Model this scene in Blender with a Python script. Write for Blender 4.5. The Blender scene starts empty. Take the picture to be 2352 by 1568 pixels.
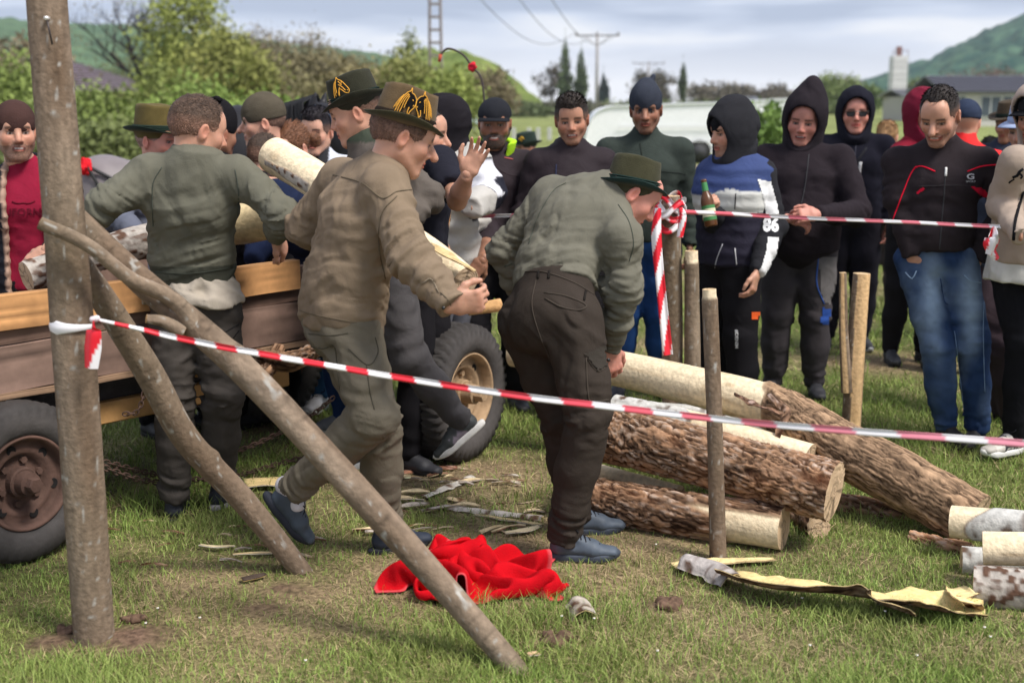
import bpy, bmesh, math, random, time
import numpy as np
from mathutils import Vector, Matrix
from mathutils.bvhtree import BVHTree
T0 = time.time()
PI = math.pi
# ---------------------------------------------------------------- camera, sky, sun, exposure
C = bpy.context.scene.collection
sc = bpy.context.scene
CAMZ = 1.7
PITCH = math.atan(549/3000)
cd = bpy.data.cameras.new('camera'); cam = bpy.data.objects.new('camera', cd); C.objects.link(cam)
cam.location = (0, 0, CAMZ); cam.rotation_euler = (PI/2-PITCH, 0, 0)
cd.sensor_width = 36; cd.lens = 36*3000/2352
cd.clip_end = 6000; cd.clip_start = .05
cd.dof.use_dof = True; cd.dof.focus_distance = 5.2; cd.dof.aperture_fstop = 2.4
sc.camera = cam
SUN_EL, SUN_AZ = math.radians(56), math.radians(128)      # azimuth measured clockwise from +Y (the view direction)
w = bpy.data.worlds.new('World'); sc.world = w; w.use_nodes = True
nt = w.node_tree; nt.nodes.clear()
def nn(t, **k):
    n = nt.nodes.new(t)
    for a, v in k.items(): setattr(n, a, v)
    return n
out = nn('ShaderNodeOutputWorld'); sky = nn('ShaderNodeTexSky', sky_type='NISHITA', sun_disc=False)
sky.sun_elevation = SUN_EL; sky.sun_rotation = SUN_AZ
bg1 = nn('ShaderNodeBackground'); bg1.inputs['Strength'].default_value = .10
bg2 = nn('ShaderNodeBackground'); bg2.inputs['Strength'].default_value = 1.0
mixs = nn('ShaderNodeMixShader'); mixs.inputs[0].default_value = .9
tc = nn('ShaderNodeTexCoord'); mp = nn('ShaderNodeMapping'); mp.inputs['Scale'].default_value = (2.6, 2.6, 20)
mp.inputs['Location'].default_value = (.35, .9, 2.2)
nz = nn('ShaderNodeTexNoise'); nz.inputs['Scale'].default_value = 1.5; nz.inputs['Detail'].default_value = 5; nz.inputs['Roughness'].default_value = .45
nz.inputs['Distortion'].default_value = .3
rp = nn('ShaderNodeValToRGB')
els = rp.color_ramp.elements
els[0].position = .42; els[0].color = (.25, .30, .42, 1)
els[1].position = .585; els[1].color = (.72, .72, .74, 1)
e = els.new(.50); e.color = (.44, .49, .61, 1)
sx = nn('ShaderNodeSeparateXYZ'); hz = nn('ShaderNodeMapRange')
hz.inputs['From Min'].default_value = .008; hz.inputs['From Max'].default_value = .060
hz.inputs['To Min'].default_value = .9; hz.inputs['To Max'].default_value = 0
mc = nn('ShaderNodeMix', data_type='RGBA'); mc.inputs['B'].default_value = (.78, .78, .81, 1)
L = nt.links
L.new(tc.outputs['Generated'], mp.inputs[0]); L.new(mp.outputs[0], nz.inputs['Vector']); L.new(nz.outputs['Fac'], rp.inputs[0])
L.new(tc.outputs['Generated'], sx.inputs[0]); L.new(sx.outputs['Z'], hz.inputs['Value'])
L.new(hz.outputs[0], mc.inputs['Factor']); L.new(rp.outputs[0], mc.inputs['A'])
L.new(sky.outputs[0], bg1.inputs[0]); L.new(mc.outputs['Result'], bg2.inputs[0])
L.new(bg1.outputs[0], mixs.inputs[1]); L.new(bg2.outputs[0], mixs.inputs[2]); L.new(mixs.outputs[0], out.inputs[0])
sd = bpy.data.lights.new('sun', 'SUN'); sun = bpy.data.objects.new('sun', sd); C.objects.link(sun)
sd.energy = 3.0; sd.angle = math.radians(18); sd.color = (1, .95, .88)
sdir = Vector((math.sin(SUN_AZ)*math.cos(SUN_EL), math.cos(SUN_AZ)*math.cos(SUN_EL), math.sin(SUN_EL)))
sun.rotation_euler = (-sdir).to_track_quat('-Z', 'Y').to_euler()
sc.view_settings.view_transform = 'Standard'; sc.view_settings.look = 'None'
sc.view_settings.exposure = 0.62; sc.view_settings.gamma = 1; sc.view_settings.use_curve_mapping = False
sc.cycles.use_denoising = True
sc.cycles.max_bounces = 5; sc.cycles.diffuse_bounces = 2; sc.cycles.glossy_bounces = 2; sc.cycles.transparent_max_bounces = 6

# ---------------------------------------------------------------- pixel to place (full photo seen at 2352 x 1568)
ct, st_ = math.cos(PITCH), math.sin(PITCH)
def ray(u, v):
    x = (u-1176)/3000; y = (784-v)/3000
    return np.array([x, ct+y*st_, -st_+y*ct])
def at(u, v, Y):
    d = ray(u, v); return np.array([0, 0, CAMZ]) + d*(Y/d[1])
def gr(u, v, z=0.0):
    d = ray(u, v); t = (z-CAMZ)/d[2]; return np.array([0, 0, CAMZ]) + d*t
def V3(*a): return np.array(a, float)
def nrm(v): v = np.asarray(v, float); return v/(np.linalg.norm(v)+1e-12)
# ---------------------------------------------------------------- noise
_rs = np.random.RandomState(7)
_LAT = _rs.rand(32, 32, 32).astype(np.float32)
def noise(P):
    P = np.asarray(P, np.float32); i = np.floor(P).astype(np.int32); f = P-i; f = f*f*(3-2*f)
    i &= 31; j = (i+1) & 31
    x0, y0, z0 = i[..., 0], i[..., 1], i[..., 2]; x1, y1, z1 = j[..., 0], j[..., 1], j[..., 2]
    fx, fy, fz = f[..., 0], f[..., 1], f[..., 2]
    a = _LAT[x0, y0, z0]*(1-fx)+_LAT[x1, y0, z0]*fx; b = _LAT[x0, y1, z0]*(1-fx)+_LAT[x1, y1, z0]*fx
    c = _LAT[x0, y0, z1]*(1-fx)+_LAT[x1, y0, z1]*fx; d = _LAT[x0, y1, z1]*(1-fx)+_LAT[x1, y1, z1]*fx
    return (a*(1-fy)+b*fy)*(1-fz)+(c*(1-fy)+d*fy)*fz
def fbm(P, o=3):
    s = 0; a = 1; t = 0
    for k in range(o):
        s = s+a*noise(P*(2**k)+17.3*k); t += a; a *= .5
    return s/t
def ridge(P): return 1-np.abs(2*noise(P)-1)
# ---------------------------------------------------------------- objects
def tag(o, label=None, cat=None, group=None, kind=None):
    if label: o['label'] = label
    if cat: o['category'] = cat
    if group: o['group'] = group
    if kind: o['kind'] = kind
    return o
def empty(name, loc, label=None, cat=None, group=None):
    o = bpy.data.objects.new(name, None); C.objects.link(o); o.location = tuple(loc); o.empty_display_size = .1
    return tag(o, label, cat, group)
def mesh(V, F, col=None, smooth=True, flat_list=False):
    me = bpy.data.meshes.new('m'); V = np.asarray(V, np.float32)
    if isinstance(F, np.ndarray) and F.ndim == 2:
        n, k = F.shape
        me.vertices.add(len(V)); me.vertices.foreach_set('co', V.ravel())
        me.loops.add(n*k); me.loops.foreach_set('vertex_index', F.astype(np.int32).ravel())
        me.polygons.add(n); me.polygons.foreach_set('loop_start', np.arange(n, dtype=np.int32)*k)
        me.update(calc_edges=True)
    else:
        me.from_pydata([tuple(map(float, v)) for v in V], [], [tuple(map(int, f)) for f in F])
    if smooth and len(me.polygons): me.polygons.foreach_set('use_smooth', np.ones(len(me.polygons), bool))
    if col is not None:
        col = np.asarray(col, np.float32)
        if col.ndim == 1: col = np.tile(col, (len(V), 1))
        if col.shape[1] == 3: col = np.hstack([col, np.ones((len(col), 1), np.float32)])
        a = me.color_attributes.new('Col', 'FLOAT_COLOR', 'POINT'); a.data.foreach_set('color', col.ravel())
    me.validate() if not isinstance(F, np.ndarray) else None
    return me
def mk(name, V, F, mat, parent=None, col=None, smooth=True, base=None):
    """world-space V; parent is an (unrotated) Empty or mesh; base = origin for a top-level mesh"""
    o0 = np.zeros(3)
    if parent is not None:
        p = parent
        while p is not None: o0 = o0+np.array(p.location); p = p.parent
    elif base is not None: o0 = np.asarray(base, float)
    V = np.asarray(V, float)-o0
    me = mesh(V, F, col, smooth); o = bpy.data.objects.new(name, me); C.objects.link(o)
    if mat: me.materials.append(mat)
    if parent is not None: o.parent = parent
    elif base is not None: o.location = tuple(base)
    return o
class MB:
    def __init__(s): s.V = []; s.F = []; s.Cc = []; s.n = 0
    def add(s, V, F, c=(.5, .5, .5)):
        V = np.asarray(V, float); s.V.append(V); s.F += [tuple(int(i)+s.n for i in f) for f in F]; s.n += len(V)
        c = np.asarray(c, float); s.Cc.append(np.tile(c, (len(V), 1)) if c.ndim == 1 else c)
        return s
    def box(s, c, half, R=None, col=(.5, .5, .5), bev=0.0):
        R = np.eye(3) if R is None else np.asarray(R); hx, hy, hz_ = half
        b = min(bev, hx*.9, hy*.9, hz_*.9)
        if b <= 0:
            P = np.array([[x, y, z] for x in (-hx, hx) for y in (-hy, hy) for z in (-hz_, hz_)])
            F = [(0, 1, 3, 2), (4, 6, 7, 5), (0, 4, 5, 1), (2, 3, 7, 6), (0, 2, 6, 4), (1, 5, 7, 3)]
        else:
            bm = bmesh.new(); bmesh.ops.create_cube(bm, size=2)
            bmesh.ops.scale(bm, vec=(hx, hy, hz_), verts=bm.verts)
            bmesh.ops.bevel(bm, geom=bm.edges[:], offset=b, segments=1, affect='EDGES')
            bm.verts.ensure_lookup_table(); P = np.array([v.co[:] for v in bm.verts]); F = [[v.index for v in f.verts] for f in bm.faces]; bm.free()
        return s.add(P @ R.T+np.asarray(c, float), F, col)
    def tube(s, pts, rad, seg=8, col=(.5, .5, .5), caps=True, rfun=None, cfun=None):
        V, F, _, _ = tube(pts, rad, seg, caps, rfun); return s.add(V, F, col if cfun is None else cfun(V))
    def obj(s, name, mat, parent=None, smooth=False, base=None):
        return mk(name, np.vstack(s.V), s.F, mat, parent, np.vstack(s.Cc), smooth, base)
def frames(pts):
    pts = np.asarray(pts, float); n = len(pts); T = np.gradient(pts, axis=0); T /= np.linalg.norm(T, axis=1)[:, None]+1e-12
    a = np.cross(T[0], [0, 0, 1.0])
    if np.linalg.norm(a) < .1: a = np.cross(T[0], [0, 1.0, 0])
    A = [nrm(a)]
    for i in range(1, n):
        v = A[-1]-T[i]*np.dot(A[-1], T[i]); A.append(nrm(v))
    A = np.array(A); B = np.cross(T, A); return T, A, B
def tube(pts, rad, seg=8, caps=True, rfun=None):
    pts = np.asarray(pts, float); n = len(pts); rad = np.broadcast_to(np.asarray(rad, float), (n,))
    T, A, B = frames(pts); th = np.arange(seg)/seg*2*PI
    R = rad[:, None]*np.ones((1, seg))
    if rfun is not None: R = R+rfun(np.linspace(0, 1, n)[:, None]+0*th, th[None, :]+0*R)
    V = pts[:, None, :]+R[..., None]*(np.cos(th)[None, :, None]*A[:, None, :]+np.sin(th)[None, :, None]*B[:, None, :])
    V = V.reshape(-1, 3); F = []
    i = np.arange(n-1)[:, None]*seg; j = np.arange(seg)[None, :]; j2 = (j+1) % seg
    F = np.stack([i+j, i+j2, i+seg+j2, i+seg+j], -1).reshape(-1, 4).tolist()
    if caps: F += [list(range(seg))[::-1], [(n-1)*seg+k for k in range(seg)]]
    return V, F, A, B
def spline(pts, n):
    pts = np.asarray(pts, float); m = len(pts)
    if m == 2: t = np.linspace(0, 1, n)[:, None]; return pts[0]*(1-t)+pts[1]*t
    P = np.vstack([2*pts[0]-pts[1], pts, 2*pts[-1]-pts[-2]]); o = []
    for t in np.linspace(0, m-1-1e-6, n):
        i = int(t); f = t-i; a, b, c, d = P[i], P[i+1], P[i+2], P[i+3]
        o.append(.5*((2*b)+(-a+c)*f+(2*a-5*b+4*c-d)*f*f+(-a+3*b-3*c+d)*f**3))
    return np.array(o)
def rotz(a): c, s = math.cos(a), math.sin(a); return np.array([[c, -s, 0], [s, c, 0], [0, 0, 1]])
def rotx(a): c, s = math.cos(a), math.sin(a); return np.array([[1, 0, 0], [0, c, -s], [0, s, c]])
def roty(a): c, s = math.cos(a), math.sin(a); return np.array([[c, 0, s], [0, 1, 0], [-s, 0, c]])
def lookR(x, up=(0, 0, 1)):
    x = nrm(x); z = np.asarray(up, float); z = nrm(z-x*np.dot(z, x)); y = np.cross(z, x); return np.stack([x, y, z], 1)
# ---------------------------------------------------------------- signed distance shapes and surface nets
class SDF:
    def __init__(s): s.P = []; s.folds = []
    def seg(s, p0, p1, r0, r1, sv=None, k=.02, f0=False, f1=False, op='+', tagc=0):
        r0 = (r0, r0) if np.isscalar(r0) else r0; r1 = (r1, r1) if np.isscalar(r1) else r1
        p0 = np.asarray(p0, float); p1 = np.asarray(p1, float); ax = nrm(p1-p0)
        if sv is None: sv = np.cross(ax, [0, 0, 1.]) if abs(ax[2]) < .9 else np.array([1., 0, 0])
        sv = nrm(np.asarray(sv, float)-ax*np.dot(sv, ax)); m = max(*r0, *r1)
        lo = np.minimum(p0, p1)-m; hi = np.maximum(p0, p1)+m
        s.P.append(('s', (p0, p1, r0, r1, sv, np.cross(ax, sv), ax, f0, f1), k, op, lo, hi)); return s
    def ell(s, c, R, rad, k=.02, op='+'):
        c = np.asarray(c, float); R = np.eye(3) if R is None else R; rad = np.asarray(rad, float)
        e = np.sqrt(((R*rad)**2).sum(1)); s.P.append(('e', (c, R, rad), k, op, c-e, c+e)); return s
    def build(s, h, margin=.03):
        lo = np.min([p[4] for p in s.P if p[3] == '+'], 0)-margin-2*h; hi = np.max([p[5] for p in s.P if p[3] == '+'], 0)+margin+2*h
        n = np.ceil((hi-lo)/h).astype(int)+1; D = np.full(n, .3, np.float32)
        ax = [lo[i]+np.arange(n[i])*h for i in range(3)]
        for kind, pr, k, op, a, b in s.P:
            mg = max(k, 3*h)+margin*.5+h
            i0 = np.clip(np.floor((a-mg-lo)/h).astype(int), 0, n-1); i1 = np.clip(np.ceil((b+mg-lo)/h).astype(int)+1, 1, n)
            if (i1 <= i0).any(): continue
            X, Y, Z = np.meshgrid(*[ax[q][i0[q]:i1[q]].astype(np.float32) for q in range(3)], indexing='ij', copy=False)
            if kind == 'e':
                c, R, rad = pr; x, y, z = X-c[0], Y-c[1], Z-c[2]
                q = sum(((x*R[0, m]+y*R[1, m]+z*R[2, m])/rad[m])**2 for m in range(3)); d = (np.sqrt(q)-1)*rad.min()
                # better scaling away from the thinnest axis
                g = np.sqrt(sum(((x*R[0, m]+y*R[1, m]+z*R[2, m])/rad[m]**2)**2 for m in range(3)))+1e-9
                d = np.sqrt(q)*(np.sqrt(q)-1)/g
            else:
                p0, p1, r0, r1, sv, bv, axv, f0, f1 = pr; Ln = np.linalg.norm(p1-p0)+1e-9
                x, y, z = X-p0[0], Y-p0[1], Z-p0[2]
                al = x*axv[0]+y*axv[1]+z*axv[2]; u = x*sv[0]+y*sv[1]+z*sv[2]; v = x*bv[0]+y*bv[1]+z*bv[2]
                t = np.clip(al/Ln, 0, 1); w_ = al-t*Ln; ra = r0[0]+(r1[0]-r0[0])*t; rb = r0[1]+(r1[1]-r0[1])*t; mr = np.minimum(ra, rb)
                wr = w_/mr
                if f0: wr = np.where(al < 0, 0, wr)
                if f1: wr = np.where(al > Ln, 0, wr)
                q = np.sqrt((u/ra)**2+(v/rb)**2+wr**2); g = np.sqrt((u/ra**2)**2+(v/rb**2)**2+(wr/mr)**2)+1e-6
                d = np.where(q < .3, (q-1)*mr, q*(q-1)/g)
                if f0: d = np.maximum(d, -al)
                if f1: d = np.maximum(d, al-Ln)
            sl = tuple(slice(i0[q], i1[q]) for q in range(3)); E = D[sl]
            if op == '+':
                hh = np.maximum(k-np.abs(E-d), 0)/k; D[sl] = np.minimum(E, d)-hh*hh*k*.25
            else:
                d = -d; hh = np.maximum(k-np.abs(E-d), 0)/k; D[sl] = np.maximum(E, d)+hh*hh*k*.25
        if s.folds:
            idx = np.argwhere(np.abs(D) < .045); P = lo+idx*h; f = 0
            for fn in s.folds: f = f+fn(P)
            D[idx[:, 0], idx[:, 1], idx[:, 2]] += f
        return surfnet(D, lo, h)
def surfnet(D, lo, h):
    S = D < 0; n = D.shape
    cs = np.zeros((n[0]-1, n[1]-1, n[2]-1), np.int8)
    for a in (0, 1):
        for b in (0, 1):
            for c in (0, 1): cs += S[a:n[0]-1+a, b:n[1]-1+b, c:n[2]-1+c]
    m = (cs > 0) & (cs < 8); idx = np.full(cs.shape, -1, np.int64); ii = np.argwhere(m); idx[m] = np.arange(len(ii))
    pos = np.zeros((len(ii), 3)); cnt = np.zeros(len(ii))
    cor = [(a, b, c) for a in (0, 1) for b in (0, 1) for c in (0, 1)]
    vals = {c: D[ii[:, 0]+c[0], ii[:, 1]+c[1], ii[:, 2]+c[2]] for c in cor}
    for a in cor:
        for q in range(3):
            if a[q] == 0:
                b = list(a); b[q] = 1; b = tuple(b); da, db = vals[a], vals[b]; cr = (da < 0) != (db < 0)
                t = np.where(cr, da/np.where(cr, da-db, 1), 0)
                pos += cr[:, None]*(np.array(a)+t[:, None]*(np.array(b)-np.array(a))); cnt += cr
    V = lo+(ii+pos/np.maximum(cnt, 1)[:, None])*h; F = []
    for q in range(3):
        s0 = [slice(1, n[r]-1) for r in range(3)]; s1 = list(s0); s0[q] = slice(0, n[q]-1); s1[q] = slice(1, n[q])
        A, B = S[tuple(s0)], S[tuple(s1)]; e = np.argwhere(A != B)
        if not len(e): continue
        off = np.ones(3, int); off[q] = 0; e = e+off; r1, r2 = (q+1) % 3, (q+2) % 3
        d1 = np.zeros(3, int); d1[r1] = 1; d2 = np.zeros(3, int); d2[r2] = 1
        g = lambda E: idx[E[:, 0], E[:, 1], E[:, 2]]
        Q = np.stack([g(e-d1-d2), g(e-d2), g(e), g(e-d1)], 1); fl = ~S[e[:, 0], e[:, 1], e[:, 2]]
        Q[fl] = Q[fl][:, ::-1]; F.append(Q)
    F = np.vstack(F)
    # fix orientation: inside has D<0
    return V, F[(F >= 0).all(1)]
def smoothmesh(V, F, it=1, lam=.5):
    for _ in range(it):
        S = np.zeros_like(V); c = np.zeros(len(V))
        for a in range(4):
            b = (a+1) % 4; np.add.at(S, F[:, a], V[F[:, b]]); np.add.at(c, F[:, a], 1)
            np.add.at(S, F[:, b], V[F[:, a]]); np.add.at(c, F[:, b], 1)
        V = V*(1-lam)+lam*S/np.maximum(c, 1)[:, None]
    return V
# ---------------------------------------------------------------- materials
def material(name, col=None, rough=.8, bump=None, var=.0, varscale=8., attr=True, spec=.3, metal=0., sss=0., sheen=0., bumpk='noise', trans=0., bdist=.004, coord='Object', bump2=None):
    m = bpy.data.materials.new(name); m.use_nodes = True; t = m.node_tree; b = t.nodes['Principled BSDF']; l = t.links
    b.inputs['Roughness'].default_value = rough; b.inputs['Specular IOR Level'].default_value = spec; b.inputs['Metallic'].default_value = metal
    if sss: b.inputs['Subsurface Weight'].default_value = sss; b.inputs['Subsurface Radius'].default_value = (.01, .004, .002); b.inputs['Subsurface Scale'].default_value = 1
    if sheen: b.inputs['Sheen Weight'].default_value = sheen; b.inputs['Sheen Roughness'].default_value = .5
    if trans: b.inputs['Transmission Weight'].default_value = trans
    tcn = t.nodes.new('ShaderNodeTexCoord'); co = tcn.outputs[coord]
    if attr:
        a = t.nodes.new('ShaderNodeAttribute'); a.attribute_name = 'Col'; src = a.outputs['Color']
    else:
        r = t.nodes.new('ShaderNodeRGB'); r.outputs[0].default_value = (*col, 1); src = r.outputs[0]
    if var:
        nz = t.nodes.new('ShaderNodeTexNoise'); nz.inputs['Scale'].default_value = varscale; nz.inputs['Detail'].default_value = 6; l.new(co, nz.inputs['Vector'])
        mr = t.nodes.new('ShaderNodeMapRange'); mr.inputs['From Min'].default_value = .25; mr.inputs['From Max'].default_value = .75
        mr.inputs['To Min'].default_value = 1-var; mr.inputs['To Max'].default_value = 1+var; l.new(nz.outputs['Fac'], mr.inputs[0])
        vm = t.nodes.new('ShaderNodeVectorMath'); vm.operation = 'SCALE'; l.new(src, vm.inputs[0]); l.new(mr.outputs[0], vm.inputs['Scale']); src = vm.outputs[0]
    l.new(src, b.inputs['Base Color'])
    if bump:
        sc_, st = bump
        bp = t.nodes.new('ShaderNodeBump'); bp.inputs['Strength'].default_value = st; bp.inputs['Distance'].default_value = bdist
        if bumpk == 'noise':
            n2 = t.nodes.new('ShaderNodeTexNoise'); n2.inputs['Scale'].default_value = sc_; n2.inputs['Detail'].default_value = 4; l.new(co, n2.inputs['Vector']); l.new(n2.outputs['Fac'], bp.inputs['Height'])
        else:
            n2 = t.nodes.new('ShaderNodeTexVoronoi'); n2.inputs['Scale'].default_value = sc_; l.new(co, n2.inputs['Vector']); l.new(n2.outputs['Distance'], bp.inputs['Height'])
        if bump2:
            n3 = t.nodes.new('ShaderNodeTexNoise'); n3.inputs['Scale'].default_value = bump2[0]; n3.inputs['Detail'].default_value = 3; n3.inputs['Distortion'].default_value = 1.6; n3.inputs['Roughness'].default_value = .45; l.new(co, n3.inputs['Vector'])
            b2 = t.nodes.new('ShaderNodeBump'); b2.inputs['Strength'].default_value = bump2[1]; b2.inputs['Distance'].default_value = bump2[2]; l.new(n3.outputs['Fac'], b2.inputs['Height']); l.new(bp.outputs[0], b2.inputs['Normal']); l.new(b2.outputs[0], b.inputs['Normal'])
        else: l.new(bp.outputs[0], b.inputs['Normal'])
    return m
M_cloth = material('woven_cloth', rough=.92, bump=(260, .35), bump2=(7, .35, .020), var=.10, varscale=14, spec=.10)
M_fleece = material('fleece_cloth', rough=.95, bump=(180, .6), bump2=(6, .3, .02), var=.12, varscale=22, spec=.06)
M_shell = material('softshell_cloth', rough=.75, bump=(120, .2), bump2=(7, .38, .02), var=.06, varscale=10, spec=.16)
M_skin = material('skin', rough=.52, bump=(120, .15), var=.07, varscale=30, spec=.4, sss=.12)
M_hair = material('hair', rough=.6, bump=(150, .9), var=.3, varscale=90, spec=.3, bdist=.006)
M_felt = material('felt', rough=.95, bump=(220, .5), var=.12, varscale=40, spec=.06, sheen=.08)
M_leather = material('shoe_leather', rough=.6, bump=(60, .3), var=.12, varscale=30, spec=.4)
M_plast = material('shiny_plastic', rough=.3, var=.05, varscale=10, spec=.5)
M_tape = material('barrier_tape_film', rough=.35, var=.04, varscale=20, spec=.5)
M_metal = material('worn_metal', rough=.45, bump=(60, .3), var=.25, varscale=30, spec=.5, metal=.6)
M_rubber = material('tyre_rubber', rough=.8, bump=(60, .5), var=.25, varscale=12, spec=.3)
M_rust = material('rusty_steel', rough=.85, bump=(70, .6), var=.35, varscale=16, spec=.3)
M_wood = material('sawn_wood', rough=.8, bump=(40, .35), var=.18, varscale=14, spec=.2)
M_bark = material('bark', rough=.92, bump=(70, .7), var=.22, varscale=45, spec=.15, bdist=.006)
M_peel = material('peeled_wood', rough=.55, bump=(30, .25), var=.08, varscale=9, spec=.35)
M_paint = material('painted_surface', rough=.5, var=.06, varscale=3, spec=.4)
M_leaf = material('leaves', rough=.7, var=.15, varscale=1.5, spec=.2)
M_hide = material('horse_hide', rough=.5, bump=(200, .2), var=.15, varscale=6, spec=.35)
def decal(target_objs, C0, U, Vv, D, polys, name, mat, parent, col, off=.002):
    """project flat 2-D polygons (list of (pts2d, faces)) along D onto the targets"""
    pass
# ---------------------------------------------------------------- people kit
GEO = {}
def aniso(axis, fl, fp, amp, c=None, rad=None, pw=1.4, seed=0., warp=.7):
    a = nrm(axis); b = nrm(np.cross(a, [.3, .9, .2])); cc = np.cross(a, b); M = np.stack([a*fl, b*fp, cc*fp], 1)
    def f(P):
        Q = P@M+seed; W = noise(P*7+seed)[:, None]*warp*2
        v = ridge(Q+W)**pw-.42; v2 = ridge(Q*2.3+W*1.5+3)**1.5-.4; v = v*1.7+v2*.7-1.1*(ridge(Q*.9+W+7.7)**3.2-.15)
        m = 1.0 if c is None else np.exp(-((P-np.asarray(c))**2).sum(1)/rad**2)
        return -amp*m*v
    return f
def lumps(amp, f=6., seed=0.): return lambda P: amp*(noise(P*f+seed)-.5)*2
def offs(p, a, b): return np.asarray(p)+a
class Pose: pass
T = dict(pelvis=(0, 0, .95), waist=(0, .0, 1.09), chest=(0, .01, 1.30), neck=(0, -.01, 1.475), head=(0, .025, 1.625),
         shL=(.178, -.012, 1.405), shR=(-.178, -.012, 1.405), elL=(.25, -.03, 1.13), elR=(-.25, -.03, 1.13), wrL=(.255, .06, .89), wrR=(-.255, .06, .89),
         hiL=(.095, 0, .92), hiR=(-.095, 0, .92), knL=(.11, .02, .50), knR=(-.11, .02, .50), anL=(.12, -.03, .09), anR=(-.12, -.03, .09))
def hframe(yaw, pitch=0, roll=0):
    """columns: person's left, face direction, up. yaw 0 faces the camera, 90 faces picture right; pitch>0 looks down"""
    y, p, r = map(math.radians, (yaw, pitch, roll))
    s = V3(math.cos(y), math.sin(y), 0); f = V3(math.sin(y), -math.cos(y), 0); u = V3(0, 0, 1)
    f2 = f*math.cos(p)-u*math.sin(p); u2 = f*math.sin(p)+u*math.cos(p)
    s3 = s*math.cos(r)+u2*math.sin(r); u3 = -s*math.sin(r)+u2*math.cos(r)
    return np.stack([s3, f2, u3], 1)
def stand(X, Y, H, face=0, head=(None, 0, 0), ov=None, base=None, hs=1.0):
    p = Pose(); s = H/1.75; y = math.radians(face); p.s = s; p.hs = 1.08*hs*(.5+.5*s)
    R = np.stack([V3(math.cos(y), math.sin(y), 0), V3(math.sin(y), -math.cos(y), 0), V3(0, 0, 1)], 1); p.R = R
    b = V3(X, Y, 0); p.base = b if base is None else np.asarray(base, float); ov = ov or {}
    d = {k: b+R@(np.array(ov[k] if k in ov and len(ov[k]) == 3 else v)*s) for k, v in T.items()}
    for k, v in ov.items():
        if len(v) == 4: d[k] = at(*v[1:])
    p.__dict__.update(d); p.face = face
    hy = face if head[0] is None else head[0]; p.H = hframe(hy, head[1], head[2]); p.ftL = p.ftR = None
    return p
SKIN = {'fair': (.58, .32, .23), 'tan': (.42, .21, .135), 'dark': (.30, .145, .09), 'red': (.56, .25, .19), 'mid': (.50, .265, .18)}
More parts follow.
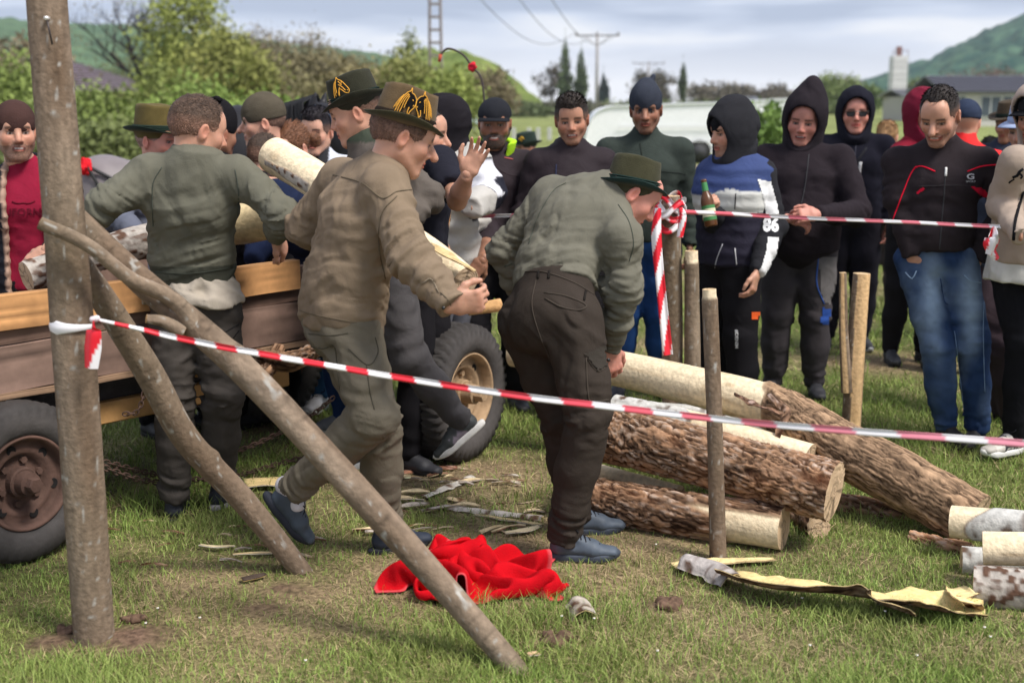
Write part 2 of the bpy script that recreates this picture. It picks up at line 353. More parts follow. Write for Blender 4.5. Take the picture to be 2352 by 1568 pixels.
def head_geo(tone='mid', beard=0, wide=1., nose=1., smile=0., shades=False, hairc=(.03, .022, .018), old=0., h=.0042, brow=1., mouth=0., female=False, seed=0.):
    s = SDF(); I = None; rv = random.Random(int(seed*1000)); wide = wide*rv.uniform(.93, 1.07); nose = nose*rv.uniform(.92, 1.15); brow = brow*rv.uniform(.9, 1.25); lg = rv.uniform(.95, 1.05); lipz = rv.uniform(-.003, .003)
    s.ell((0, -.012, .036), I, (.0745, .096, .085), .02)
    s.ell((0, .02, -.02), I, (.063*wide, .07, .08), .03)
    jw = .9 if female else 1.
    for a in (-1, 1):
        s.seg((a*.05*wide*jw, -.002, -.045), (a*.018*jw, .064, -.094), .021, .017, k=.03)
        s.ell((a*.042*wide, .057, -.02), I, (.022, .022, .024), .025)
    s.ell((0, .068, -.095), I, (.024*jw, .017, .016), .02)
    s.seg((-.036, .071, .026), (.036, .071, .026), .013*brow, .013*brow, k=.022)
    s.ell((0, .062, .055), I, (.05, .028, .035), .03)
    for a in (-1, 1):
        s.ell((a*.031, .092, .004), I, (.019, .017, .0125), .012, '-')
        s.ell((a*.031, .070, .003), I, (.0155, .0125, .0115), .004)
        s.seg((a*.044, .0735, .0085), (a*.018, .0835, .0075), .0035, .0032, k=.006)
    s.seg((0, .079, .020), (0, .104*(.5+.5*nose), -.026), .0085, .0115*nose, k=.014)
    for a in (-1, 1): s.ell((a*.0125, .092, -.030), I, (.0085, .011, .008), .008)
    s.ell((0, .071, -.058), I, (.03, .02, .022), .018)
    s.ell((0, .089, -.0545), I, (.022+.006*smile, .008, .005), .006); s.ell((0, .0875, -.0655), I, (.019+.006*smile, .0085, .006), .006)
    s.ell((0, .098, -.0600), I, (.026+.008*smile, .008, .0022+.006*mouth), .004, '-')
    for a in (-1, 1):
        Re = roty(a*.12)@rotz(-a*.35)@rotx(-.15)
        s.ell((a*.0785, -.012, -.004), Re, (.010, .019, .033), .006); s.ell((a*.089, -.007, .001), Re, (.008, .011, .020), .006, '-')
    s.seg((0, -.022, -.03), (0, -.036, -.105), .050, .050, k=.03)
    if beard >= 2: s.ell((0, .06, -.088), I, (.052, .03, .034), .03)
    s.folds.append(lambda P: .0012*(noise(P*55)-.5))
    V, F = s.build(h, .012)
    V = smoothmesh(V, F, 1, .3)
    Vo = V.copy()
    base = np.array(SKIN[tone] if isinstance(tone, str) else tone); col = np.tile(base, (len(V), 1)); x, y, z = V.T
    n = noise(V*40)[:, None]; col *= .93+.14*n
    def mixc(m, c): m = np.clip(m, 0, 1)[:, None]; col[:] = col*(1-m)+np.array(c)*m
    g = lambda cx, cy, cz, r: np.exp(-((np.abs(x)-cx)**2+(y-cy)**2+(z-cz)**2)/r**2)
    mixc(.45*g(.04, .068, -.022, .026)+.5*g(0, .105, -.028, .018)+.5*g(.085, -.01, 0, .03), base*np.array([1.15, .72, .68]))
    mixc((y > .078)*np.clip(1-(np.abs(z+.060)-.0075)/.004, 0, 1)*(np.abs(x) < .025+.006*smile), base*np.array([.92, .50, .50]))
    mixc(.9*(y > .074)*np.clip(1-(np.abs(z+.0605-.15*smile*np.abs(x))-.0016-.005*mouth)/.002, 0, 1)*(np.abs(x) < .026+.008*smile), (.07, .02, .018))
    if mouth > .4 or smile > .7: mixc((y > .07)*np.clip(1-(np.abs(z+.0585)-.0022)/.0015, 0, 1)*(np.abs(x) < .017), (.55, .5, .45))
    hc = np.array(hairc); hcl = hc*.8+base*.2
    if old < .5: mixc(.92*np.clip(1-(np.abs(z-.0265+.12*np.abs(np.abs(x)-.03))-.0032*brow)/.003, 0, 1)*(y > .05)*(np.abs(x) > .011)*(np.abs(x) < .05), hcl)
    else: mixc(.5*np.clip(1-(np.abs(z-.0265)-.003)/.003, 0, 1)*(y > .05)*(np.abs(x) > .012)*(np.abs(x) < .05), hcl)
    ex = (np.abs(x)-.031); eye = (ex/.0140)**2+((z-.0020)/.0040)**2
    mixc(np.clip((1.9-eye)*1.2, 0, 1)*(y > .055)*.8, base*.28); mixc(np.clip((1-eye)*3, 0, 1)*(y > .055), (.26, .22, .20))
    mixc(np.clip((1-((ex)**2+(z-.002)**2)/.0056**2)*3, 0, 1)*(y > .055), (.02, .014, .01))
    mixc(((z-.0085)**2 < .0022**2)*(np.abs(ex) < .017)*(y > .055)*.85, (.05, .025, .02))
    if beard:
        jz = np.clip((-.028-z+.02*np.clip((np.abs(x)-.03)/.02, 0, 1)*(y < .05))/.012, 0, 1)*(y > -.02)*(z > -.125)
        lip = (y > .075)*((x/.024)**2+((z+.0605)/.0105)**2 < 1); cheek = (z > -.048)*(np.abs(x) > .02)*(y > .03)
        m = jz*(1-lip)*(1-.8*cheek)*(z > -.118)
        mous = (y > .07)*(np.abs(x) < .03)*(z < -.04)*(z > -.054); m = np.maximum(m, mous)
        strength = {1: .38, 2: .93, 1.5: .62}[beard]
        mixc(m*strength*(.7+.6*noise(V*220)), hc)
    if old: col *= (1-.1*noise(V*70)[:, None])
    col *= (.90+.2*fbm(V*28+seed, 2))[:, None]; V = V*np.array([1, 1, 1])+0; V[:, 2] = np.where(V[:, 2] < .02, .02+(V[:, 2]-.02)*lg, V[:, 2])
    return V, F, col
def hair_geo(style='short', c=(.03, .022, .018), h=.0045, tone=None, seed=0, recede=0., maxz=None):
    s = SDF(); I = None
    vol = {'short': .008, 'crop': .003, 'top': .013, 'pony': .009, 'fringe': .012}[style]
    s.ell((0, -.014, .038), I, (.0755+vol*.6, .0985+vol*.6, .0875+vol), .02)
    if style in ('top', 'fringe'): s.ell((0, .018, .098), I, (.058, .078, .032), .03)
    if style == 'pony': s.seg((0, -.11, .03), (0, -.165, -.02), .022, .03, k=.02); s.seg((0, -.165, -.02), (.01, -.17, -.13), .03, .014, k=.02)
    fz = .068-recede*0 if style != 'fringe' else .045
    s.ell((0, .115, fz-.088), I, (.105, .082, .088), .008, '-')              # face
    if recede: s.ell((.04, .09, .085), I, (.03*recede, .05, .035), .01, '-'); s.ell((-.04, .09, .085), I, (.03*recede, .05, .035), .01, '-')
    s.seg((0, -.03, -.16), (0, .2, -.16), (.3, .14), (.3, .14), sv=(1, 0, 0), k=.01, op='-')
    s.seg((0, -.25, -.15), (0, -.0, -.15), (.3, .085), (.3, .085), sv=(1, 0, 0), k=.01, op='-')
    for a in (-1, 1): s.ell((a*.088, .0, -.014), I, (.03, .03, .034), .006, '-')
    if maxz is not None: s.seg((0, 0, maxz), (0, 0, .5), (.3, .3), (.3, .3), (1, 0, 0), .004, f0=True, op='-')
    s.folds.append(lambda P: .0035*(ridge(P*np.array([160, 45, 60])+seed)-.5)+.003*(noise(P*45+seed)-.5))
    V, F = s.build(h, .012); x, y, z = V.T
    col = np.tile(np.array(c), (len(V), 1))*(.7+.7*noise(V*np.array([220, 50, 70]))[:, None])
    if style in ('short', 'top', 'crop', 'fringe'):
        sk = np.array(SKIN[tone] if isinstance(tone, str) else (tone or SKIN['mid']))
        m = np.clip((.055-z)/.06, 0, .62 if style != 'crop' else .5)[:, None]; col = col*(1-m)+sk*.55*m
    return V, F, col
_hands = {}
def hand_geo(curl=.35, spread=.12, h=.0032, thumb=.5, point=False):
    key = (curl, spread, h, thumb)
    if key in _hands: return _hands[key]
    s = SDF(); zb = V3(0, 0, 1)
    s.seg((-.02, 0, 0), (.02, 0, 0), (.027, .019), (.036, .016), sv=(0, 1, 0), k=.02)
    s.seg((.02, 0, 0), (.088, -.001, .002), (.038, .0155), (.041, .0125), sv=(0, 1, 0), k=.015)
    s.ell((.035, .027, -.006), None, (.032, .017, .015), .015)
    cs = np.broadcast_to(np.asarray(curl, float), (4,))
    for i, (yy, ln) in enumerate(((.030, .076), (.010, .084), (-.011, .078), (-.031, .061))):
        p = V3(.085-abs(i-1)*.004, yy, .002); a = 0; sp = (1.2-i)*spread
        for j, f in enumerate((.46, .30, .24)):
            a += cs[i]*(1.15, 1.45, .9)[j]
            d = V3(math.cos(a)*math.cos(sp), math.cos(a)*math.sin(sp), -math.sin(a)); q = p+d*ln*f
            s.seg(p, q, (.0098, .0092, .0082)[j], (.0092, .0082, .0070)[j], k=.004 if j else .008); p = q
    p = V3(.02, .030, -.004)
    for d, ln, r0, r1 in ((V3(.72, .62, -.35*thumb-.1), .040, .014, .012), (V3(.86, .35-.4*thumb, -.45*thumb-.05), .032, .0115, .010), (V3(.9, .1-.5*thumb, -.5*thumb), .024, .0102, .0085)):
        q = p+nrm(d)*ln; s.seg(p, q, r0, r1, k=.008); p = q
    V, F = s.build(h, .01); V = smoothmesh(V, F, 1, .3); _hands[key] = (V, F); return V, F
def merge(parts):
    V = []; F = []; Cc = []; n = 0
    for v, f, c in parts: V.append(v); F.append(f+n); Cc.append(c); n += len(v)
    return np.vstack(V), np.vstack(F), np.vstack(Cc)
LOWLEG = [1.]
def cover(name, p, root, s, h, mat, col, colf=None, smooth_it=0):
    h = h*(1.0 if p.base[1] < 5.5 else 1.32 if p.base[1] < 8 else 1.9)
    if name in ('trousers', 'shoe', 'jeans'): h *= LOWLEG[0]
    V, F = s.build(h)
    if smooth_it: V = smoothmesh(V, F, smooth_it, .4)
    c = np.tile(np.array(col, float), (len(V), 1))
    if colf is not None:
        r = colf(V, c)
        c = c if r is None else r
    o = mk(name, V, F, mat, root, c); GEO[o.name] = (V, F); return o
def handpiece(wr, fwd, back, side, curl, spread=.12, scale=1., tone=(.5, .27, .18), h=.0032, thumb=.5):
    """side +1: thumb on +cross(back,fwd) side"""
    x = nrm(fwd); z = np.asarray(back, float); z = nrm(z-x*np.dot(z, x)); y = np.cross(z, x)*side
    V, F = hand_geo(curl, spread, h, thumb); W = V@np.stack([x, y, z], 1).T*scale+np.asarray(wr)
    if side < 0: F = F[:, ::-1]
    c = np.tile(np.array(tone), (len(V), 1)); tip = np.clip((V[:, 0]-.09)/.05, 0, 1)[:, None]
    kn = np.exp(-((V[:, 0]-.088)/.012)**2)[:, None]*(V[:, 2] > 0)[:, None]
    c = c*(1-.35*(tip*.6+kn*.5))+np.array(tone)*np.array([1.12, .68, .62])*.35*(tip*.6+kn*.5); c *= .92+.16*noise(V*90)[:, None]
    return W, F, c
def build_body(p, root, tone='mid', face=None, hands=(), bare=(), hq=True, hd=True, legs=True):
    tn = np.array(SKIN[tone] if isinstance(tone, str) else tone); parts = []; sc_ = p.s
    if hd:
        V, F, c = head_geo(tone=tone, h=(.0042 if hq else .0062)*(1 if p.base[1] < 5.8 else 1.15), seed=abs(p.base[0])+p.base[1], **(face or {})); W = V@p.H.T*p.hs+p.head; parts.append((W, F, c))
    s = SDF(); svc = p.shL-p.shR; svp = p.hiL-p.hiR
    s.seg(p.pelvis, p.waist, (.13, .085), (.12, .08), svp, .04); s.seg(p.waist, p.chest, (.12, .08), (.145, .095), svc, .04)
    s.seg(p.chest, p.neck, (.145, .09), (.07, .06), svc, .04); s.seg(p.shL, p.shR, .05, .05, k=.04)
    s.seg(p.neck, p.head-p.H[:, 2]*.06*p.hs-p.H[:, 1]*.02, .056, .052, k=.03)
    for a in 'LR':
        sh, el, wr = (getattr(p, q+a) for q in ('sh', 'el', 'wr')); b = a in bare
        s.seg(sh, el, .046 if b else .036, .040 if b else .032, k=.03)
        m = el*.65+wr*.35
        s.seg(el, m, .041 if b else .03, .042 if b else .03, k=.02); s.seg(m, wr, .042 if b else .03, .027 if b else .022, k=.02)
        if legs: s.seg(getattr(p, 'hi'+a), getattr(p, 'kn'+a), .07, .05, k=.03); s.seg(getattr(p, 'kn'+a), getattr(p, 'an'+a), .048, .034, k=.03)
    V, F = s.build(.015 if bare else .03); parts.append((V, F, np.tile(tn, (len(V), 1))*(.92+.16*noise(V*30)[:, None])))
    for hnd in hands: parts.append(handpiece(h=.0034 if p.base[1] < 5.5 else .0052, tone=tn, scale=.5+.5*sc_, **hnd))
    V, F, c = merge(parts); o = mk('body', V, F, M_skin, root, c); GEO[o.name] = (V, F); return o
def jacket(p, root, col, name='jacket', th=.026, fat=0., hem=.02, sleeve=1., mat=None, h=.0102, colf=None, folds=1., collar=.05, hood=None, belly=0., cuffw=.0, vest=False, flat=True, quilt=None, dir_drape=None, smooth_it=0, extra=None, arms='LR', tight=0., push={}):
    s = SDF(); svc = nrm(p.shL-p.shR); svp = nrm(p.hiL-p.hiR); k = .05; up = nrm(p.waist-p.pelvis); fwd = p.R[:, 1] if hasattr(p, 'R') else V3(0, -1, 0)
    low = p.pelvis-up*hem; w = .135+th+fat-tight
    if hem > 0: s.seg(low, p.pelvis+up*.02, (w+.010, .094+th+fat*.8), (w+.004, .092+th+fat*.8), svp, .01, f0=flat)
    s.seg(p.pelvis+up*.02 if hem > 0 else low, p.waist, (w, .086+th+fat+belly), (.130+th+fat-tight, .080+th+fat+belly), svp, k, f0=hem <= 0)
    s.seg(p.waist, p.chest, (.130+th+fat-tight, .080+th+fat+belly), (.152+th+fat*.6, .094+th+fat*.5), svc, k)
    mid = (p.chest+p.neck)/2
    s.seg(p.chest, mid, (.152+th+fat*.6, .094+th+fat*.5), (.135+th, .078+th), svc, k)
    nb = p.neck-nrm(p.neck-p.chest)*.01
    for q_ in (p.shL, p.shR): s.seg(nb, q_*.93+p.chest*.07, .048+th*.4, .050+th*.7, k=.05)
    s.seg(mid, p.neck, (.12, .075+th*.6), (.074, .070), svc, .05)
    if collar: s.seg(p.neck-nrm(p.neck-p.chest)*.02, p.neck+nrm(p.head-p.neck)*collar, .072, .068, k=.02, f1=True)
    for a in arms:
        sh, el, wr = (getattr(p, q+a) for q in ('sh', 'el', 'wr')); ax1 = nrm(el-sh); ax2 = nrm(wr-el)
        if vest: continue
        if sleeve >= .9:
            s.seg(sh, el, .050+th*.75+fat*.2, .040+th*.75+fat*.2, k=.04)
            e = el+(wr-el)*push.get(a, 1.); m = el*.5+e*.5
            s.seg(el, m, .042+th*.75+fat*.2, .037+th*.7, k=.03); s.seg(m, e, .037+th*.7, .030+th*.45+cuffw, k=.02, f1=True)
            if folds:
                s.folds.append(aniso(ax1*.8+ax2*.8+.2*fwd, 30, 7, .010*folds, el, .13, seed=sh[0]*9)); s.folds.append(aniso(ax2+.15*up, 26, 6, .007*folds, (el+wr)/2, .14, seed=el[0]*5))
                s.folds.append(aniso(ax2, 48, 7, .007*folds, wr, .07)); s.folds.append(aniso(ax1+.8*up, 20, 6, .008*folds, (sh+el)/2, .12, seed=3.))
        else:
            e = sh+(el-sh)*sleeve; s.seg(sh, e, .054+th*.8, .055+th*.7, k=.04, f1=True)
            s.folds.append(aniso(ax1, 22, 7, .006*folds, e, .1))
    if folds:
        s.folds.append(aniso(up*.9+svc*.35, 21, 5, .0085*folds, p.waist, .26, seed=p.base[0]*3)); s.folds.append(aniso(up*.35-svc, 15, 4, .0055*folds, p.chest, .24, seed=p.base[1]))
        s.folds.append(aniso(dir_drape if dir_drape is not None else svc, 18, 3.5, .006*folds, p.pelvis, .24, seed=1.7)); s.folds.append(lumps(.005, 7, p.base[0]))
    if quilt: s.folds.append(quilt)
    if hood == 'down':
        b = p.neck-fwd*.055+V3(0, 0, .0)
        s.ell(b, None, (.10, .06, .065), .03); s.ell(p.neck+fwd*.02, None, (.088, .08, .045), .02); s.folds.append(aniso(V3(1, .2, .6), 24, 10, .012, b, .1))
    if extra: extra(s)
    return cover(name, p, root, s, h, mat or M_cloth, col, colf, smooth_it)
def trousers(p, root, col, name='trousers', th=.022, rise=.07, fat=0., mat=None, h=.0115, colf=None, folds=1., cuff=.052, end=.02, butt=.0, cuffed=False, extra=None):
    s = SDF(); svp = nrm(p.hiL-p.hiR); up = nrm(p.waist-p.pelvis); fwd = p.R[:, 1]
    s.seg(p.pelvis-up*.02, p.pelvis+up*rise, (.135+th+fat, .095+th+fat), (.125+th+fat, .09+th+fat), svp, .03, f1=True)
    if butt: s.ell(p.pelvis-up*.03-fwd*.045*butt, np.stack([svp, np.cross(up, svp), up], 1), (.15, .10, .12), .05)
    for a in 'LR':
        hi, kn, an = (getattr(p, q+a) for q in ('hi', 'kn', 'an')); ax1 = nrm(kn-hi); ax2 = nrm(an-kn)
        s.seg(hi, hi*.4+kn*.6, .080+th+fat*.6, .064+th+fat*.3, k=.035); s.seg(hi*.4+kn*.6, kn, .064+th+fat*.3, .056+th, k=.03)
        cf = kn*.55+an*.45; s.seg(kn, cf, .056+th, .054+th, k=.03); e = an+ax2*end; s.seg(cf, e, .053+th, cuff, k=.02, f1=True)
        if folds:
            s.folds.append(aniso(ax1+ax2, 24, 6, .010*folds, kn, .13, seed=kn[0]*7)); s.folds.append(aniso(ax2+.2*svp, 30, 6, .011*folds, an-ax2*.04, .12, seed=an[1]*3))
            s.folds.append(aniso(up+svp*(.7 if a == 'L' else -.7), 15, 5, .010*folds, hi-up*.06, .15, seed=5.)); s.folds.append(aniso(np.cross(ax1, fwd)+.3*ax1, 14, 3, .006*folds, (hi+kn)/2, .2, seed=hi[0]))
            s.folds.append(aniso(np.cross(ax2, fwd), 15, 3, .004*folds, (kn+an)/2, .2, seed=hi[0]))
        if cuffed: s.seg(e-ax2*.05, e+ax2*.005, .048, .044, k=.012, f1=True)
    if extra: extra(s)
    return cover(name, p, root, s, h, mat or M_cloth, col, colf)
def shoe(p, root, an, f, col=(.03, .03, .035), sole=(.02, .02, .02), up=(0, 0, 1), ln=.28, name='shoe', laces=False, accent=None, h=.006, heelup=0.):
    f = nrm(f); u = np.asarray(up, float); u = nrm(u-f*np.dot(u, f)); sd = np.cross(f, u); R = np.stack([f, sd, u], 1)
    an = np.asarray(an); O = an-u*.085-f*.055; k = ln/.28; tr = lambda x, y, z: O+R@(V3(x, y, z)*k)
    s = SDF()
    s.seg(tr(.035, 0, .045), tr(.15, 0, .04), (.034, .034), (.042, .03), sd, .02); s.seg(tr(.15, 0, .035), tr(.225, 0, .03), (.042, .028), (.034, .020), sd, .02)
    s.seg(tr(.045, 0, .05), tr(.055, 0, .10), (.034, .042), (.036, .046), sd, .02, f1=True); s.seg(tr(.08, 0, .085), tr(.15, 0, .05), (.03, .02), (.03, .02), sd, .02)
    s.seg(tr(-.3, 0, -.06), tr(.5, 0, -.06), (.4, .075*k), (.4, .075*k), sd, .004, op='-')
    def cf(V, c):
        q = (V-O)@R/k
        if accent is not None:
            m = (q[:, 0] > .06)&(q[:, 0] < .15)&(q[:, 2] < .055)&(noise(V*60) > .35); c[m] = accent
            c[(q[:, 0] > .19)] *= .7
        c *= (.85+.3*noise(V*50)[:, None])
    o = cover(name, p, root, s, h, M_leather, col, cf)
    n = 28; th_ = np.arange(n)/n*2*PI; ox = .115+.133*np.cos(th_); oy = (.040+.006*np.cos(th_))*np.sin(th_)*np.where(np.abs(np.sin(th_)) > 0, 1, 1)
    oy *= 1-.18*np.exp(-((ox-.11)/.04)**2); zb = np.where(ox > .19, (ox-.19)*.25, 0)
    mb = MB(); rings = []
    for z, q in ((-.004, .94), (.002, 1.), (.016, 1.03), (.024, .98)): rings.append(np.array([tr(.115+(a-.115)*q, b*q, z+zz) for a, b, zz in zip(ox, oy, zb)]))
    V = np.vstack(rings); F = [(i*n+j, i*n+(j+1) % n, (i+1)*n+(j+1) % n, (i+1)*n+j) for i in range(3) for j in range(n)]+[list(range(n))[::-1], [3*n+j for j in range(n)]]
    so = mk('sole', V, F, M_rubber, o, np.array(sole, float), True)
    if laces:
        mb = MB()
        for i in range(5):
            x = .095+i*.017; z = .088-i*.0085
            mb.tube([tr(x, -.026, z-.006), tr(x+.006, -.01, z+.007), tr(x+.012, .01, z+.007), tr(x+.016, .026, z-.008)], .0028, 5, (.02, .02, .025))
        for a in (-1, 1): mb.tube(spline([tr(.09, 0, .1), tr(.075, a*.025, .125), tr(.10, a*.045, .115), tr(.095, a*.012, .1)], 8), .0026, 5, (.02, .02, .025))
        mb.obj('lace', M_cloth, o, True)
    return o
def shoes(p, root, faceL=None, faceR=None, **kw):
    for a, fc in (('L', faceL), ('R', faceR)):
        y = math.radians((p.face+(12 if a == 'L' else -12)) if fc is None else fc); shoe(p, root, getattr(p, 'an'+a), V3(math.sin(y), -math.cos(y), 0), **kw)
def hloc(p, V): return np.asarray(V)@p.H.T*p.hs+p.head
def hair(p, root, style='short', c=(.03, .022, .018), tone=None, h=.0045, recede=0., name='hair', maxz=None):
    near = p.base[1] < 5.5; V, F, col = hair_geo(style, c, h if near else .0065, tone, p.base[0]*10, recede, maxz); nf = 6500 if near else 2000
    N = np.zeros_like(V); fn = np.cross(V[F[:, 2]]-V[F[:, 0]], V[F[:, 3]]-V[F[:, 1]]); np.add.at(N, F.ravel(), np.repeat(fn, 4, 0)); N /= np.linalg.norm(N, axis=1)[:, None]+1e-9
    if np.mean((V*N).sum(1)) < 0: N = -N
    r_ = np.random.RandomState(5); fi = r_.randint(0, len(F), nf); wq = r_.dirichlet([1, 1, 1, 1], nf); P = (V[F[fi]]*wq[..., None]).sum(1); n = N[F[fi, 0]]; cc = col[F[fi, 0]]*(.5+1.1*r_.rand(nf, 1))
    top = np.clip((P[:, 2]-.05)/.05, 0, 1)[:, None]; comb = np.array([0, .9, .1])*top+np.array([0, -.15, -1.])*(1-top)
    if style == 'pony': comb = np.tile([0, -1., -.1], (nf, 1))
    L_ = ({'short': .010, 'crop': .004, 'top': .012, 'fringe': .012, 'pony': .02}[style])*(.5+r_.rand(nf, 1))*(.35+.65*top); d = n*(.25+.25*r_.rand(nf, 1))+comb*.8+r_.randn(nf, 3)*.18; d /= np.linalg.norm(d, axis=1)[:, None]; sd = np.cross(d, n); sd /= np.linalg.norm(sd, axis=1)[:, None]+1e-9
    wd = .0012 if near else .0022; T_ = np.stack([P-sd*wd, P+sd*wd, P+d*L_+sd*wd*.2, P+d*L_-sd*wd*.2], 1).reshape(-1, 3); V2 = np.vstack([V, T_]); F2 = np.vstack([F, np.arange(4*nf).reshape(-1, 4)+len(V)]); c2 = np.vstack([col, np.repeat(cc, 4, 0)])
    return mk(name, hloc(p, V2), F2, M_hair, root, c2)
def beanie(p, root, col, tall=0., low=0., band=None, tip=0.):
    s = SDF(); s.ell((0, -.016, .045+tall*.4), None, (.0865, .110, .094+tall), .02)
    if tip: s.ell((0, -.07, .12), None, (.03, .05, .03), .05); s.ell((tip*.04, -.08, .16), None, (.013, .03, .014), .02)
    Rr = rotx(-.12)
    s.seg(V3(0, 0, -.30)+V3(0, 0, low), V3(0, 0, .014)+V3(0, 0, low), (.4, .4), (.4, .4), (1, 0, 0), .004, f1=True, op='-')
    s.P[-1] = s.P[-1]
    s.folds.append(lambda P: .0022*(ridge(P*np.array([14, 14, 40]))-.5)*(np.exp(-((P[:, 2]-.03)/.04)**2)+.6)+.003*(noise(P*20)-.5))
    V, F = s.build(.005, .012); V = V@rotx(-.13).T; V = smoothmesh(V, F, 1)
    c = np.tile(np.array(col), (len(V), 1))
    if band is not None: c[V[:, 2] < .055] = band
    return mk('beanie', hloc(p, V), F, M_fleece, root, c)
def cap(p, root, col, front=0):
    s = SDF(); s.ell((0, -.012, .045), None, (.086, .108, .088), .02); s.seg((0, 0, -.3), (0, 0, .035), (.4, .4), (.4, .4), (1, 0, 0), .003, f1=True, op='-')
    V, F = s.build(.005, .012); V = V@rotx(-.1).T; o = mk('cap', hloc(p, V), F, M_cloth, root, np.array(col))
    n = 17; P = []
    for zo in (0, -.004):
        for r in (0, .5, 1.):
            for i in range(n):
                t = (i/(n-1)-.5)*2.2; x = math.sin(t)*(.083+.006*r); y = math.cos(t)*(.088)+r*.075*math.cos(t*.8)**1.0; P.append((x, y-.005, .043+zo-.012*r-.3*abs(x)**1.5*(.3+r)*.8))
    F = []
    for L_ in (0, 1):
        for r in range(2):
            for i in range(n-1):
                a = L_*3*n+r*n+i; q = (a, a+1, a+n+1, a+n); F.append(q if L_ == 0 else q[::-1])
    for i in range(n-1): a = 2*n+i; F.append((a, a+1, a+1+3*n, a+3*n))
    mk('visor', hloc(p, np.array(P)), F, M_cloth, o, np.array(col)*.8)
    return o
def hood(p, root, col, point=0., drop=0., open_=1., inner=None, mat=None, name='hood', colf=None, lean=0.):
    s = SDF(); H = p.H; hd = p.head; q = p.hs
    W = lambda x, y, z: hd+H@(V3(x, y, z)*q)
    s.ell(W(0, -.03, .04), H, V3(.106, .128, .118)*q, .03)
    s.ell(W(0, .02, .045), H, V3(.102, .100, .110)*q, .03)
    if point: s.ell(W(lean, -.03, .12), H, V3(.06, .075, .055+point)*q, .06)
    s.seg(W(0, -.02, -.02), W(0, -.03, -.13), .105*q, .095*q, k=.04); s.seg(W(0, .02, -.09), W(0, .02, -.125), .08*q, .085*q, k=.04)
    s.folds.append(aniso(H[:, 1]*.5+H[:, 2], 22, 7, .010, W(0, -.08, -.03), .12)); s.folds.append(aniso(H[:, 0]+.4*H[:, 2], 16, 6, .007, W(0, 0, .1), .12)); s.folds.append(lumps(.004, 12))
    V, F = None, None
    s.ell(W(0, .115, -.012), H, V3(.078*open_, .115, .108*open_)*q, .012, '-')
    s.ell(W(0, -.005, .02), H, V3(.088, .112, .1)*q, .006, '-')
    V, F = s.build(.0085); c = np.tile(np.array(col), (len(V), 1))
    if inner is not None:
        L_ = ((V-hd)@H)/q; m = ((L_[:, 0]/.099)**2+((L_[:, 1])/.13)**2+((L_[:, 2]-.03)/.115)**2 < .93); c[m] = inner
    if colf: colf(V, c)
    return mk(name, V, F, mat or M_cloth, root, c)
def hat_pt(a, z, off=0., k=1., hh=.108):
    """point on the crown side in head coordinates: a = angle (0 = face direction, + = person's left)"""
    r = 1-.13*np.clip(z/hh, 0, 1)**1.6
    x = np.sin(a)*(.088*r*k+off); y = np.cos(a)*(.106*r*k+off)-.012; return V3(x, y, .048+z)
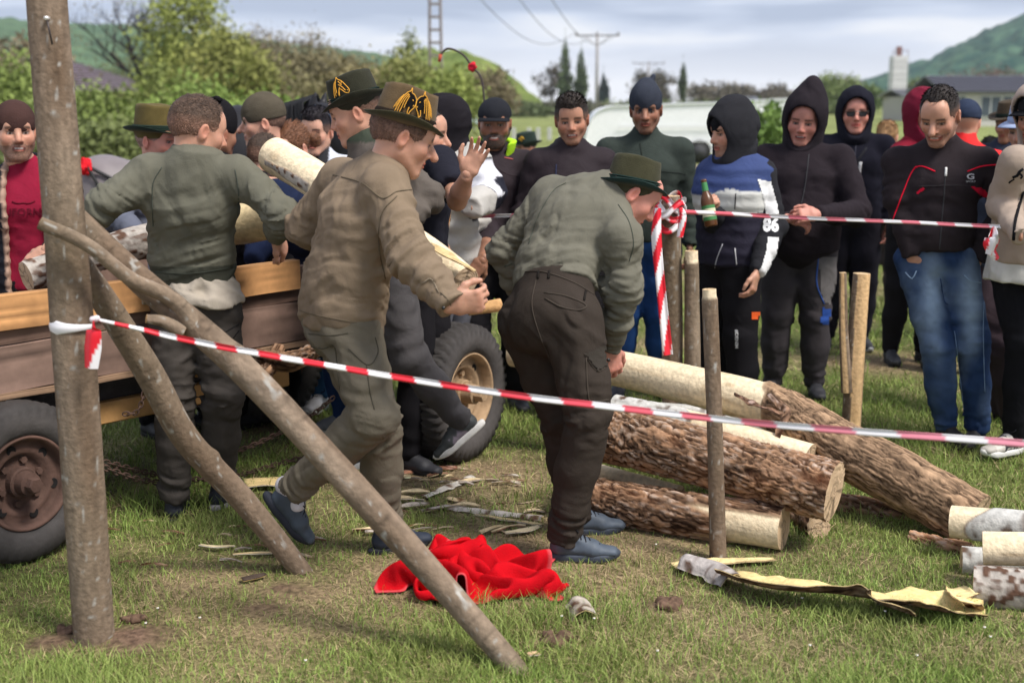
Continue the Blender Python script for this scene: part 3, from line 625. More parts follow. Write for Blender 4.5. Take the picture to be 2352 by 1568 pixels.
def hat(p, root, col, band=(.012, .02, .016), hh=.108, brim=.048, curl=.030, tilt=0., dent=.02, cord=None, edge=None, k=1.):
    n = 64; th_ = np.arange(n)/n*2*PI; rows = []
    prof = [(.90, -.03, 0), (1.0, -.004, 0), (1.25, -.004, .3), (1.55, -.003, .75), (1.0, 0, 1.0), (1.0, .003, 1.0), (1.55, .003, .75), (1.25, .003, .3), (1.0, .004, 0)]
    for i, (q, z, b) in enumerate(prof):
        R_ = b*brim
        if i < 2 or i == 8: xr, yr = .089*k*(q if i < 1 else 1), .107*k*(q if i < 1 else 1)
        else: xr, yr = .088*k+R_, .106*k+R_
        x = np.sin(th_)*xr; y = np.cos(th_)*yr-.012; zz = .048+z+curl*b**2*np.abs(np.sin(th_))**2.2-.010*b*b*np.maximum(np.cos(th_), 0)+.006*b*np.maximum(-np.cos(th_), 0)
        rows.append(np.stack([x, y, zz], 1))
    for q in (.12, .3, .5, .7, .86, .95):
        z = q*hh; rows.append(np.array([hat_pt(a, z, 0, k, hh) for a in th_]))
    top = rows[-1]
    for q, dz in ((.93, .06), (.8, .095), (.6, .10), (.38, .095), (.18, .09), (.02, .09)):
        V = top.copy(); cx = V3(0, -.012, 0); V[:, 0] = V[:, 0]*q; V[:, 1] = (V[:, 1]+.012)*q-.012; V[:, 2] = .048+hh*(.95+dz*.6)
        V[:, 2] -= dent*np.exp(-(V[:, 0]/.026)**2)*np.clip(1.1-q, 0, 1)*1.3; V[:, 2] -= .010*np.clip(V[:, 1]/.09, -.3, 1)*(1); rows.append(V)
    V = np.vstack(rows); hgt = np.clip((V[:, 2]-.07)/.1, 0, 1); pinch = 1-.16*hgt*np.clip(V[:, 1]/.08, 0, 1); V[:, 0] *= pinch
    m = len(rows); F = [(i*n+j, i*n+(j+1) % n, (i+1)*n+(j+1) % n, (i+1)*n+j) for i in range(m-1) for j in range(n)]+[[(m-1)*n+j for j in range(n)]]
    F = [f[::-1] for f in F]
    Rt = rotx(-tilt); tr = lambda P: hloc(p, (np.asarray(P)-V3(0, 0, .05))@Rt.T+V3(0, 0, .05)); c = np.tile(np.array(col, float), (len(V), 1))*(.85+.3*noise(V*25)[:, None])
    if edge is not None: c[3*n:6*n] = edge
    o = mk('hat', tr(V), F, M_felt, root, c); o.data.polygons.foreach_set('use_smooth', np.ones(len(F), bool))
    R_ = []
    for z, off in ((.004, .002), (.010, .004), (.024, .004), (.030, .001)): R_.append(np.array([hat_pt(a, z, off, k, hh) for a in th_]))
    Vb = np.vstack(R_); Fb = [(i*n+(j+1) % n, i*n+j, (i+1)*n+j, (i+1)*n+(j+1) % n) for i in range(3) for j in range(n)]
    mk('hat_band', tr(Vb), [f[::-1] for f in Fb], M_cloth, o, np.array(band, float))
    if cord is not None:
        mb = MB()
        for z in (.012, .019, .026): mb.tube([tr(hat_pt(a, z, .006, k, hh)) for a in np.append(th_, 0)], .0022, 6, cord, False)
        mb.obj('hat_cord', M_cloth, o, True)
    return o, tr
def pxhit(objs, u, v, off=.003):
    d = nrm(ray(u, v)); best = None
    for o in objs:
        if o.name not in BVH: V, F = GEO[o.name]; BVH[o.name] = BVHTree.FromPolygons([Vector(q) for q in V], F.tolist())
        h_, n_, i_, t = BVH[o.name].ray_cast(Vector((0, 0, CAMZ)), Vector(d))
        if h_ is not None and (best is None or t < best[0]): best = (t, np.array(h_), np.array(n_))
    if best is None: return None
    nn_ = best[2] if np.dot(best[2], d) < 0 else -best[2]
    return best[1]+nn_*off
BVH = {}
def pxline(name, objs, pts, r, col, mat=None, parent=None, n=None, off=.001):
    """a thin raised line (seam, zip, piping) lying on the surface of a garment"""
    q = []; pts = np.asarray(pts, float); L_ = np.linalg.norm(np.diff(pts, axis=0), axis=1).sum(); k = n or max(4, int(L_/7))
    for u, v in spline(pts, k):
        h_ = pxhit(objs, u, v, off)
        if h_ is not None and (not q or np.linalg.norm(h_-q[-1]) < .12): q.append(h_)
    if len(q) < 2: return None
    V, F, _, _ = tube(np.array(q), r, 6); return mk(name, V, F, mat or M_cloth, parent or objs[0], np.array(col, float))
def pxpatch(name, objs, poly, col, mat=None, parent=None, step=5, off=.003):
    """a thin sewn patch following the garment: grid of points inside a polygon"""
    poly = np.asarray(poly, float); (u0, v0), (u1, v1) = poly.min(0), poly.max(0); nu, nv = int((u1-u0)/step)+2, int((v1-v0)/step)+2
    def inside(u, v):
        c = False; n = len(poly)
        for i in range(n):
            (x1, y1), (x2, y2) = poly[i], poly[(i+1) % n]
            if (y1 > v) != (y2 > v) and u < (x2-x1)*(v-y1)/(y2-y1)+x1: c = not c
        return c
    idx = {}; V = []; F = []
    for i in range(nu):
        for j in range(nv):
            u, v = u0+(u1-u0)*i/(nu-1), v0+(v1-v0)*j/(nv-1); h_ = pxhit(objs, u, v, off)
            if h_ is not None: idx[i, j] = len(V); V.append(h_)
    for i in range(nu-1):
        for j in range(nv-1):
            q = [(i, j), (i+1, j), (i+1, j+1), (i, j+1)]
            if inside(u0+(u1-u0)*(i+.5)/(nu-1), v0+(v1-v0)*(j+.5)/(nv-1)) and all(k in idx for k in q): F.append([idx[k] for k in q][::-1])
    if not F: return None
    return mk(name, V, F, mat or M_cloth, parent or objs[0], np.array(col, float))
def textmesh(txt, bold=0.):
    cu = bpy.data.curves.new('t', 'FONT'); cu.body = txt; cu.align_x = 'CENTER'; cu.align_y = 'CENTER'; cu.offset = bold; cu.resolution_u = 2
    o = bpy.data.objects.new('t', cu); C.objects.link(o); dg = bpy.context.evaluated_depsgraph_get(); me = bpy.data.meshes.new_from_object(o.evaluated_get(dg))
    V = np.array([v.co[:] for v in me.vertices]); F = [list(f.vertices) for f in me.polygons]
    bpy.data.objects.remove(o); bpy.data.curves.remove(cu); bpy.data.meshes.remove(me); return V, F
def pxtext(name, objs, txt, uc, vc, wpx, hpx, col, ang=0., bold=.02, mat=None, parent=None, off=.004):
    V, F = textmesh(txt, bold); mn, mx = V.min(0), V.max(0); a = math.radians(ang); P = []
    for x, y, _ in V:
        x = ((x-mn[0])/(mx[0]-mn[0])-.5)*wpx; y = ((y-mn[1])/(mx[1]-mn[1])-.5)*hpx; u = uc+x*math.cos(a)+y*math.sin(a); v = vc+x*math.sin(a)-y*math.cos(a)
        h_ = pxhit(objs, u, v, off)
        if h_ is None: return None
        P.append(h_)
    return mk(name, P, F, mat or M_cloth, parent or objs[0], np.array(col, float), False)
def person(p, label, cat='man', group=None): return empty('person', p.base, label, cat, group)
# ---------------------------------------------------------------- ground, grass, hills
rng = np.random.RandomState(3)
def gz(x, y):
    return 0.012*(noise(np.stack([x*1.3, y*1.3, 0*x], -1))-.5)*2+.25*np.clip((y-30)/60, 0, 1)*0
def ground():
    ys = np.concatenate([np.linspace(-4, 2.8, 12), np.linspace(2.9, 14, 210), np.geomspace(14.2, 2500, 70)])
    t = np.linspace(-1, 1, 181); X = []; 
    for y in ys: wdt = np.clip(5+abs(y)*.55, 6, None); X.append(np.stack([t*wdt*(1+0*t), 0*t+y], 1))
    P = np.array(X); z = gz(P[..., 0], P[..., 1])
    far = np.clip((P[..., 1]-14)/6, 0, 1); z = z*(1-far)
    # loose soil round the post and molehills
    for (cx, cy, r, hgt) in MOUNDS: z = z+hgt*np.exp(-((P[..., 0]-cx)**2+(P[..., 1]-cy)**2)/r**2)*(.6+.8*noise(np.dstack([P*22, P[..., :1]*0])))
    V = np.dstack([P, z]).reshape(-1, 3); n = 181; m = len(ys)
    i = np.arange(m-1)[:, None]*n; j = np.arange(n-1)[None, :]; F = np.stack([i+j, i+j+1, i+n+j+1, i+n+j], -1).reshape(-1, 4)
    return V, F
pb = gr(215, 1470)
MOUNDS = [(pb[0]+.13, pb[1]+.0, .10, .03), (pb[0]-.12, pb[1]-.03, .06, .03), (gr(660, 1355)[0], gr(660, 1355)[1], .05, .02), (gr(1270, 1475)[0], gr(1270, 1475)[1], .05, .03), (gr(1525, 1395)[0], gr(1525, 1395)[1], .05, .028), (gr(600, 1400)[0], gr(600, 1400)[1], .05, .012)]
DRY = []
def soilmask(x, y):
    """0 = grass, 1 = bare straw and soil; worn area round the men and wagon"""
    P = np.stack([x, y, 0*x], -1); n = fbm(P*np.array([1.5, 1.5, 1])+4.1, 4)
    a = np.exp(-(((x+.55)/1.3)**2+((y-4.95)/.75)**2)); b = .5*np.exp(-(((x+1.3)/.9)**2+((y-4.1)/.4)**2)); c = .35*np.exp(-(((x-1.9)/.8)**2+((y-7.2)/.8)**2))+.42*np.exp(-(((x+.75)/.55)**2+((y-4.35)/.38)**2))
    m = np.clip((n-.47)*3.0+.85*a+.5*b+c+.02, 0, 1)
    for (cx, cy, r, hgt) in MOUNDS: m = np.maximum(m, 1.4*np.exp(-((x-cx)**2+(y-cy)**2)/(r*1.15)**2))
    return np.clip(m, 0, 1)
def m_ground():
    m = bpy.data.materials.new('meadow_soil'); m.use_nodes = True; t = m.node_tree; l = t.links; b = t.nodes['Principled BSDF']; b.inputs['Roughness'].default_value = .95; b.inputs['Specular IOR Level'].default_value = .1
    a = t.nodes.new('ShaderNodeAttribute'); a.attribute_name = 'Col'; tcn = t.nodes.new('ShaderNodeTexCoord')
    n1 = t.nodes.new('ShaderNodeTexNoise'); n1.inputs['Scale'].default_value = 45; n1.inputs['Detail'].default_value = 8; l.new(tcn.outputs['Object'], n1.inputs['Vector'])
    n2 = t.nodes.new('ShaderNodeTexNoise'); n2.inputs['Scale'].default_value = 6; n2.inputs['Detail'].default_value = 5; l.new(tcn.outputs['Object'], n2.inputs['Vector'])
    mr = t.nodes.new('ShaderNodeMapRange'); mr.inputs['From Min'].default_value = .3; mr.inputs['From Max'].default_value = .7; mr.inputs['To Min'].default_value = .5; mr.inputs['To Max'].default_value = 1.5; l.new(n1.outputs['Fac'], mr.inputs[0])
    mr2 = t.nodes.new('ShaderNodeMapRange'); mr2.inputs['From Min'].default_value = .3; mr2.inputs['From Max'].default_value = .7; mr2.inputs['To Min'].default_value = .8; mr2.inputs['To Max'].default_value = 1.2; l.new(n2.outputs['Fac'], mr2.inputs[0])
    mu = t.nodes.new('ShaderNodeMath'); mu.operation = 'MULTIPLY'; l.new(mr.outputs[0], mu.inputs[0]); l.new(mr2.outputs[0], mu.inputs[1])
    vm = t.nodes.new('ShaderNodeVectorMath'); vm.operation = 'SCALE'; l.new(a.outputs['Color'], vm.inputs[0]); l.new(mu.outputs[0], vm.inputs['Scale']); l.new(vm.outputs[0], b.inputs['Base Color'])
    bp = t.nodes.new('ShaderNodeBump'); bp.inputs['Strength'].default_value = .8; bp.inputs['Distance'].default_value = .02; l.new(n1.outputs['Fac'], bp.inputs['Height']); l.new(bp.outputs[0], b.inputs['Normal'])
    return m
M_ground = m_ground()
V, F = ground()
sm = soilmask(V[:, 0], V[:, 1])[:, None]; nn_ = noise(V*np.array([.8, .8, 1]))[:, None]
g0 = np.array([.085, .105, .03])*(1-nn_)+np.array([.13, .135, .045])*nn_; soil = np.array([.25, .18, .11])
cg = g0*(1-sm)+soil*sm
fr = np.clip((V[:, 1]-12)/20, 0, 1)[:, None]; cg = cg*(1-fr)+np.array([.19, .215, .075])*(.8+.5*nn_)*fr
for (cx, cy, r, hgt) in MOUNDS:
    k = np.clip(1.2*np.exp(-((V[:, 0]-cx)**2+(V[:, 1]-cy)**2)/(r*1.1)**2), 0, 1)[:, None]; cg = cg*(1-k)+np.array([.135, .085, .06])*k
tag(mk('ground', V, F, M_ground, None, cg, True, base=(0, 0, 0)), kind='structure')
def grass():
    Vs = []; Cs = []
    zones = [(2.9, 5.2, 115000, .030, .0031), (5.2, 8.0, 66000, .042, .0042), (8.0, 16.0, 42000, .06, .0075), (16., 34., 15000, .10, .018)]
    for y0, y1, n, hh, wd in zones:
        y = y0+(y1-y0)*rng.rand(n)**.9; x = (rng.rand(n)*2-1)*(y*.43+.25)
        ck = noise(np.stack([x*5, y*5, 0*x], -1)); dens = fbm(np.stack([x*2.3+9, y*2.3, 0*x], -1), 3)
        sm = soilmask(x, y); keep = rng.rand(n) < np.clip(1.0-.45*sm, .25, 1)
        for (cx, cy, r, _) in MOUNDS: keep &= rng.rand(n) > 1.0*np.exp(-((x-cx)**2+(y-cy)**2)/r**2)
        x, y, ck, sm, dens = x[keep], y[keep], ck[keep], sm[keep], dens[keep]; n = len(x)
        H_=0; lush = 1.2*np.clip(noise(np.stack([x*3.1, y*3.1, 0*x+5], -1))-.45, 0, 1)*2+np.exp(-(((x-.02)/.35)**2+((y-4.15)/.3)**2))+.8*np.exp(-(((x-1.1)/.9)**2+((y-4.2)/.35)**2))+.5*np.exp(-((y-3.5)/.35)**2)
        H = hh*(.35+.9*rng.rand(n)**1.5+1.0*np.clip(dens-.42, 0, 1)*3+.5*lush)*(1-.45*sm); a = rng.rand(n)*2*PI; wdt = wd*(.6+.8*rng.rand(n))
        dry = rng.rand(n) < (.16+.62*sm); lean = np.where(dry, 1.2+1.5*rng.rand(n), .25+.9*rng.rand(n)**1.2)
        la = rng.rand(n)*2*PI; lx, ly = np.cos(la)*lean*H, np.sin(la)*lean*H; H = np.where(dry, H*.45, H)
        z = gz(x, y)*(1-np.clip((y-14)/6, 0, 1)); wx, wy = np.cos(a)*wdt*.5, np.sin(a)*wdt*.5; b = np.stack([x, y, z-.003], 1)
        m = b+np.stack([lx*.35, ly*.35, H*.62], 1); t = b+np.stack([lx, ly, H], 1); W = np.stack([wx, wy, 0*wx], 1)
        Q = np.stack([b-W, b+W, m+W*.7, t, m-W*.7], 1); Vs.append(Q.reshape(-1, 3))
        r = rng.rand(n, 1); gcol = np.array([.12, .205, .035])*(1-r)+np.array([.34, .43, .11])*r; dc = np.array([.40, .31, .17])*(.6+.8*rng.rand(n, 1)); yl = rng.rand(n, 1)*.5
        pc = np.clip((ck-.35)*2, 0, 1)[:, None]; gcol = gcol*(1-.35*pc)+np.array([.30, .29, .10])*.35*pc; c = np.where(dry[:, None], dc, gcol)
        c = np.clip(c, .01, 1); Cs.append(np.repeat(c, 5, 0))
    V = np.vstack(Vs); n = len(V)//5; k = np.arange(n)[:, None]*5
    F4 = np.hstack([k, k+1, k+2, k+4]); F3 = np.hstack([k+4, k+2, k+3])
    me = bpy.data.meshes.new('grass'); me.vertices.add(len(V)); me.vertices.foreach_set('co', V.astype(np.float32).ravel())
    lp = np.concatenate([F4.ravel(), F3.ravel()]).astype(np.int32); me.loops.add(len(lp)); me.loops.foreach_set('vertex_index', lp)
    st = np.concatenate([np.arange(n)*4, n*4+np.arange(n)*3]).astype(np.int32); me.polygons.add(2*n); me.polygons.foreach_set('loop_start', st); me.update(calc_edges=True)
    ca = me.color_attributes.new('Col', 'FLOAT_COLOR', 'POINT'); ca.data.foreach_set('color', np.hstack([np.vstack(Cs), np.ones((len(V), 1))]).astype(np.float32).ravel())
    m = material('grass_blades', rough=.6, spec=.25, var=.1, varscale=3)
    o = bpy.data.objects.new('grass', me); me.materials.append(m); C.objects.link(o); tag(o, 'short trampled green and straw coloured grass of the meadow', 'grass', kind='stuff')
grass()
def hill(name, pts, Y, depth, c0, c1, amp, cell, h0=0., kind='structure'):
    """ridge profile: picture points (u, v) of the skyline at distance Y, sloping back down to both sides"""
    us = np.array([p[0] for p in pts], float); vs = np.array([p[1] for p in pts], float); n = 260; U = np.linspace(us[0], us[-1], n); Vv = np.interp(U, us, vs)
    top = np.array([at(u, v, Y) for u, v in zip(U, Vv)]); m = 50; rows = []
    for j in range(m+1):
        q = j/m; s = math.sin(q*PI/2)**.8 if j < m else 1; y = Y-depth*(1-q); P = top.copy(); P[:, 1] = y; P[:, 0] *= y/Y; P[:, 2] = top[:, 2]*s*(1 if True else 0); rows.append(P)
    b = top.copy(); b[:, 1] += depth; b[:, 2] = -5; rows.append(b)
    V = np.vstack(rows); V[:, 2] += amp*(noise(V/cell)+.6*noise(V/cell*2.7)-.8)*np.clip(V[:, 2]/8, 0, 1); nz_ = fbm(V/cell*1.7, 3)[:, None]
    k = np.clip((nz_-.35)*3, 0, 1); c = np.array(c0)*(1-k)+np.array(c1)*k
    i = np.arange(m+1)[:, None]*n; j = np.arange(n-1)[None, :]; F = np.stack([i+j, i+j+1, i+n+j+1, i+n+j], -1).reshape(-1, 4)
    mt = material(name+'_woodland', rough=1, spec=0, var=.3, varscale=1.6/cell, bump=(2/cell, .8), bdist=cell/8)
    return tag(mk(name, V, F, mt, None, c, True, base=(0, Y, 0)), kind=kind)
hill('hill_far_left', [(-400, 80), (0, 62), (70, 68), (180, 72), (300, 78), (640, 112), (900, 140), (1100, 205), (1180, 232), (1300, 250)], 900, 500, (.07, .12, .07), (.11, .17, .09), 4, 14)
hill('hill_near_left', [(-400, 260), (700, 225), (860, 170), (960, 135), (1060, 130), (1120, 152), (1190, 198), (1240, 232), (1270, 245)], 330, 150, (.085, .125, .035), (.22, .26, .075), 3.5, 7)
hill('hill_right', [(1960, 215), (2010, 184), (2060, 170), (2130, 152), (2200, 118), (2290, 78), (2352, 52), (2500, 15), (2800, -40)], 1500, 800, (.02, .06, .045), (.075, .14, .085), 9, 16)
# ---------------------------------------------------------------- trees
def leafcloud(n, cen, rad, size, c0, c1, seed, clump=9, hollow=.3, tri=False):
    n = int(n*2.6); size = size*.58; c0 = np.array(c0); c1 = np.array(c1)*1.2; c0 = c0*.55+c1*.45; gy_ = c0.mean(); c0 = c0*.85+gy_*.15; c1 = c1*.9+c1.mean()*.1; r = np.random.RandomState(seed); K = max(8, n//110); cc = r.randn(K, 3); cc /= np.linalg.norm(cc, axis=1)[:, None]; cc *= (hollow+(1-hollow)*r.rand(K, 1)**.5)
    i = r.randint(0, K, n); P = cc[i]+r.randn(n, 3)*(.16+.10*r.rand(K)[i][:, None]); P[:, 2] = np.maximum(P[:, 2], -.95); P = P*np.asarray(rad)+np.asarray(cen)
    a = r.randn(n, 3); a /= np.linalg.norm(a, axis=1)[:, None]; b = np.cross(a, r.randn(n, 3)); b /= np.linalg.norm(b, axis=1)[:, None]; s = size*(.5+r.rand(n, 1))
    V = np.stack([P-a*s, P+b*s*.6, P+a*s, P-b*s*.6], 1).reshape(-1, 3); F = np.arange(4*n).reshape(-1, 4); k = (r.rand(K)[i][:, None]*.7+.3*r.rand(n, 1)); c = np.array(c0)*(1-k)+np.array(c1)*k
    return V, F, np.repeat(c, 4, 0)
def limbs(base, H, spread, seed, depth=4, r0=.12, up=.75, n0=4):
    r = random.Random(seed); segs = []
    def go(p, d, L_, rad, k):
        pts = [p]; q = p.copy(); dd = d.copy()
        for _ in range(3): dd = nrm(dd+V3(r.uniform(-1, 1), r.uniform(-1, 1), r.uniform(-.3, .8))*.16); q = q+dd*L_/3; pts.append(q)
        segs.append((np.array(pts), rad, rad*.62, k))
        if k < depth:
            for c_ in range(r.randint(2, 3) if k else n0):
                t = r.uniform(.45, 1); pp = pts[0]+(pts[-1]-pts[0])*t; a = r.uniform(0, 2*PI); nd = nrm(dd*up+V3(math.cos(a), math.sin(a), r.uniform(0, .5))*spread); go(pp, nd, L_*r.uniform(.55, .8), rad*.58, k+1)
    go(np.array(base, float), V3(r.uniform(-.1, .1), r.uniform(-.1, .1), 1), H*.36, r0, 0); return segs
def tree(name, label, cat, u, v_top, Y, width, c0, c1, kind='leafy', seed=0, n=2600, size=.2, group=None, bare=.0, bark=(.07, .055, .045), depth=3, vb=None, low=.12):
    top = at(u, v_top, Y); H = top[2]; b = V3(top[0], Y, 0); t = empty(name, b, label, cat, group); W = width/3000*Y/2
    if kind != 'bush':
        sg = limbs(b, H*(1.0 if kind == 'bare' else .95), .85 if kind != 'poplar' else .18, seed, depth=(5 if kind == 'bare' else depth), r0=max(.07, H*.022)); mb = MB(); mb2 = MB()
        zmax = max(s[0][:, 2].max() for s in sg); xs = max(abs(s[0][:, 0]-b[0]).max() for s in sg)
        for P, ra, rb, k in sg:
            P = P.copy(); P[:, 2] *= H*(.98 if kind == 'bare' else .85)/zmax; P[:, 0] = b[0]+(P[:, 0]-b[0])*min(1.6, W*.95/xs); P[:, 1] = b[1]+(P[:, 1]-b[1])*min(1.6, W*.95/xs)
            (mb if k == 0 else mb2).tube(P, np.linspace(ra, rb, len(P)), 7 if k == 0 else (5 if k < 3 else 3), bark, caps=False)
        mb.obj('trunk', M_bark, t, True); mb2.obj('branches', M_bark, t, True)
    if kind == 'leafy': V, F, c = leafcloud(n, (b[0], b[1], H*.56), (W, W*.8, H*.45), size, c0, c1, seed, hollow=.25)
    elif kind == 'bush': V, F, c = leafcloud(n, (b[0], b[1], H*.42), (W, W*.7, H*.56), size, c0, c1, seed, hollow=.2)
    elif kind == 'poplar': V, F, c = leafcloud(n, (b[0], b[1], H*.54), (W, W, H*.47), size, c0, c1, seed, hollow=.1); q = np.clip(1.15-np.abs(V[:, 2]/H-.45)*1.4, .15, 1)[:, None]; V[:, :2] = b[:2]+(V[:, :2]-b[:2])*q
    elif kind == 'conifer':
        V, F, c = leafcloud(n, (b[0], b[1], H*.5), (W, W, H*.5), size, c0, c1, seed, hollow=.1); q = np.clip(1.15*(1-V[:, 2]/H), .05, 1)[:, None]; V[:, :2] = b[:2]+(V[:, :2]-b[:2])*q
    elif kind == 'bare' and bare: V, F, c = leafcloud(int(n*bare), (b[0], b[1], H*.62), (W, W*.8, H*.38), size, c0, c1, seed, hollow=.3)
    else: return t
    V[:, 2] = np.maximum(V[:, 2], .02); mk('crown' if kind != 'bush' else 'foliage', V, F, M_leaf, t, c, False); return t
G0, G1 = (.055, .085, .018), (.20, .27, .05)
Y0, Y1 = (.15, .17, .03), (.33, .37, .07)
B0, B1 = (.12, .095, .06), (.22, .175, .10)
GL = 'trees of the left hedgerow'
tree('bare_tree', 'tall dark leafless tree standing left of the bright green leafing tree', 'tree', 305, -70, 62, 300, B0, B1, 'bare', 11, 500, .10, GL, .6, (.035, .03, .035))
tree('bare_tree', 'slimmer dark leafless tree leaning just beside the bright green leafing tree', 'tree', 345, -40, 60, 200, B0, B1, 'bare', 12, 500, .10, GL, .3, (.04, .033, .036))
tree('leafing_tree', 'tall tree with fresh bright green leaves above the man in the grey sweatshirt', 'tree', 425, -60, 58, 190, G0, Y1, 'leafy', 5, 3800, .15, GL)
LB = [  # u, vtop, Y, width, palette, kind, n, size, label
 (20, 95, 70, 230, B0, B1, 'bare', 2200, .22, 'brownish green tree at the far left edge behind the post'),
 (20, 140, 48, 230, (.10, .15, .025), (.26, .33, .07), 'bush', 3200, .16, 'bright green bush left of the thick post, above the man in the red shirt'),
 (190, 212, 44, 300, (.07, .10, .02), (.20, .26, .05), 'bush', 3000, .16, 'green bush in front of the purple tiled roof'),
 (335, 120, 120, 210, (.07, .08, .03), (.15, .16, .05), 'leafy', 2200, .2, 'dull green tree rising behind the purple tiled roof'),
 (370, 160, 52, 200, (.08, .10, .025), (.21, .25, .05), 'bush', 2600, .17, 'olive bush under the tall leafless tree'),
 (520, 85, 56, 200, (.11, .125, .03), (.27, .28, .06), 'leafy', 3000, .17, 'yellow green leafing tree right of the tallest green tree'),
 (470, 185, 40, 260, (.08, .13, .02), (.23, .32, .06), 'bush', 3200, .14, 'fresh green bush behind the bare head of the man in the sweatshirt'),
 (620, 60, 66, 170, B0, B1, 'bare', 1500, .12, 'thin leafless tree above the man in the olive beanie'),
 (560, 70, 80, 150, B0, B1, 'bare', 1500, .12, 'faint bare tree top behind the yellow green tree'),
 (610, 150, 58, 230, B0, (.22, .20, .08), 'bare', 2800, .17, 'brown budding tree left of the black horse'),
 (700, 75, 74, 150, B0, B1, 'bare', 1500, .12, 'leafless tree with a rounded top above the black horse'),
 (740, 120, 62, 260, (.10, .085, .045), (.22, .19, .09), 'bare', 3000, .18, 'wide brown budding tree behind the black horse'),
 (620, 225, 36, 210, (.07, .12, .02), (.20, .29, .05), 'bush', 2600, .13, 'low bright green bush behind the man in the olive beanie'),
 (780, 110, 84, 140, B0, B1, 'bare', 1500, .12, 'leafless tree top between the black horse and the two men in hats'),
 (840, 150, 60, 220, (.12, .10, .045), (.25, .21, .09), 'bare', 2600, .18, 'brown tree above the hat with the single horse head'),
 (935, 95, 66, 90, (.10, .12, .05), (.22, .25, .09), 'leafy', 1500, .15, 'small round topped green tree left of the lattice pylon'),
 (950, 140, 52, 180, (.10, .11, .03), (.24, .25, .06), 'leafy', 2600, .15, 'olive green tree directly behind the lattice pylon'),
 (1040, 165, 50, 130, (.11, .14, .03), (.26, .31, .06), 'leafy', 2400, .14, 'light green tree just right of the lattice pylon'),
 (1110, 165, 90, 150, B0, (.20, .16, .08), 'bare', 2200, .22, 'brown tree on the slope of the yellow green hill'),
 (870, 230, 42, 240, (.07, .10, .02), (.19, .24, .05), 'bush', 2400, .14, 'green bush behind the hats of the two middle men'),
 (300, 280, 30, 420, (.06, .08, .025), (.15, .18, .05), 'bush', 3200, .12, 'dark green hedge bush behind the grey horse'),
 (90, 285, 30, 330, (.05, .07, .02), (.13, .16, .045), 'bush', 2800, .12, 'dark hedge bush behind the man in the red shirt')]
for i, (u, v, Y, wd, a, b, kd, n, sz, lb) in enumerate(LB):
    tree({'bush': 'hedge_bush', 'bare': 'bare_tree', 'leafy': 'hedgerow_tree'}[kd], lb, 'bush' if kd == 'bush' else 'tree', u, v, Y, wd, a, b, kd, 40+i, n, sz, GL, .8 if kd == 'bare' else 0, (.10, .085, .07))
RB = [
 (1265, 150, 260, 80, B0, (.12, .10, .08), 'bare', 900, .5, 'bare grey tree left of the two poplars'),
 (1298, 108, 250, 30, (.05, .07, .03), (.11, .15, .06), 'poplar', 900, .5, 'taller slender poplar left of its shorter neighbour'),
 (1335, 124, 250, 28, (.05, .07, .03), (.11, .15, .06), 'poplar', 900, .5, 'shorter slender poplar left of the utility pole'),
 (1386, 160, 240, 40, (.02, .03, .03), (.04, .06, .055), 'conifer', 1000, .5, 'dark conifer beside the foot of the utility pole'),
 (1500, 168, 300, 90, B0, (.10, .09, .06), 'leafy', 1200, .6, 'dark brown tree under the second, smaller utility pole'),
 (1571, 140, 260, 22, (.04, .06, .03), (.09, .12, .05), 'poplar', 800, .5, 'lone slender poplar right of the grey beanie'),
 (1640, 190, 320, 150, B0, (.15, .13, .09), 'leafy', 1200, .6, 'brown tree line clump above the white van roof'),
 (1720, 195, 320, 150, B0, (.15, .13, .09), 'leafy', 1200, .6, 'brown tree clump behind the hood of the man with the bottle'),
 (1790, 200, 320, 110, B0, (.14, .12, .08), 'leafy', 1000, .6, 'low brown tree clump left of the black hood with a point'),
 (1920, 182, 220, 130, (.09, .13, .03), (.21, .27, .07), 'leafy', 1500, .45, 'light green tree between the two dark hoods'),
 (1990, 200, 200, 90, (.07, .11, .03), (.15, .21, .06), 'leafy', 1300, .4, 'mid green tree left of the white silo tower'),
 (1940, 180, 340, 120, B0, (.13, .11, .08), 'leafy', 1000, .6, 'grey brown tree behind the light green tree'),
 (2110, 190, 230, 60, (.09, .12, .03), (.18, .22, .06), 'leafy', 900, .4, 'small green tree right of the silo tower'),
 (2290, 165, 300, 200, (.09, .06, .045), (.16, .11, .08), 'leafy', 1200, .6, 'brownish wood edge above the long grey roof'),
 (1750, 250, 30, 130, (.06, .12, .02), (.17, .27, .05), 'bush', 1800, .12, 'fresh green bush in front of the white van, beside the hooded man with the bottle'),
 (1200, 235, 150, 130, (.05, .07, .03), (.12, .15, .06), 'bush', 1200, .4, 'dark hedge at the foot of the yellow green hill'),
 (1105, 215, 110, 110, (.05, .08, .025), (.12, .17, .05), 'bush', 1300, .3, 'green bush behind the man in the black cap'),
 (1560, 232, 200, 400, (.06, .09, .03), (.14, .17, .06), 'bush', 1800, .5, 'long low green hedge above the white van'),
 (1860, 232, 190, 260, (.06, .09, .03), (.15, .19, .06), 'bush', 1500, .5, 'low green hedge behind the man in the pointed hood'),
 (1310, 235, 170, 200, (.07, .07, .05), (.14, .14, .09), 'bush', 1500, .4, 'grey green hedge behind the bare headed man in the dark hoodie')]
for i, (u, v, Y, wd, a, b, kd, n, sz, lb) in enumerate(RB):
    tree({'bush': 'hedge_bush', 'bare': 'bare_tree', 'leafy': 'village_tree', 'poplar': 'poplar_tree', 'conifer': 'conifer_tree'}[kd], lb, 'bush' if kd == 'bush' else 'tree', u, v, Y, wd, a, b, kd, 90+i, n, sz, 'trees of the village skyline', .5 if kd == 'bare' else 0, (.06, .05, .055))
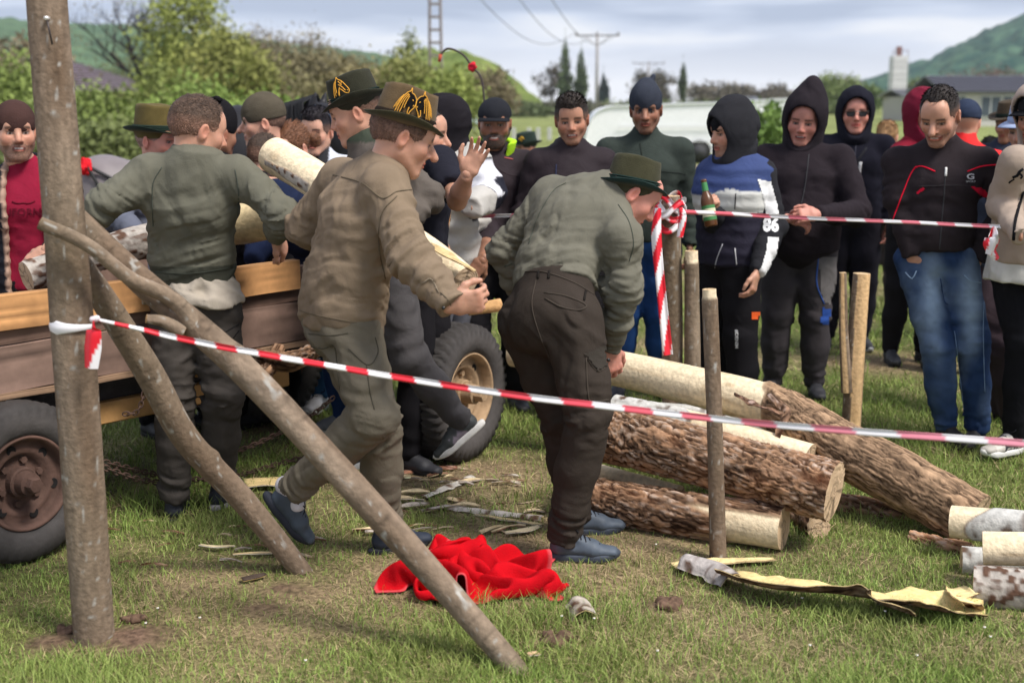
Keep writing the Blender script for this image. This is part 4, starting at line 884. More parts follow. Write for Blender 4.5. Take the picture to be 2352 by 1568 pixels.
# ---------------------------------------------------------------- far buildings
def rows_roof(t, p0, p1, p2, p3, n, col, mat, name='roof_tile_row'):
    """roof plane of stepped rows: eave p0-p1, ridge p3-p2"""
    for i in range(n):
        a, b = i/n, (i+1)/n; q = [p0+(p3-p0)*a, p1+(p2-p1)*a, p1+(p2-p1)*b, p0+(p3-p0)*b]; N = nrm(np.cross(q[1]-q[0], q[3]-q[0])); N = N if N[2] > 0 else -N
        lo = [x+N*.10 for x in q[:2]]+[x+N*.0 for x in q[2:]]; V = lo+[x-N*.08 for x in q]; F = [(0, 1, 2, 3), (4, 7, 6, 5), (0, 4, 5, 1), (1, 5, 6, 2), (2, 6, 7, 3), (3, 7, 4, 0)]
        mk(name, V, F, mat, t, np.array(col)*(.9+.2*(i % 2)), False)
hs_ = at(175, 250, 70); t = empty('tiled_house', (hs_[0], 70, 0), 'house with a purple grey tiled hip roof behind the left hedge', 'house')
x0, x1 = at(20, 200, 70)[0], at(300, 200, 70)[0]; ze, zr = at(0, 212, 70)[2], at(0, 138, 75)[2]; xr = at(150, 140, 75)[0]
MB().box(((x0+x1)/2, 74, ze/2), ((x1-x0)/2-.4, 4, ze/2), col=(.45, .38, .28)).obj('wall', M_paint, t)
rows_roof(t, V3(x0, 69.4, ze), V3(x1, 69.4, ze), V3(xr+.3, 74, zr), V3(xr-.6, 74, zr), 12, (.235, .19, .215), M_paint)
rows_roof(t, V3(x1, 69.4, ze), V3(x1, 78.6, ze), V3(xr+.3, 74.1, zr), V3(xr+.3, 74, zr), 12, (.19, .155, .17), M_paint)
def house(u0, u1, ve, vr, vb, Y, label, wall, roof, wins=3, name='village_house', depth=8):
    x0, x1 = at(u0, 230, Y)[0], at(u1, 230, Y)[0]; ze, zr = at(0, ve, Y)[2], at(0, vr, Y)[2]; t = empty(name, ((x0+x1)/2, Y, 0), label, 'building', 'buildings of the village')
    MB().box(((x0+x1)/2, Y+depth/2, ze/2), ((x1-x0)/2, depth/2, ze/2), col=wall).obj('wall', M_paint, t)
    ov = .5; rows_roof(t, V3(x0-ov, Y-ov, ze), V3(x1+ov, Y-ov, ze), V3(x1+ov, Y+depth/2, zr), V3(x0-ov, Y+depth/2, zr), 8, roof, M_paint)
    rows_roof(t, V3(x1+ov, Y+depth+ov, ze), V3(x0-ov, Y+depth+ov, ze), V3(x0-ov, Y+depth/2, zr), V3(x1+ov, Y+depth/2, zr), 4, roof, M_paint)
    for k in range(wins):
        x = x0+(x1-x0)*(k+.5)/wins+(.25 if k % 2 else -.1); w_ = .75 if k else .45; h_ = .8
        f = MB().box((x, Y-.03, ze*.58), (w_, .06, h_), col=(.6, .6, .58)).obj('window', M_paint, t)
        for sx_ in (-1, 1): MB().box((x+sx_*w_*.48, Y-.10, ze*.58), (w_*.40, .02, h_*.86), col=(.06, .08, .10)).obj('pane', M_plast, f)
    return t
house(2176, 2420, 212, 172, 275, 95, 'long white house with a dark grey roof at the right edge', (.55, .53, .50), (.10, .10, .125), 4)
house(2085, 2185, 222, 205, 260, 120, 'low pale shed with a grey roof left of the long white house', (.38, .36, .33), (.22, .22, .24), 0)
house(1280, 1335, 245, 232, 270, 200, 'small pink and white village house behind the bearded man in the cap', (.55, .45, .42), (.24, .17, .15), 2)
house(1345, 1380, 250, 238, 270, 210, 'small grey village house left of the white van', (.4, .4, .42), (.22, .22, .25), 1)
house(1680, 1740, 232, 222, 260, 260, 'pale grey village house above the right end of the white van', (.42, .42, .45), (.25, .26, .30), 1)
house(1965, 2010, 238, 226, 260, 260, 'whitish village house left of the silo tower', (.5, .5, .5), (.22, .21, .22), 1)
# silo tower
Y = 140; xa, xb = at(2049, 200, Y)[0], at(2083, 200, Y)[0]; zt = at(0, 128, Y)[2]; t = empty('silo_tower', ((xa+xb)/2, Y, 0), 'slender white panelled silo tower against the dark green hill', 'tower')
nP = 10
for k in range(nP): MB().box(((xa+xb)/2, Y+.8, zt*(k+.5)/nP), ((xb-xa)/2*(1.12 if k < 2 else 1), .8, zt/nP/2*.93), col=np.array((.62, .61, .62))*(.94+.06*(k % 2)), bev=.03).obj('panel', M_paint, t)
MB().box(((xa+xb)/2, Y+.8, zt/2), ((xb-xa)/2*.93, .7, zt/2-.02), col=(.3, .3, .31)).obj('core', M_paint, t)
m_ = MB()
for a in (xa, xb, (xa+xb)/2): m_.box((a, Y+.2, zt+.25), (.03, .03, .3), col=(.2, .12, .12))
m_.box(((xa+xb)/2, Y+.2, zt+.5), ((xb-xa)/2, .03, .03), col=(.2, .12, .12)).box(((xa+xb)/2, Y+.8, zt+.45), (.25, .25, .5), col=(.25, .13, .12)); m_.obj('top_hopper', M_rust, t)
m_ = MB()
for k in range(24): m_.box((xb+.1, Y, zt*k/24), (.14, .02, .02), col=(.35, .35, .36))
m_.obj('ladder', M_paint, t)
# lattice pylon and poles
Yp = 60; a = at(1000, 100, Yp); t = empty('lattice_pylon', (a[0], Yp, 0), 'tall grey concrete ladder pylon standing left of the middle of the picture', 'pylon'); m_ = MB(); Hp = 11
for s_ in (-1, 1): m_.tube([(a[0]+s_*.30, Yp, 0), (a[0]+s_*.19, Yp, Hp)], .065, 4, (.24, .20, .19))
m_.obj('leg', M_paint, t)
for k in range(20):
    z = .4+k*.56; x = .30-.11*z/Hp; MB().box((a[0], Yp, z), (x, .06, .055), col=(.22, .19, .18)).obj('rung', M_paint, t)
def pole(u, v0, Y, label, arm=.033, r=.12):
    a = at(u, v0, Y); t = empty('utility_pole', (a[0], Y, 0), label, 'utility pole', 'power line poles'); H = a[2]
    MB().tube([(a[0], Y, 0), (a[0], Y, H)], [r*1.3, r], 8, (.30, .28, .28)).obj('mast', M_paint, t, True)
    wdt = arm*Y/2; MB().box((a[0], Y, H), (wdt, .06, .06), col=(.2, .18, .18)).obj('crossarm', M_metal, t)
    for s_ in (-1, 0, 1): MB().tube([(a[0]+s_*wdt*.95, Y, H), (a[0]+s_*wdt*.95, Y, H+.32)], [.09, .05], 6, (.18, .15, .14)).obj('insulator', M_plast, t, True)
    for s_ in (-1, 1): MB().tube([(a[0]+s_*wdt*.6, Y, H), (a[0], Y, H-.9)], .035, 5, (.2, .18, .18)).obj('brace', M_metal, t)
    return a
pa = pole(1372, 82, 115, 'nearer utility pole with a wide crossarm, right of the two poplars'); pole(1490, 146, 200, 'farther, smaller utility pole above the grey beanie', .024)
for k, (u0, s_) in enumerate(((1050, -1), (1150, 0), (1230, 1))):
    b = at(u0, -60, 62); wdt = .033*115/2*.95; e = V3(pa[0]+s_*wdt, 115, pa[2]+.3); P = [b*(1-q)+e*q-V3(0, 0, 1)*2.2*math.sin(PI*q)**1*(.9) for q in np.linspace(0, 1, 24)]
    tag(MB().tube(P, .022, 5, (.12, .12, .14)).obj('power_line', M_metal, None, True, base=P[0]), ['left hand overhead wire running to the nearer utility pole', 'middle overhead wire running to the nearer utility pole', 'right hand overhead wire running to the nearer utility pole'][k], 'wire', 'overhead wires')
# road sign with a pale triangle
a = at(1088, 262, 70); t = empty('road_sign', (a[0], 70, 0), 'small pale triangular road sign left of the man in the black cap', 'sign')
mk('sign_plate', [(a[0]-.75, 70, a[2]-.55), (a[0]+.75, 70, a[2]-.55), (a[0], 70, a[2]+.6), (a[0]-.75, 70.03, a[2]-.55), (a[0]+.75, 70.03, a[2]-.55), (a[0], 70.03, a[2]+.6)], [(0, 1, 2), (5, 4, 3), (0, 3, 4, 1), (1, 4, 5, 2), (2, 5, 3, 0)], M_paint, t, np.array((.62, .72, .75)), False)
MB().tube([(a[0], 70.08, 0), (a[0], 70.08, a[2]+.4)], .04, 6, (.4, .4, .4)).obj('sign_post', M_metal, t)
# graveyard-like pale marker posts at the roadside
for k, u in enumerate((1180, 1215, 1236, 1262, 1290, 1312, 1335)):
    a = at(u, 290, 60); tag(MB().box((a[0], 60, .28), (.10, .10, .28), col=(.5, .5, .48), bev=.02).obj('marker_stone', M_paint, None, base=(a[0], 60, 0)), 'low pale stone marker in the row behind the man in the black cap', 'marker stone', 'pale marker stones along the road')
# concrete barriers under the van
for k in range(3):
    a0, a1 = at(1545+k*52, 430, 25.5)[0], at(1594+k*52, 430, 25.5)[0]; z1 = .50
    V = []
    for x in (a0, a1):
        for y, z in ((-.3, 0), (-.3, .08), (-.12, .2), (-.09, z1), (.09, z1), (.12, .2), (.3, .08), (.3, 0)): V.append((x, 25.5+y, z))
    F = [(i, (i+1) % 8, (i+1) % 8+8, i+8)[::-1] for i in range(8)]+[list(range(8)), list(range(8, 16))[::-1]]
    tag(mk('concrete_barrier', V, F, M_paint, None, np.array((.42, .35, .29)), False, base=((a0+a1)/2, 25.5, 0)), ['left of three beige concrete barriers below the white van', 'middle of three beige concrete barriers below the white van', 'right of three beige concrete barriers below the white van'][k], 'barrier', 'concrete road barriers')
# ---------------------------------------------------------------- white vans
def van(u0, u1, Y, H, label, cols=(.86, .87, .88)):
    x0, x1 = at(u0, 300, Y)[0], at(u1, 300, Y)[0]; L_ = x1-x0; t = empty('white_van', ((x0+x1)/2, Y, 0), label, 'van', 'white vans behind the onlookers'); hw = .95
    prof = [(0, .30), (0, .62), (.006, .85), (.022, 1.08), (.05, H*.82), (.09, H*.92), (.17, H*.985), (.3, H*1.0), (.97, H*1.05), (1., H*.98), (1., .30)]
    P = spline([(x0+a*L_, 0, z) for a, z in prof], 60); n = len(P); V = []
    for s_, q, ins in ((-1, 1., 0.), (-1, .0, -.05), (1, .0, -.05), (1, 1., 0.)):
        for p in P: V.append((p[0], Y+s_*(hw if ins else hw-.10*max(0, (p[2]-.9)/H)*1), p[2]))
    rows = []
    for k, (yy, sc_) in enumerate(((-hw+.06, .94), (-hw, 1.), (0, 1.02), (hw, 1.), (hw-.06, .94))):
        cz = H*.5; cx = (x0+x1)/2; rows.append([(cx+(p[0]-cx)*(.985 if k in (0, 4) else 1), Y+yy, cz+(p[2]-cz)*sc_) for p in P])
    V = np.array(rows).reshape(-1, 3); F = [(k*n+i, k*n+i+1, (k+1)*n+i+1, (k+1)*n+i) for k in range(4) for i in range(n-1)]+[list(range(n)), [4*n+i for i in range(n)][::-1]]+[(k*n, (k+1)*n, (k+1)*n+n-1, k*n+n-1) for k in range(4)]
    mk('body', V, F, M_plast, t, np.array(cols, float), False)
    yf = Y-hw-.012
    for z in (.62, H*.64): MB().box(((x0+x1)/2+.1*L_, yf, z), (L_*.38, .012, .012), col=np.array(cols)*.75).obj('side_groove', M_plast, t)
    MB().box((x0+.37*L_, yf, H*.55), (.008, .01, H*.3), col=np.array(cols)*.5).obj('door_seam', M_plast, t)
    for a in (.17, .80):
        w_ = empty('wheel', V3(x0+a*L_, Y-hw+.08, .33)-V3(*t.location)); w_.parent = t
        th_ = np.arange(24)/24*2*PI; m = MB(); m.tube([(x0+a*L_, Y-hw-.02, .33), (x0+a*L_, Y-hw+.2, .33)], .33, 24, (.02, .02, .02)); m.obj('tyre', M_rubber, w_, True)
        MB().tube([(x0+a*L_, Y-hw-.03, .33), (x0+a*L_, Y-hw+.1, .33)], .2, 20, (.05, .05, .055)).obj('rim', M_rubber, w_, True)
    MB().box((x0+.03*L_, Y-hw+.2, .75), (.05, .12, .1), col=(.6, .62, .6), bev=.02).obj('headlight', M_plast, t)
van(1342, 1660, 38, 1.60, 'white delivery van parked behind the man in the grey beanie')
van(1655, 1835, 52, 1.75, 'second white van, partly behind the green bush and the pointed black hood')
# ---------------------------------------------------------------- the air between here and the hills
hb = MB().box((0, 1690, 148), (2600, 1710, 150), col=(1, 1, 1)); hzm = bpy.data.materials.new('haze_air'); hzm.use_nodes = True; t_ = hzm.node_tree; t_.nodes.clear()
vo = t_.nodes.new('ShaderNodeVolumePrincipled'); oo = t_.nodes.new('ShaderNodeOutputMaterial'); vo.inputs['Density'].default_value = .00017; vo.inputs['Color'].default_value = (.80, .88, 1, 1); t_.links.new(vo.outputs[0], oo.inputs['Volume'])
tag(hb.obj('haze', hzm, None), 'thin pale blue haze in the air over the far hills', 'haze', kind='stuff')
# ---------------------------------------------------------------- wood: posts, logs, bark
PEELC = np.array((.82, .68, .47))
def barkrelief(S, A, style, seed):
    """S along, A around (metres) -> height 0..1, colour"""
    P = np.stack([S, A, 0*S+seed], -1)
    if style == 'rough':
        w_ = .3*noise(P*np.array([22, 22, 1]))+.2*noise(P*np.array([60, 60, 1])); Q = np.stack([S*19+w_*4.5, A*88+w_*8, 0*S+seed], -1); h = 1-ridge(Q)**1.6; h2 = 1-ridge(Q*1.9+5)**2; H = np.clip(.1+.75*h+.45*h2*h-.05, 0, 1)
        fl = np.clip((noise(P*np.array([55, 110, 1]))-.50)*5, 0, 1)*np.clip(H*1.8-.6, 0, 1)*np.clip(noise(P*np.array([5, 9, 1])+2)*3.2-.6, 0, 1); H = np.clip(H*1.2-.12, 0, 1); c = np.array((.028, .013, .008))*(1-H[..., None])+np.array((.40, .235, .14))*H[..., None]
        red = noise(P*np.array([9, 12, 1])+9)[..., None]; c = c*(.8+.4*red)+np.array((.09, .02, .0))*np.clip(red-.5, 0, 1); c = c*(1-.6*fl[..., None])+np.array((.56, .48, .42))*.6*fl[..., None]
    elif style == 'ridged':
        w_ = noise(P*np.array([16, 16, 1]))*.25+.15*noise(P*np.array([50, 50, 1])); Q = np.stack([S*11+w_*2.5, A*95+w_*8, 0*S+seed], -1); h = 1-ridge(Q)**1.5; h2 = 1-ridge(Q*2.1+7)**2; H = np.clip(.05+h*.75+.3*h2, 0, 1); H = np.clip(H*1.25-.15, 0, 1); c = np.array((.025, .014, .009))*(1-H[..., None])+np.array((.40, .26, .16))*H[..., None]
        c = c*(.8+.5*noise(P*np.array([30, 50, 1]))[..., None])
    elif style == 'birch':
        d = noise(P*np.array([38, 26, 1])+seed); big = noise(P*np.array([12, 14, 1])+3); spot = np.clip((d-.60)*9, 0, 1)*np.clip((big-.25)*3, 0, 1); H = .5-.5*spot
        c = np.array((.50, .49, .46))*(.75+.45*noise(P*np.array([16, 60, 1]))[..., None]); c = c*(1-spot[..., None])+np.array((.10, .06, .04))*spot[..., None]
    elif style == 'knotty':
        d = noise(P*np.array([52, 60, 1])+seed); spot = np.clip((d-.54)*7, 0, 1); H = .3+.5*spot; c = np.array((.40, .36, .32))*(.7+.5*noise(P*np.array([16, 40, 1]))[..., None]); c = c*(1-spot[..., None])+np.array((.11, .06, .04))*spot[..., None]
    else:  # smooth young bark
        H = .5+.25*noise(P*np.array([12, 30, 1])); kn = noise(P*np.array([5, 14, 1])+7)
        c = (np.array((.13, .088, .058))*(1-kn[..., None])+np.array((.27, .205, .150))*kn[..., None])*(.8+.4*noise(P*np.array([30, 90, 1]))[..., None])
        l_ = np.clip((noise(P*np.array([60, 70, 1])+seed)-.84)*9, 0, 1)[..., None]*.8; c = c*(1-l_)+np.array((.40, .39, .36))*l_; gr_ = np.clip((noise(P*np.array([3, 8, 1])+31)-.5)*2.5, 0, 1)[..., None]; c = c*(1-.2*gr_)+np.array((.13, .12, .07))*.2*gr_
        rg = np.clip((ridge(P*np.array([22, 2, 1])+seed*3)-.93)*12, 0, 1)[..., None]*np.clip((noise(P*np.array([4, 20, 1]))-.4)*4, 0, 1)[..., None]; c = c*(1-.5*rg)
    return H, c
def log(name, label, cat, pts, rad, style='rough', seg=80, step=.009, peel=None, amp=.012, seed=0., group=None, ends=(1, 1), endcol=(.56, .40, .25), knots=(), parent=None, partname='bark', cut=1.0, wob=.0, peelc=None, inner=None):
    pts = np.asarray(pts, float); L_ = np.linalg.norm(np.diff(pts, axis=0), axis=1).sum(); n = max(8, int(L_/step)); C_ = spline(pts, n); rr = np.interp(np.linspace(0, 1, n), np.linspace(0, 1, len(rad)), rad)
    T_, A_, B_ = frames(C_); th_ = np.arange(seg)/seg*2*PI; t = np.linspace(0, 1, n)[:, None]+0*th_; TH = th_[None, :]+0*t; S = t*L_; rm = np.mean(rad)
    a1, a2 = np.cos(TH)*rm*1.0, np.sin(TH)*rm
    # wrap-safe coordinates: blend two charts round the trunk
    H1, c1 = barkrelief(S, TH*rm, style, seed); H2, c2 = barkrelief(S, (TH-2*PI)*rm, style, seed); wgt = np.clip((TH-(2*PI-.8))/.8, 0, 1); H = H1*(1-wgt)+H2*wgt; c = c1*(1-wgt[..., None])+c2*wgt[..., None]
    h = (H-.6)*amp
    P3 = np.stack([a1*6, a2*6, S*3+seed], -1); R = rr[:, None]*(1+wob*(noise(P3)-.5))
    if peel is not None:
        m = np.clip(peel(t, TH, S, noise(np.stack([a1*14, a2*14, S*9+seed], -1))), 0, 1); pc = np.array(PEELC if peelc is None else peelc)*(.86+.2*noise(np.stack([S*3, TH*rm*60, 0*S+seed], -1)))[..., None]
        st2 = np.clip((noise(np.stack([S*9, TH*rm*26, 0*S+seed+4], -1))-.68)*3.5, 0, 1)[..., None]; pc = pc*(1-.45*st2)+np.array((.42, .25, .11))*.45*st2
        h = h*(1-m)-amp*.9*m; edge = np.clip(m*(1-m)*4, 0, 1)[..., None]; c = c*(1-m[..., None])+pc*m[..., None]; c = c*(1-.5*edge)+np.array((.20, .09, .04))*.5*edge
    for (kt, ka, kr, kh) in knots: h = h+kh*np.exp(-(((S-kt*L_))**2+((np.angle(np.exp(1j*(TH-ka)))*rm))**2)/kr**2)
    R = R+h; V = C_[:, None, :]+R[..., None]*(np.cos(TH)[..., None]*A_[:, None, :]+np.sin(TH)[..., None]*B_[:, None, :]); V = V.reshape(-1, 3)
    i = np.arange(n-1)[:, None]*seg; j = np.arange(seg)[None, :]; j2 = (j+1) % seg; F = np.stack([i+j, i+j2, i+seg+j2, i+seg+j], -1).reshape(-1, 4); 
    if parent is None: o = empty(name, C_[0]*[1, 1, 1]*.5+C_[-1]*.5*[1, 1, 1]-V3(0, 0, 0), label, cat, group)
    else: o = parent
    q = mk(partname, V, F, M_bark if peel is None or style != 'none' else M_peel, o, c.reshape(-1, 3))
    for e in (0, 1):
        if not ends[e]: continue
        k = 0 if e == 0 else n-1; rings = list(np.linspace(0, 1, 20)); Vr = []; Cr = []
        for q_ in rings:
            off = (.0035*noise(np.stack([th_*2, th_*0+q_*20, th_*0+seed], -1))-.002)[:, None]*T_[k]
            Vr.append(C_[k]+(V.reshape(n, seg, 3)[k]-C_[k])*q_+off*(q_ < 1)); rc = .82+.3*noise(np.stack([th_*0+q_*30, np.cos(th_)*2, np.sin(th_)*2+seed], -1))[:, None]
            crk = 1-.55*np.clip((noise(np.stack([np.cos(th_)*4+seed, np.sin(th_)*4, th_*0+seed], -1))-.70)*9, 0, 1)[:, None]*(.25 < q_ < .95); cc = np.array(endcol)*rc*crk*(.66 if .28 < q_ < .38 else .86 if q_ < .28 else 1)*(.90+.16*((int(round(q_*19))) % 2)); cc = cc*(.9 if q_ > .95 else 1); Cr.append(cc)
        m = len(rings); Fr = [(i*seg+j, i*seg+(j+1) % seg, (i+1)*seg+(j+1) % seg, (i+1)*seg+j) for i in range(m-1) for j in range(seg)]
        if e == 0: Fr = [f[::-1] for f in Fr]
        mk('cut_face', np.vstack(Vr), Fr, M_peel, o, np.vstack(Cr), False)
    GEO[q.name] = (V, F); return o
# thick post in front, its braces
pb = gr(217, 1470); ptop = at(100, -90, 3.97)
log('thick_post', 'thick upright wooden post with tape tied round it at the left', 'post', [pb-V3(0, 0, .12), pb, (pb+ptop)/2+V3(.004, 0, 0), ptop], [.062, .062, .066, .058], 'young', 72, .007, amp=.004, seed=2., wob=.10, knots=((.52, 3.6, .03, .012), (.2, 4.2, .02, .006), (.8, 3.9, .02, .006)))
br = empty('long_forked_brace', gr(1175, 1522), 'long straight brace pole with a side fork, ending in the grass at bottom centre', 'pole')
g1 = gr(1178, 1530); top1 = at(172, 500, 4.16)
log('', '', '', [g1-V3(0, 0, .05)+V3(.02, -.01, 0), g1, at(900, 1215, 3.92), at(560, 850, 4.0), at(330, 650, 4.08), top1], [.036, .036, .047, .047, .042, .037], 'young', 56, .007, amp=.004, seed=5., wob=.12, parent=br, partname='trunk', knots=((.3, 4, .02, .006), (.62, 5, .02, .007)))
log('', '', '', [at(455, 760, 4.02), at(400, 690, 4.0), at(300, 640, 3.93), at(200, 562, 3.86), at(92, 512, 3.84)], [.030, .026, .023, .021, .020], 'young', 36, .008, amp=.003, seed=6., wob=.1, parent=br, partname='fork_branch', endcol=(.55, .38, .22))
log('', '', '', [at(420, 762, 4.0), at(375, 738, 3.98), at(336, 732, 3.96)], [.022, .018, .014], 'young', 24, .008, amp=.003, seed=6., parent=br, partname='fork_stub', endcol=(.6, .36, .16))
for k, (u, v) in enumerate(((742, 1060), (930, 1235))):
    a = at(u, v, 3.88); 
g2 = gr(692, 1312)
log('curved_brace', 'shorter curved brace pole with lichen, running from behind the post to the grass', 'pole', [g2-V3(-.02, 0, .05), g2, at(560, 1150, 4.52), at(430, 1010, 4.42), at(345, 860, 4.33), at(255, 715, 4.25), at(200, 630, 4.2), at(170, 590, 4.18)], [.036, .038, .044, .046, .047, .044, .04, .038], 'young', 56, .007, amp=.004, seed=8.5, wob=.14, knots=((.38, 4.6, .018, .012), (.6, 4, .02, .006)))
# nail with a bright head high on the post
pn = at(107, 42, 3.90); m_ = MB(); m_.tube([pn+V3(0, -.008, 0), pn+V3(0, .02, 0)], .006, 10, (.75, .72, .68)); m_.tube([pn, pn+V3(.012, .0, -.075)], .0028, 6, (.06, .05, .05)); tag(m_.obj('long_nail', M_metal, None, True, base=pn), 'long bent nail with a pale head near the top of the thick post', 'nail')
# stakes
SG = 'wooden stakes round the log pile'
def stake(label, u0, v0, u1, v1, Y, r, top=.5, seed=0., lean=0., **k):
    a = at(u0, v0, Y); b = at(u1, v1, Y-lean); b = V3(b[0], b[1], 0) if v1 is None else b
    log('wooden_stake', label, 'stake', [V3(a[0]+(a[0]-b[0])*0, Y, -.1), V3(a[0], Y, .0), (V3(a[0], Y, 0)+b)/2+V3(.004, 0, 0), b], [r*1.08, r*1.05, r, r*.93], 'young', 40, .009, amp=.004, seed=seed, wob=.12, group=SG, endcol=(.66, .48, .28), peel=(lambda t, TH, S, n_: (t > .955+.03*n_)*1.) if k.get('chop', 1) else None)
stake('nearest wooden stake, standing in front of the two bark logs', 1650, 1245, 1629, 664, 4.72, .031, seed=11.)
stake('tallest wooden stake, wrapped with red and white tape', 1546, 925, 1540, 450, 6.25, .050, seed=12., chop=0)
stake('wooden stake between the tape wrapped one and the nearest one', 1592, 925, 1588, 576, 6.2, .038, seed=13.)
# split stake: grey half and a thin strip with pale split wood between
Ys = 6.3; a = at(1950, 965, Ys); t = empty('split_stake', (a[0], Ys, 0), 'split wooden stake with a pale torn face and a thin loose strip', 'stake', SG)
log('', '', '', [V3(a[0]+.01, Ys, -.1), at(1966, 800, Ys), at(1980, 628, Ys)], [.048, .046, .042], 'young', 40, .01, amp=.004, seed=14., parent=t, partname='main_half', endcol=(.66, .48, .28), peel=lambda t_, TH, S, n_: 1.*(np.abs(np.angle(np.exp(1j*(TH-1.9)))) < .55+.5*t_+.2*n_), peelc=(.70, .46, .24))
log('', '', '', [at(1945, 900, Ys-.03), at(1938, 760, Ys-.03), at(1936, 626, Ys-.03)], [.028, .022, .017], 'young', 24, .01, amp=.003, seed=15., parent=t, partname='loose_strip', endcol=(.66, .48, .28), peel=lambda t_, TH, S, n_: 1.*(np.abs(np.angle(np.exp(1j*(TH-1.2)))) < .5), peelc=(.70, .46, .24))
# ---- the pile
ang = lambda TH, c, w_, n_: np.clip((w_+.5*(n_-.5)-np.abs(np.angle(np.exp(1j*(TH-c)))))*8, 0, 1)
L1 = [at(1180, 805, 6.35), at(1400, 842, 6.1), at(1600, 888, 5.8), at(1730, 922, 5.62), at(1814, 958, 5.5), at(1920, 1022, 5.35), at(2078, 1104, 5.13), at(2240, 1196, 4.93)]
log('leaning_trunk', 'longest trunk of the pile, peeled white on the left, dark ridged bark on the right', 'log', L1, [.088, .094, .098, .104, .110, .114, .116, .112], 'ridged', 150, .0068, amp=.010, seed=21., group='logs of the pile', peel=lambda t, TH, S, n_: np.maximum(np.clip((.52-t+.22*(n_-.5)+.06*np.cos(TH-1.2))*22, 0, 1), np.clip((t-.84+.1*(n_-.5))*20, 0, 1)*np.clip((np.cos(TH-2.6)-.55)*8, 0, 1)), knots=((.40, 1.7, .022, .035),), wob=.03)
log('bark_log', 'thick red brown bark log lying on top, its round cut end facing right', 'log', [at(1372, 992, 5.32), at(1500, 1020, 5.2), at(1720, 1078, 4.98), at(1917, 1128, 4.80)], [.118, .118, .116, .118], 'rough', 150, .0065, amp=.011, seed=22., group='logs of the pile', wob=.05, peel=lambda t, TH, S, n_: np.clip((t-.965+.1*(n_-.55))*30, 0, 1)*(np.cos(TH-2.5) > .55))
log('bark_log', 'lower bark log on the grass, peeled patch at its cut end beside the nearest stake', 'log', [at(1290, 1136, 5.27), at(1450, 1160, 5.12), at(1800, 1213, 4.83)], [.092, .093, .092], 'rough', 120, .0065, amp=.010, seed=23.7, group='logs of the pile', wob=.05, peel=lambda t, TH, S, n_: np.clip((t-.80+.2*(n_-.5))*25, 0, 1)*np.clip((np.cos(TH-.9)+.25)*5, 0, 1))
log('peeled_log', 'white peeled log half hidden behind the thick red brown log', 'log', [at(1410, 940, 5.75), at(1600, 985, 5.55), at(1860, 1062, 5.25)], [.07, .08, .085], 'birch', 72, .012, amp=.006, seed=24., group='logs of the pile', peel=lambda t, TH, S, n_: 1.*(t > .35+.2*n_))
log('birch_log', 'speckled white birch log behind the pile, left of the nearest stake', 'log', [at(1500, 965, 6.2), at(1640, 975, 6.1), at(1800, 990, 6.0)], [.09, .09, .09], 'birch', 64, .012, amp=.006, seed=25., group='logs of the pile')
log('peeled_log', 'pale peeled log squeezed between the two bark logs at the bending man legs', 'log', [at(1360, 1085, 5.5), at(1450, 1110, 5.3), at(1560, 1140, 5.15)], [.05, .05, .05], 'birch', 48, .012, amp=.004, seed=26., group='logs of the pile', peel=lambda t, TH, S, n_: 1.+0*t)
log('dark_log', 'dark log in shadow on the grass under the leaning trunk', 'log', [at(1800, 1150, 5.5), at(1960, 1180, 5.35), at(2140, 1200, 5.2)], [.07, .08, .06], 'rough', 80, .01, amp=.012, seed=27., group='logs of the pile', peel=lambda t, TH, S, n_: 1.*(t > .45+.2*n_)*(np.cos(TH-2) > .1))
log('small_log', 'small log end poking out under the thick red brown log', 'log', [at(1790, 1175, 5.4), at(1880, 1210, 4.98)], [.045, .05], 'rough', 48, .01, amp=.008, seed=28., group='logs of the pile')
log('dark_log', 'thin dark bark log on the grass left of the birch logs', 'log', [at(2090, 1235, 4.95), at(2230, 1268, 4.8)], [.03, .035], 'rough', 48, .01, amp=.010, seed=29., group='logs of the pile')
pk = lambda c, w_: (lambda t, TH, S, n_: ang(TH, c, w_, n_))
log('birch_log', 'upper birch log at the right edge, peeled at its left end', 'log', [at(2185, 1197, 4.78), at(2352, 1212, 4.66), at(2560, 1238, 4.5)], [.066, .066, .068], 'birch', 80, .007, amp=.005, seed=31., group='birch logs at the right edge', peel=lambda t, TH, S, n_: np.clip((.26-t+.12*(n_-.5)+.10*np.cos(TH-3.6))*30, 0, 1))
log('birch_log', 'white birch log standing behind the peeled one at the right edge', 'log', [at(2208, 1287, 4.62), at(2400, 1300, 4.55), at(2560, 1320, 4.5)], [.055, .055, .055], 'birch', 72, .008, amp=.005, seed=32., group='birch logs at the right edge')
log('peeled_log', 'smooth pale peeled log in the middle of the stack at the right edge', 'log', [at(2258, 1258, 4.45), at(2400, 1262, 4.38), at(2560, 1275, 4.3)], [.062, .062, .063], 'birch', 80, .008, amp=.003, seed=33., group='birch logs at the right edge', peel=lambda t, TH, S, n_: 1.+0*t, wob=.04)
log('knotty_log', 'lowest log at the right edge, dotted brown bark above and peeled below', 'log', [at(2236, 1348, 4.32), at(2400, 1362, 4.24), at(2560, 1380, 4.15)], [.078, .078, .078], 'knotty', 90, .006, amp=.008, seed=34., group='birch logs at the right edge', peel=lambda t, TH, S, n_: np.clip((np.cos(TH-1.9)*1.-.35+.3*(n_-.5))*14, 0, 1), wob=.04)
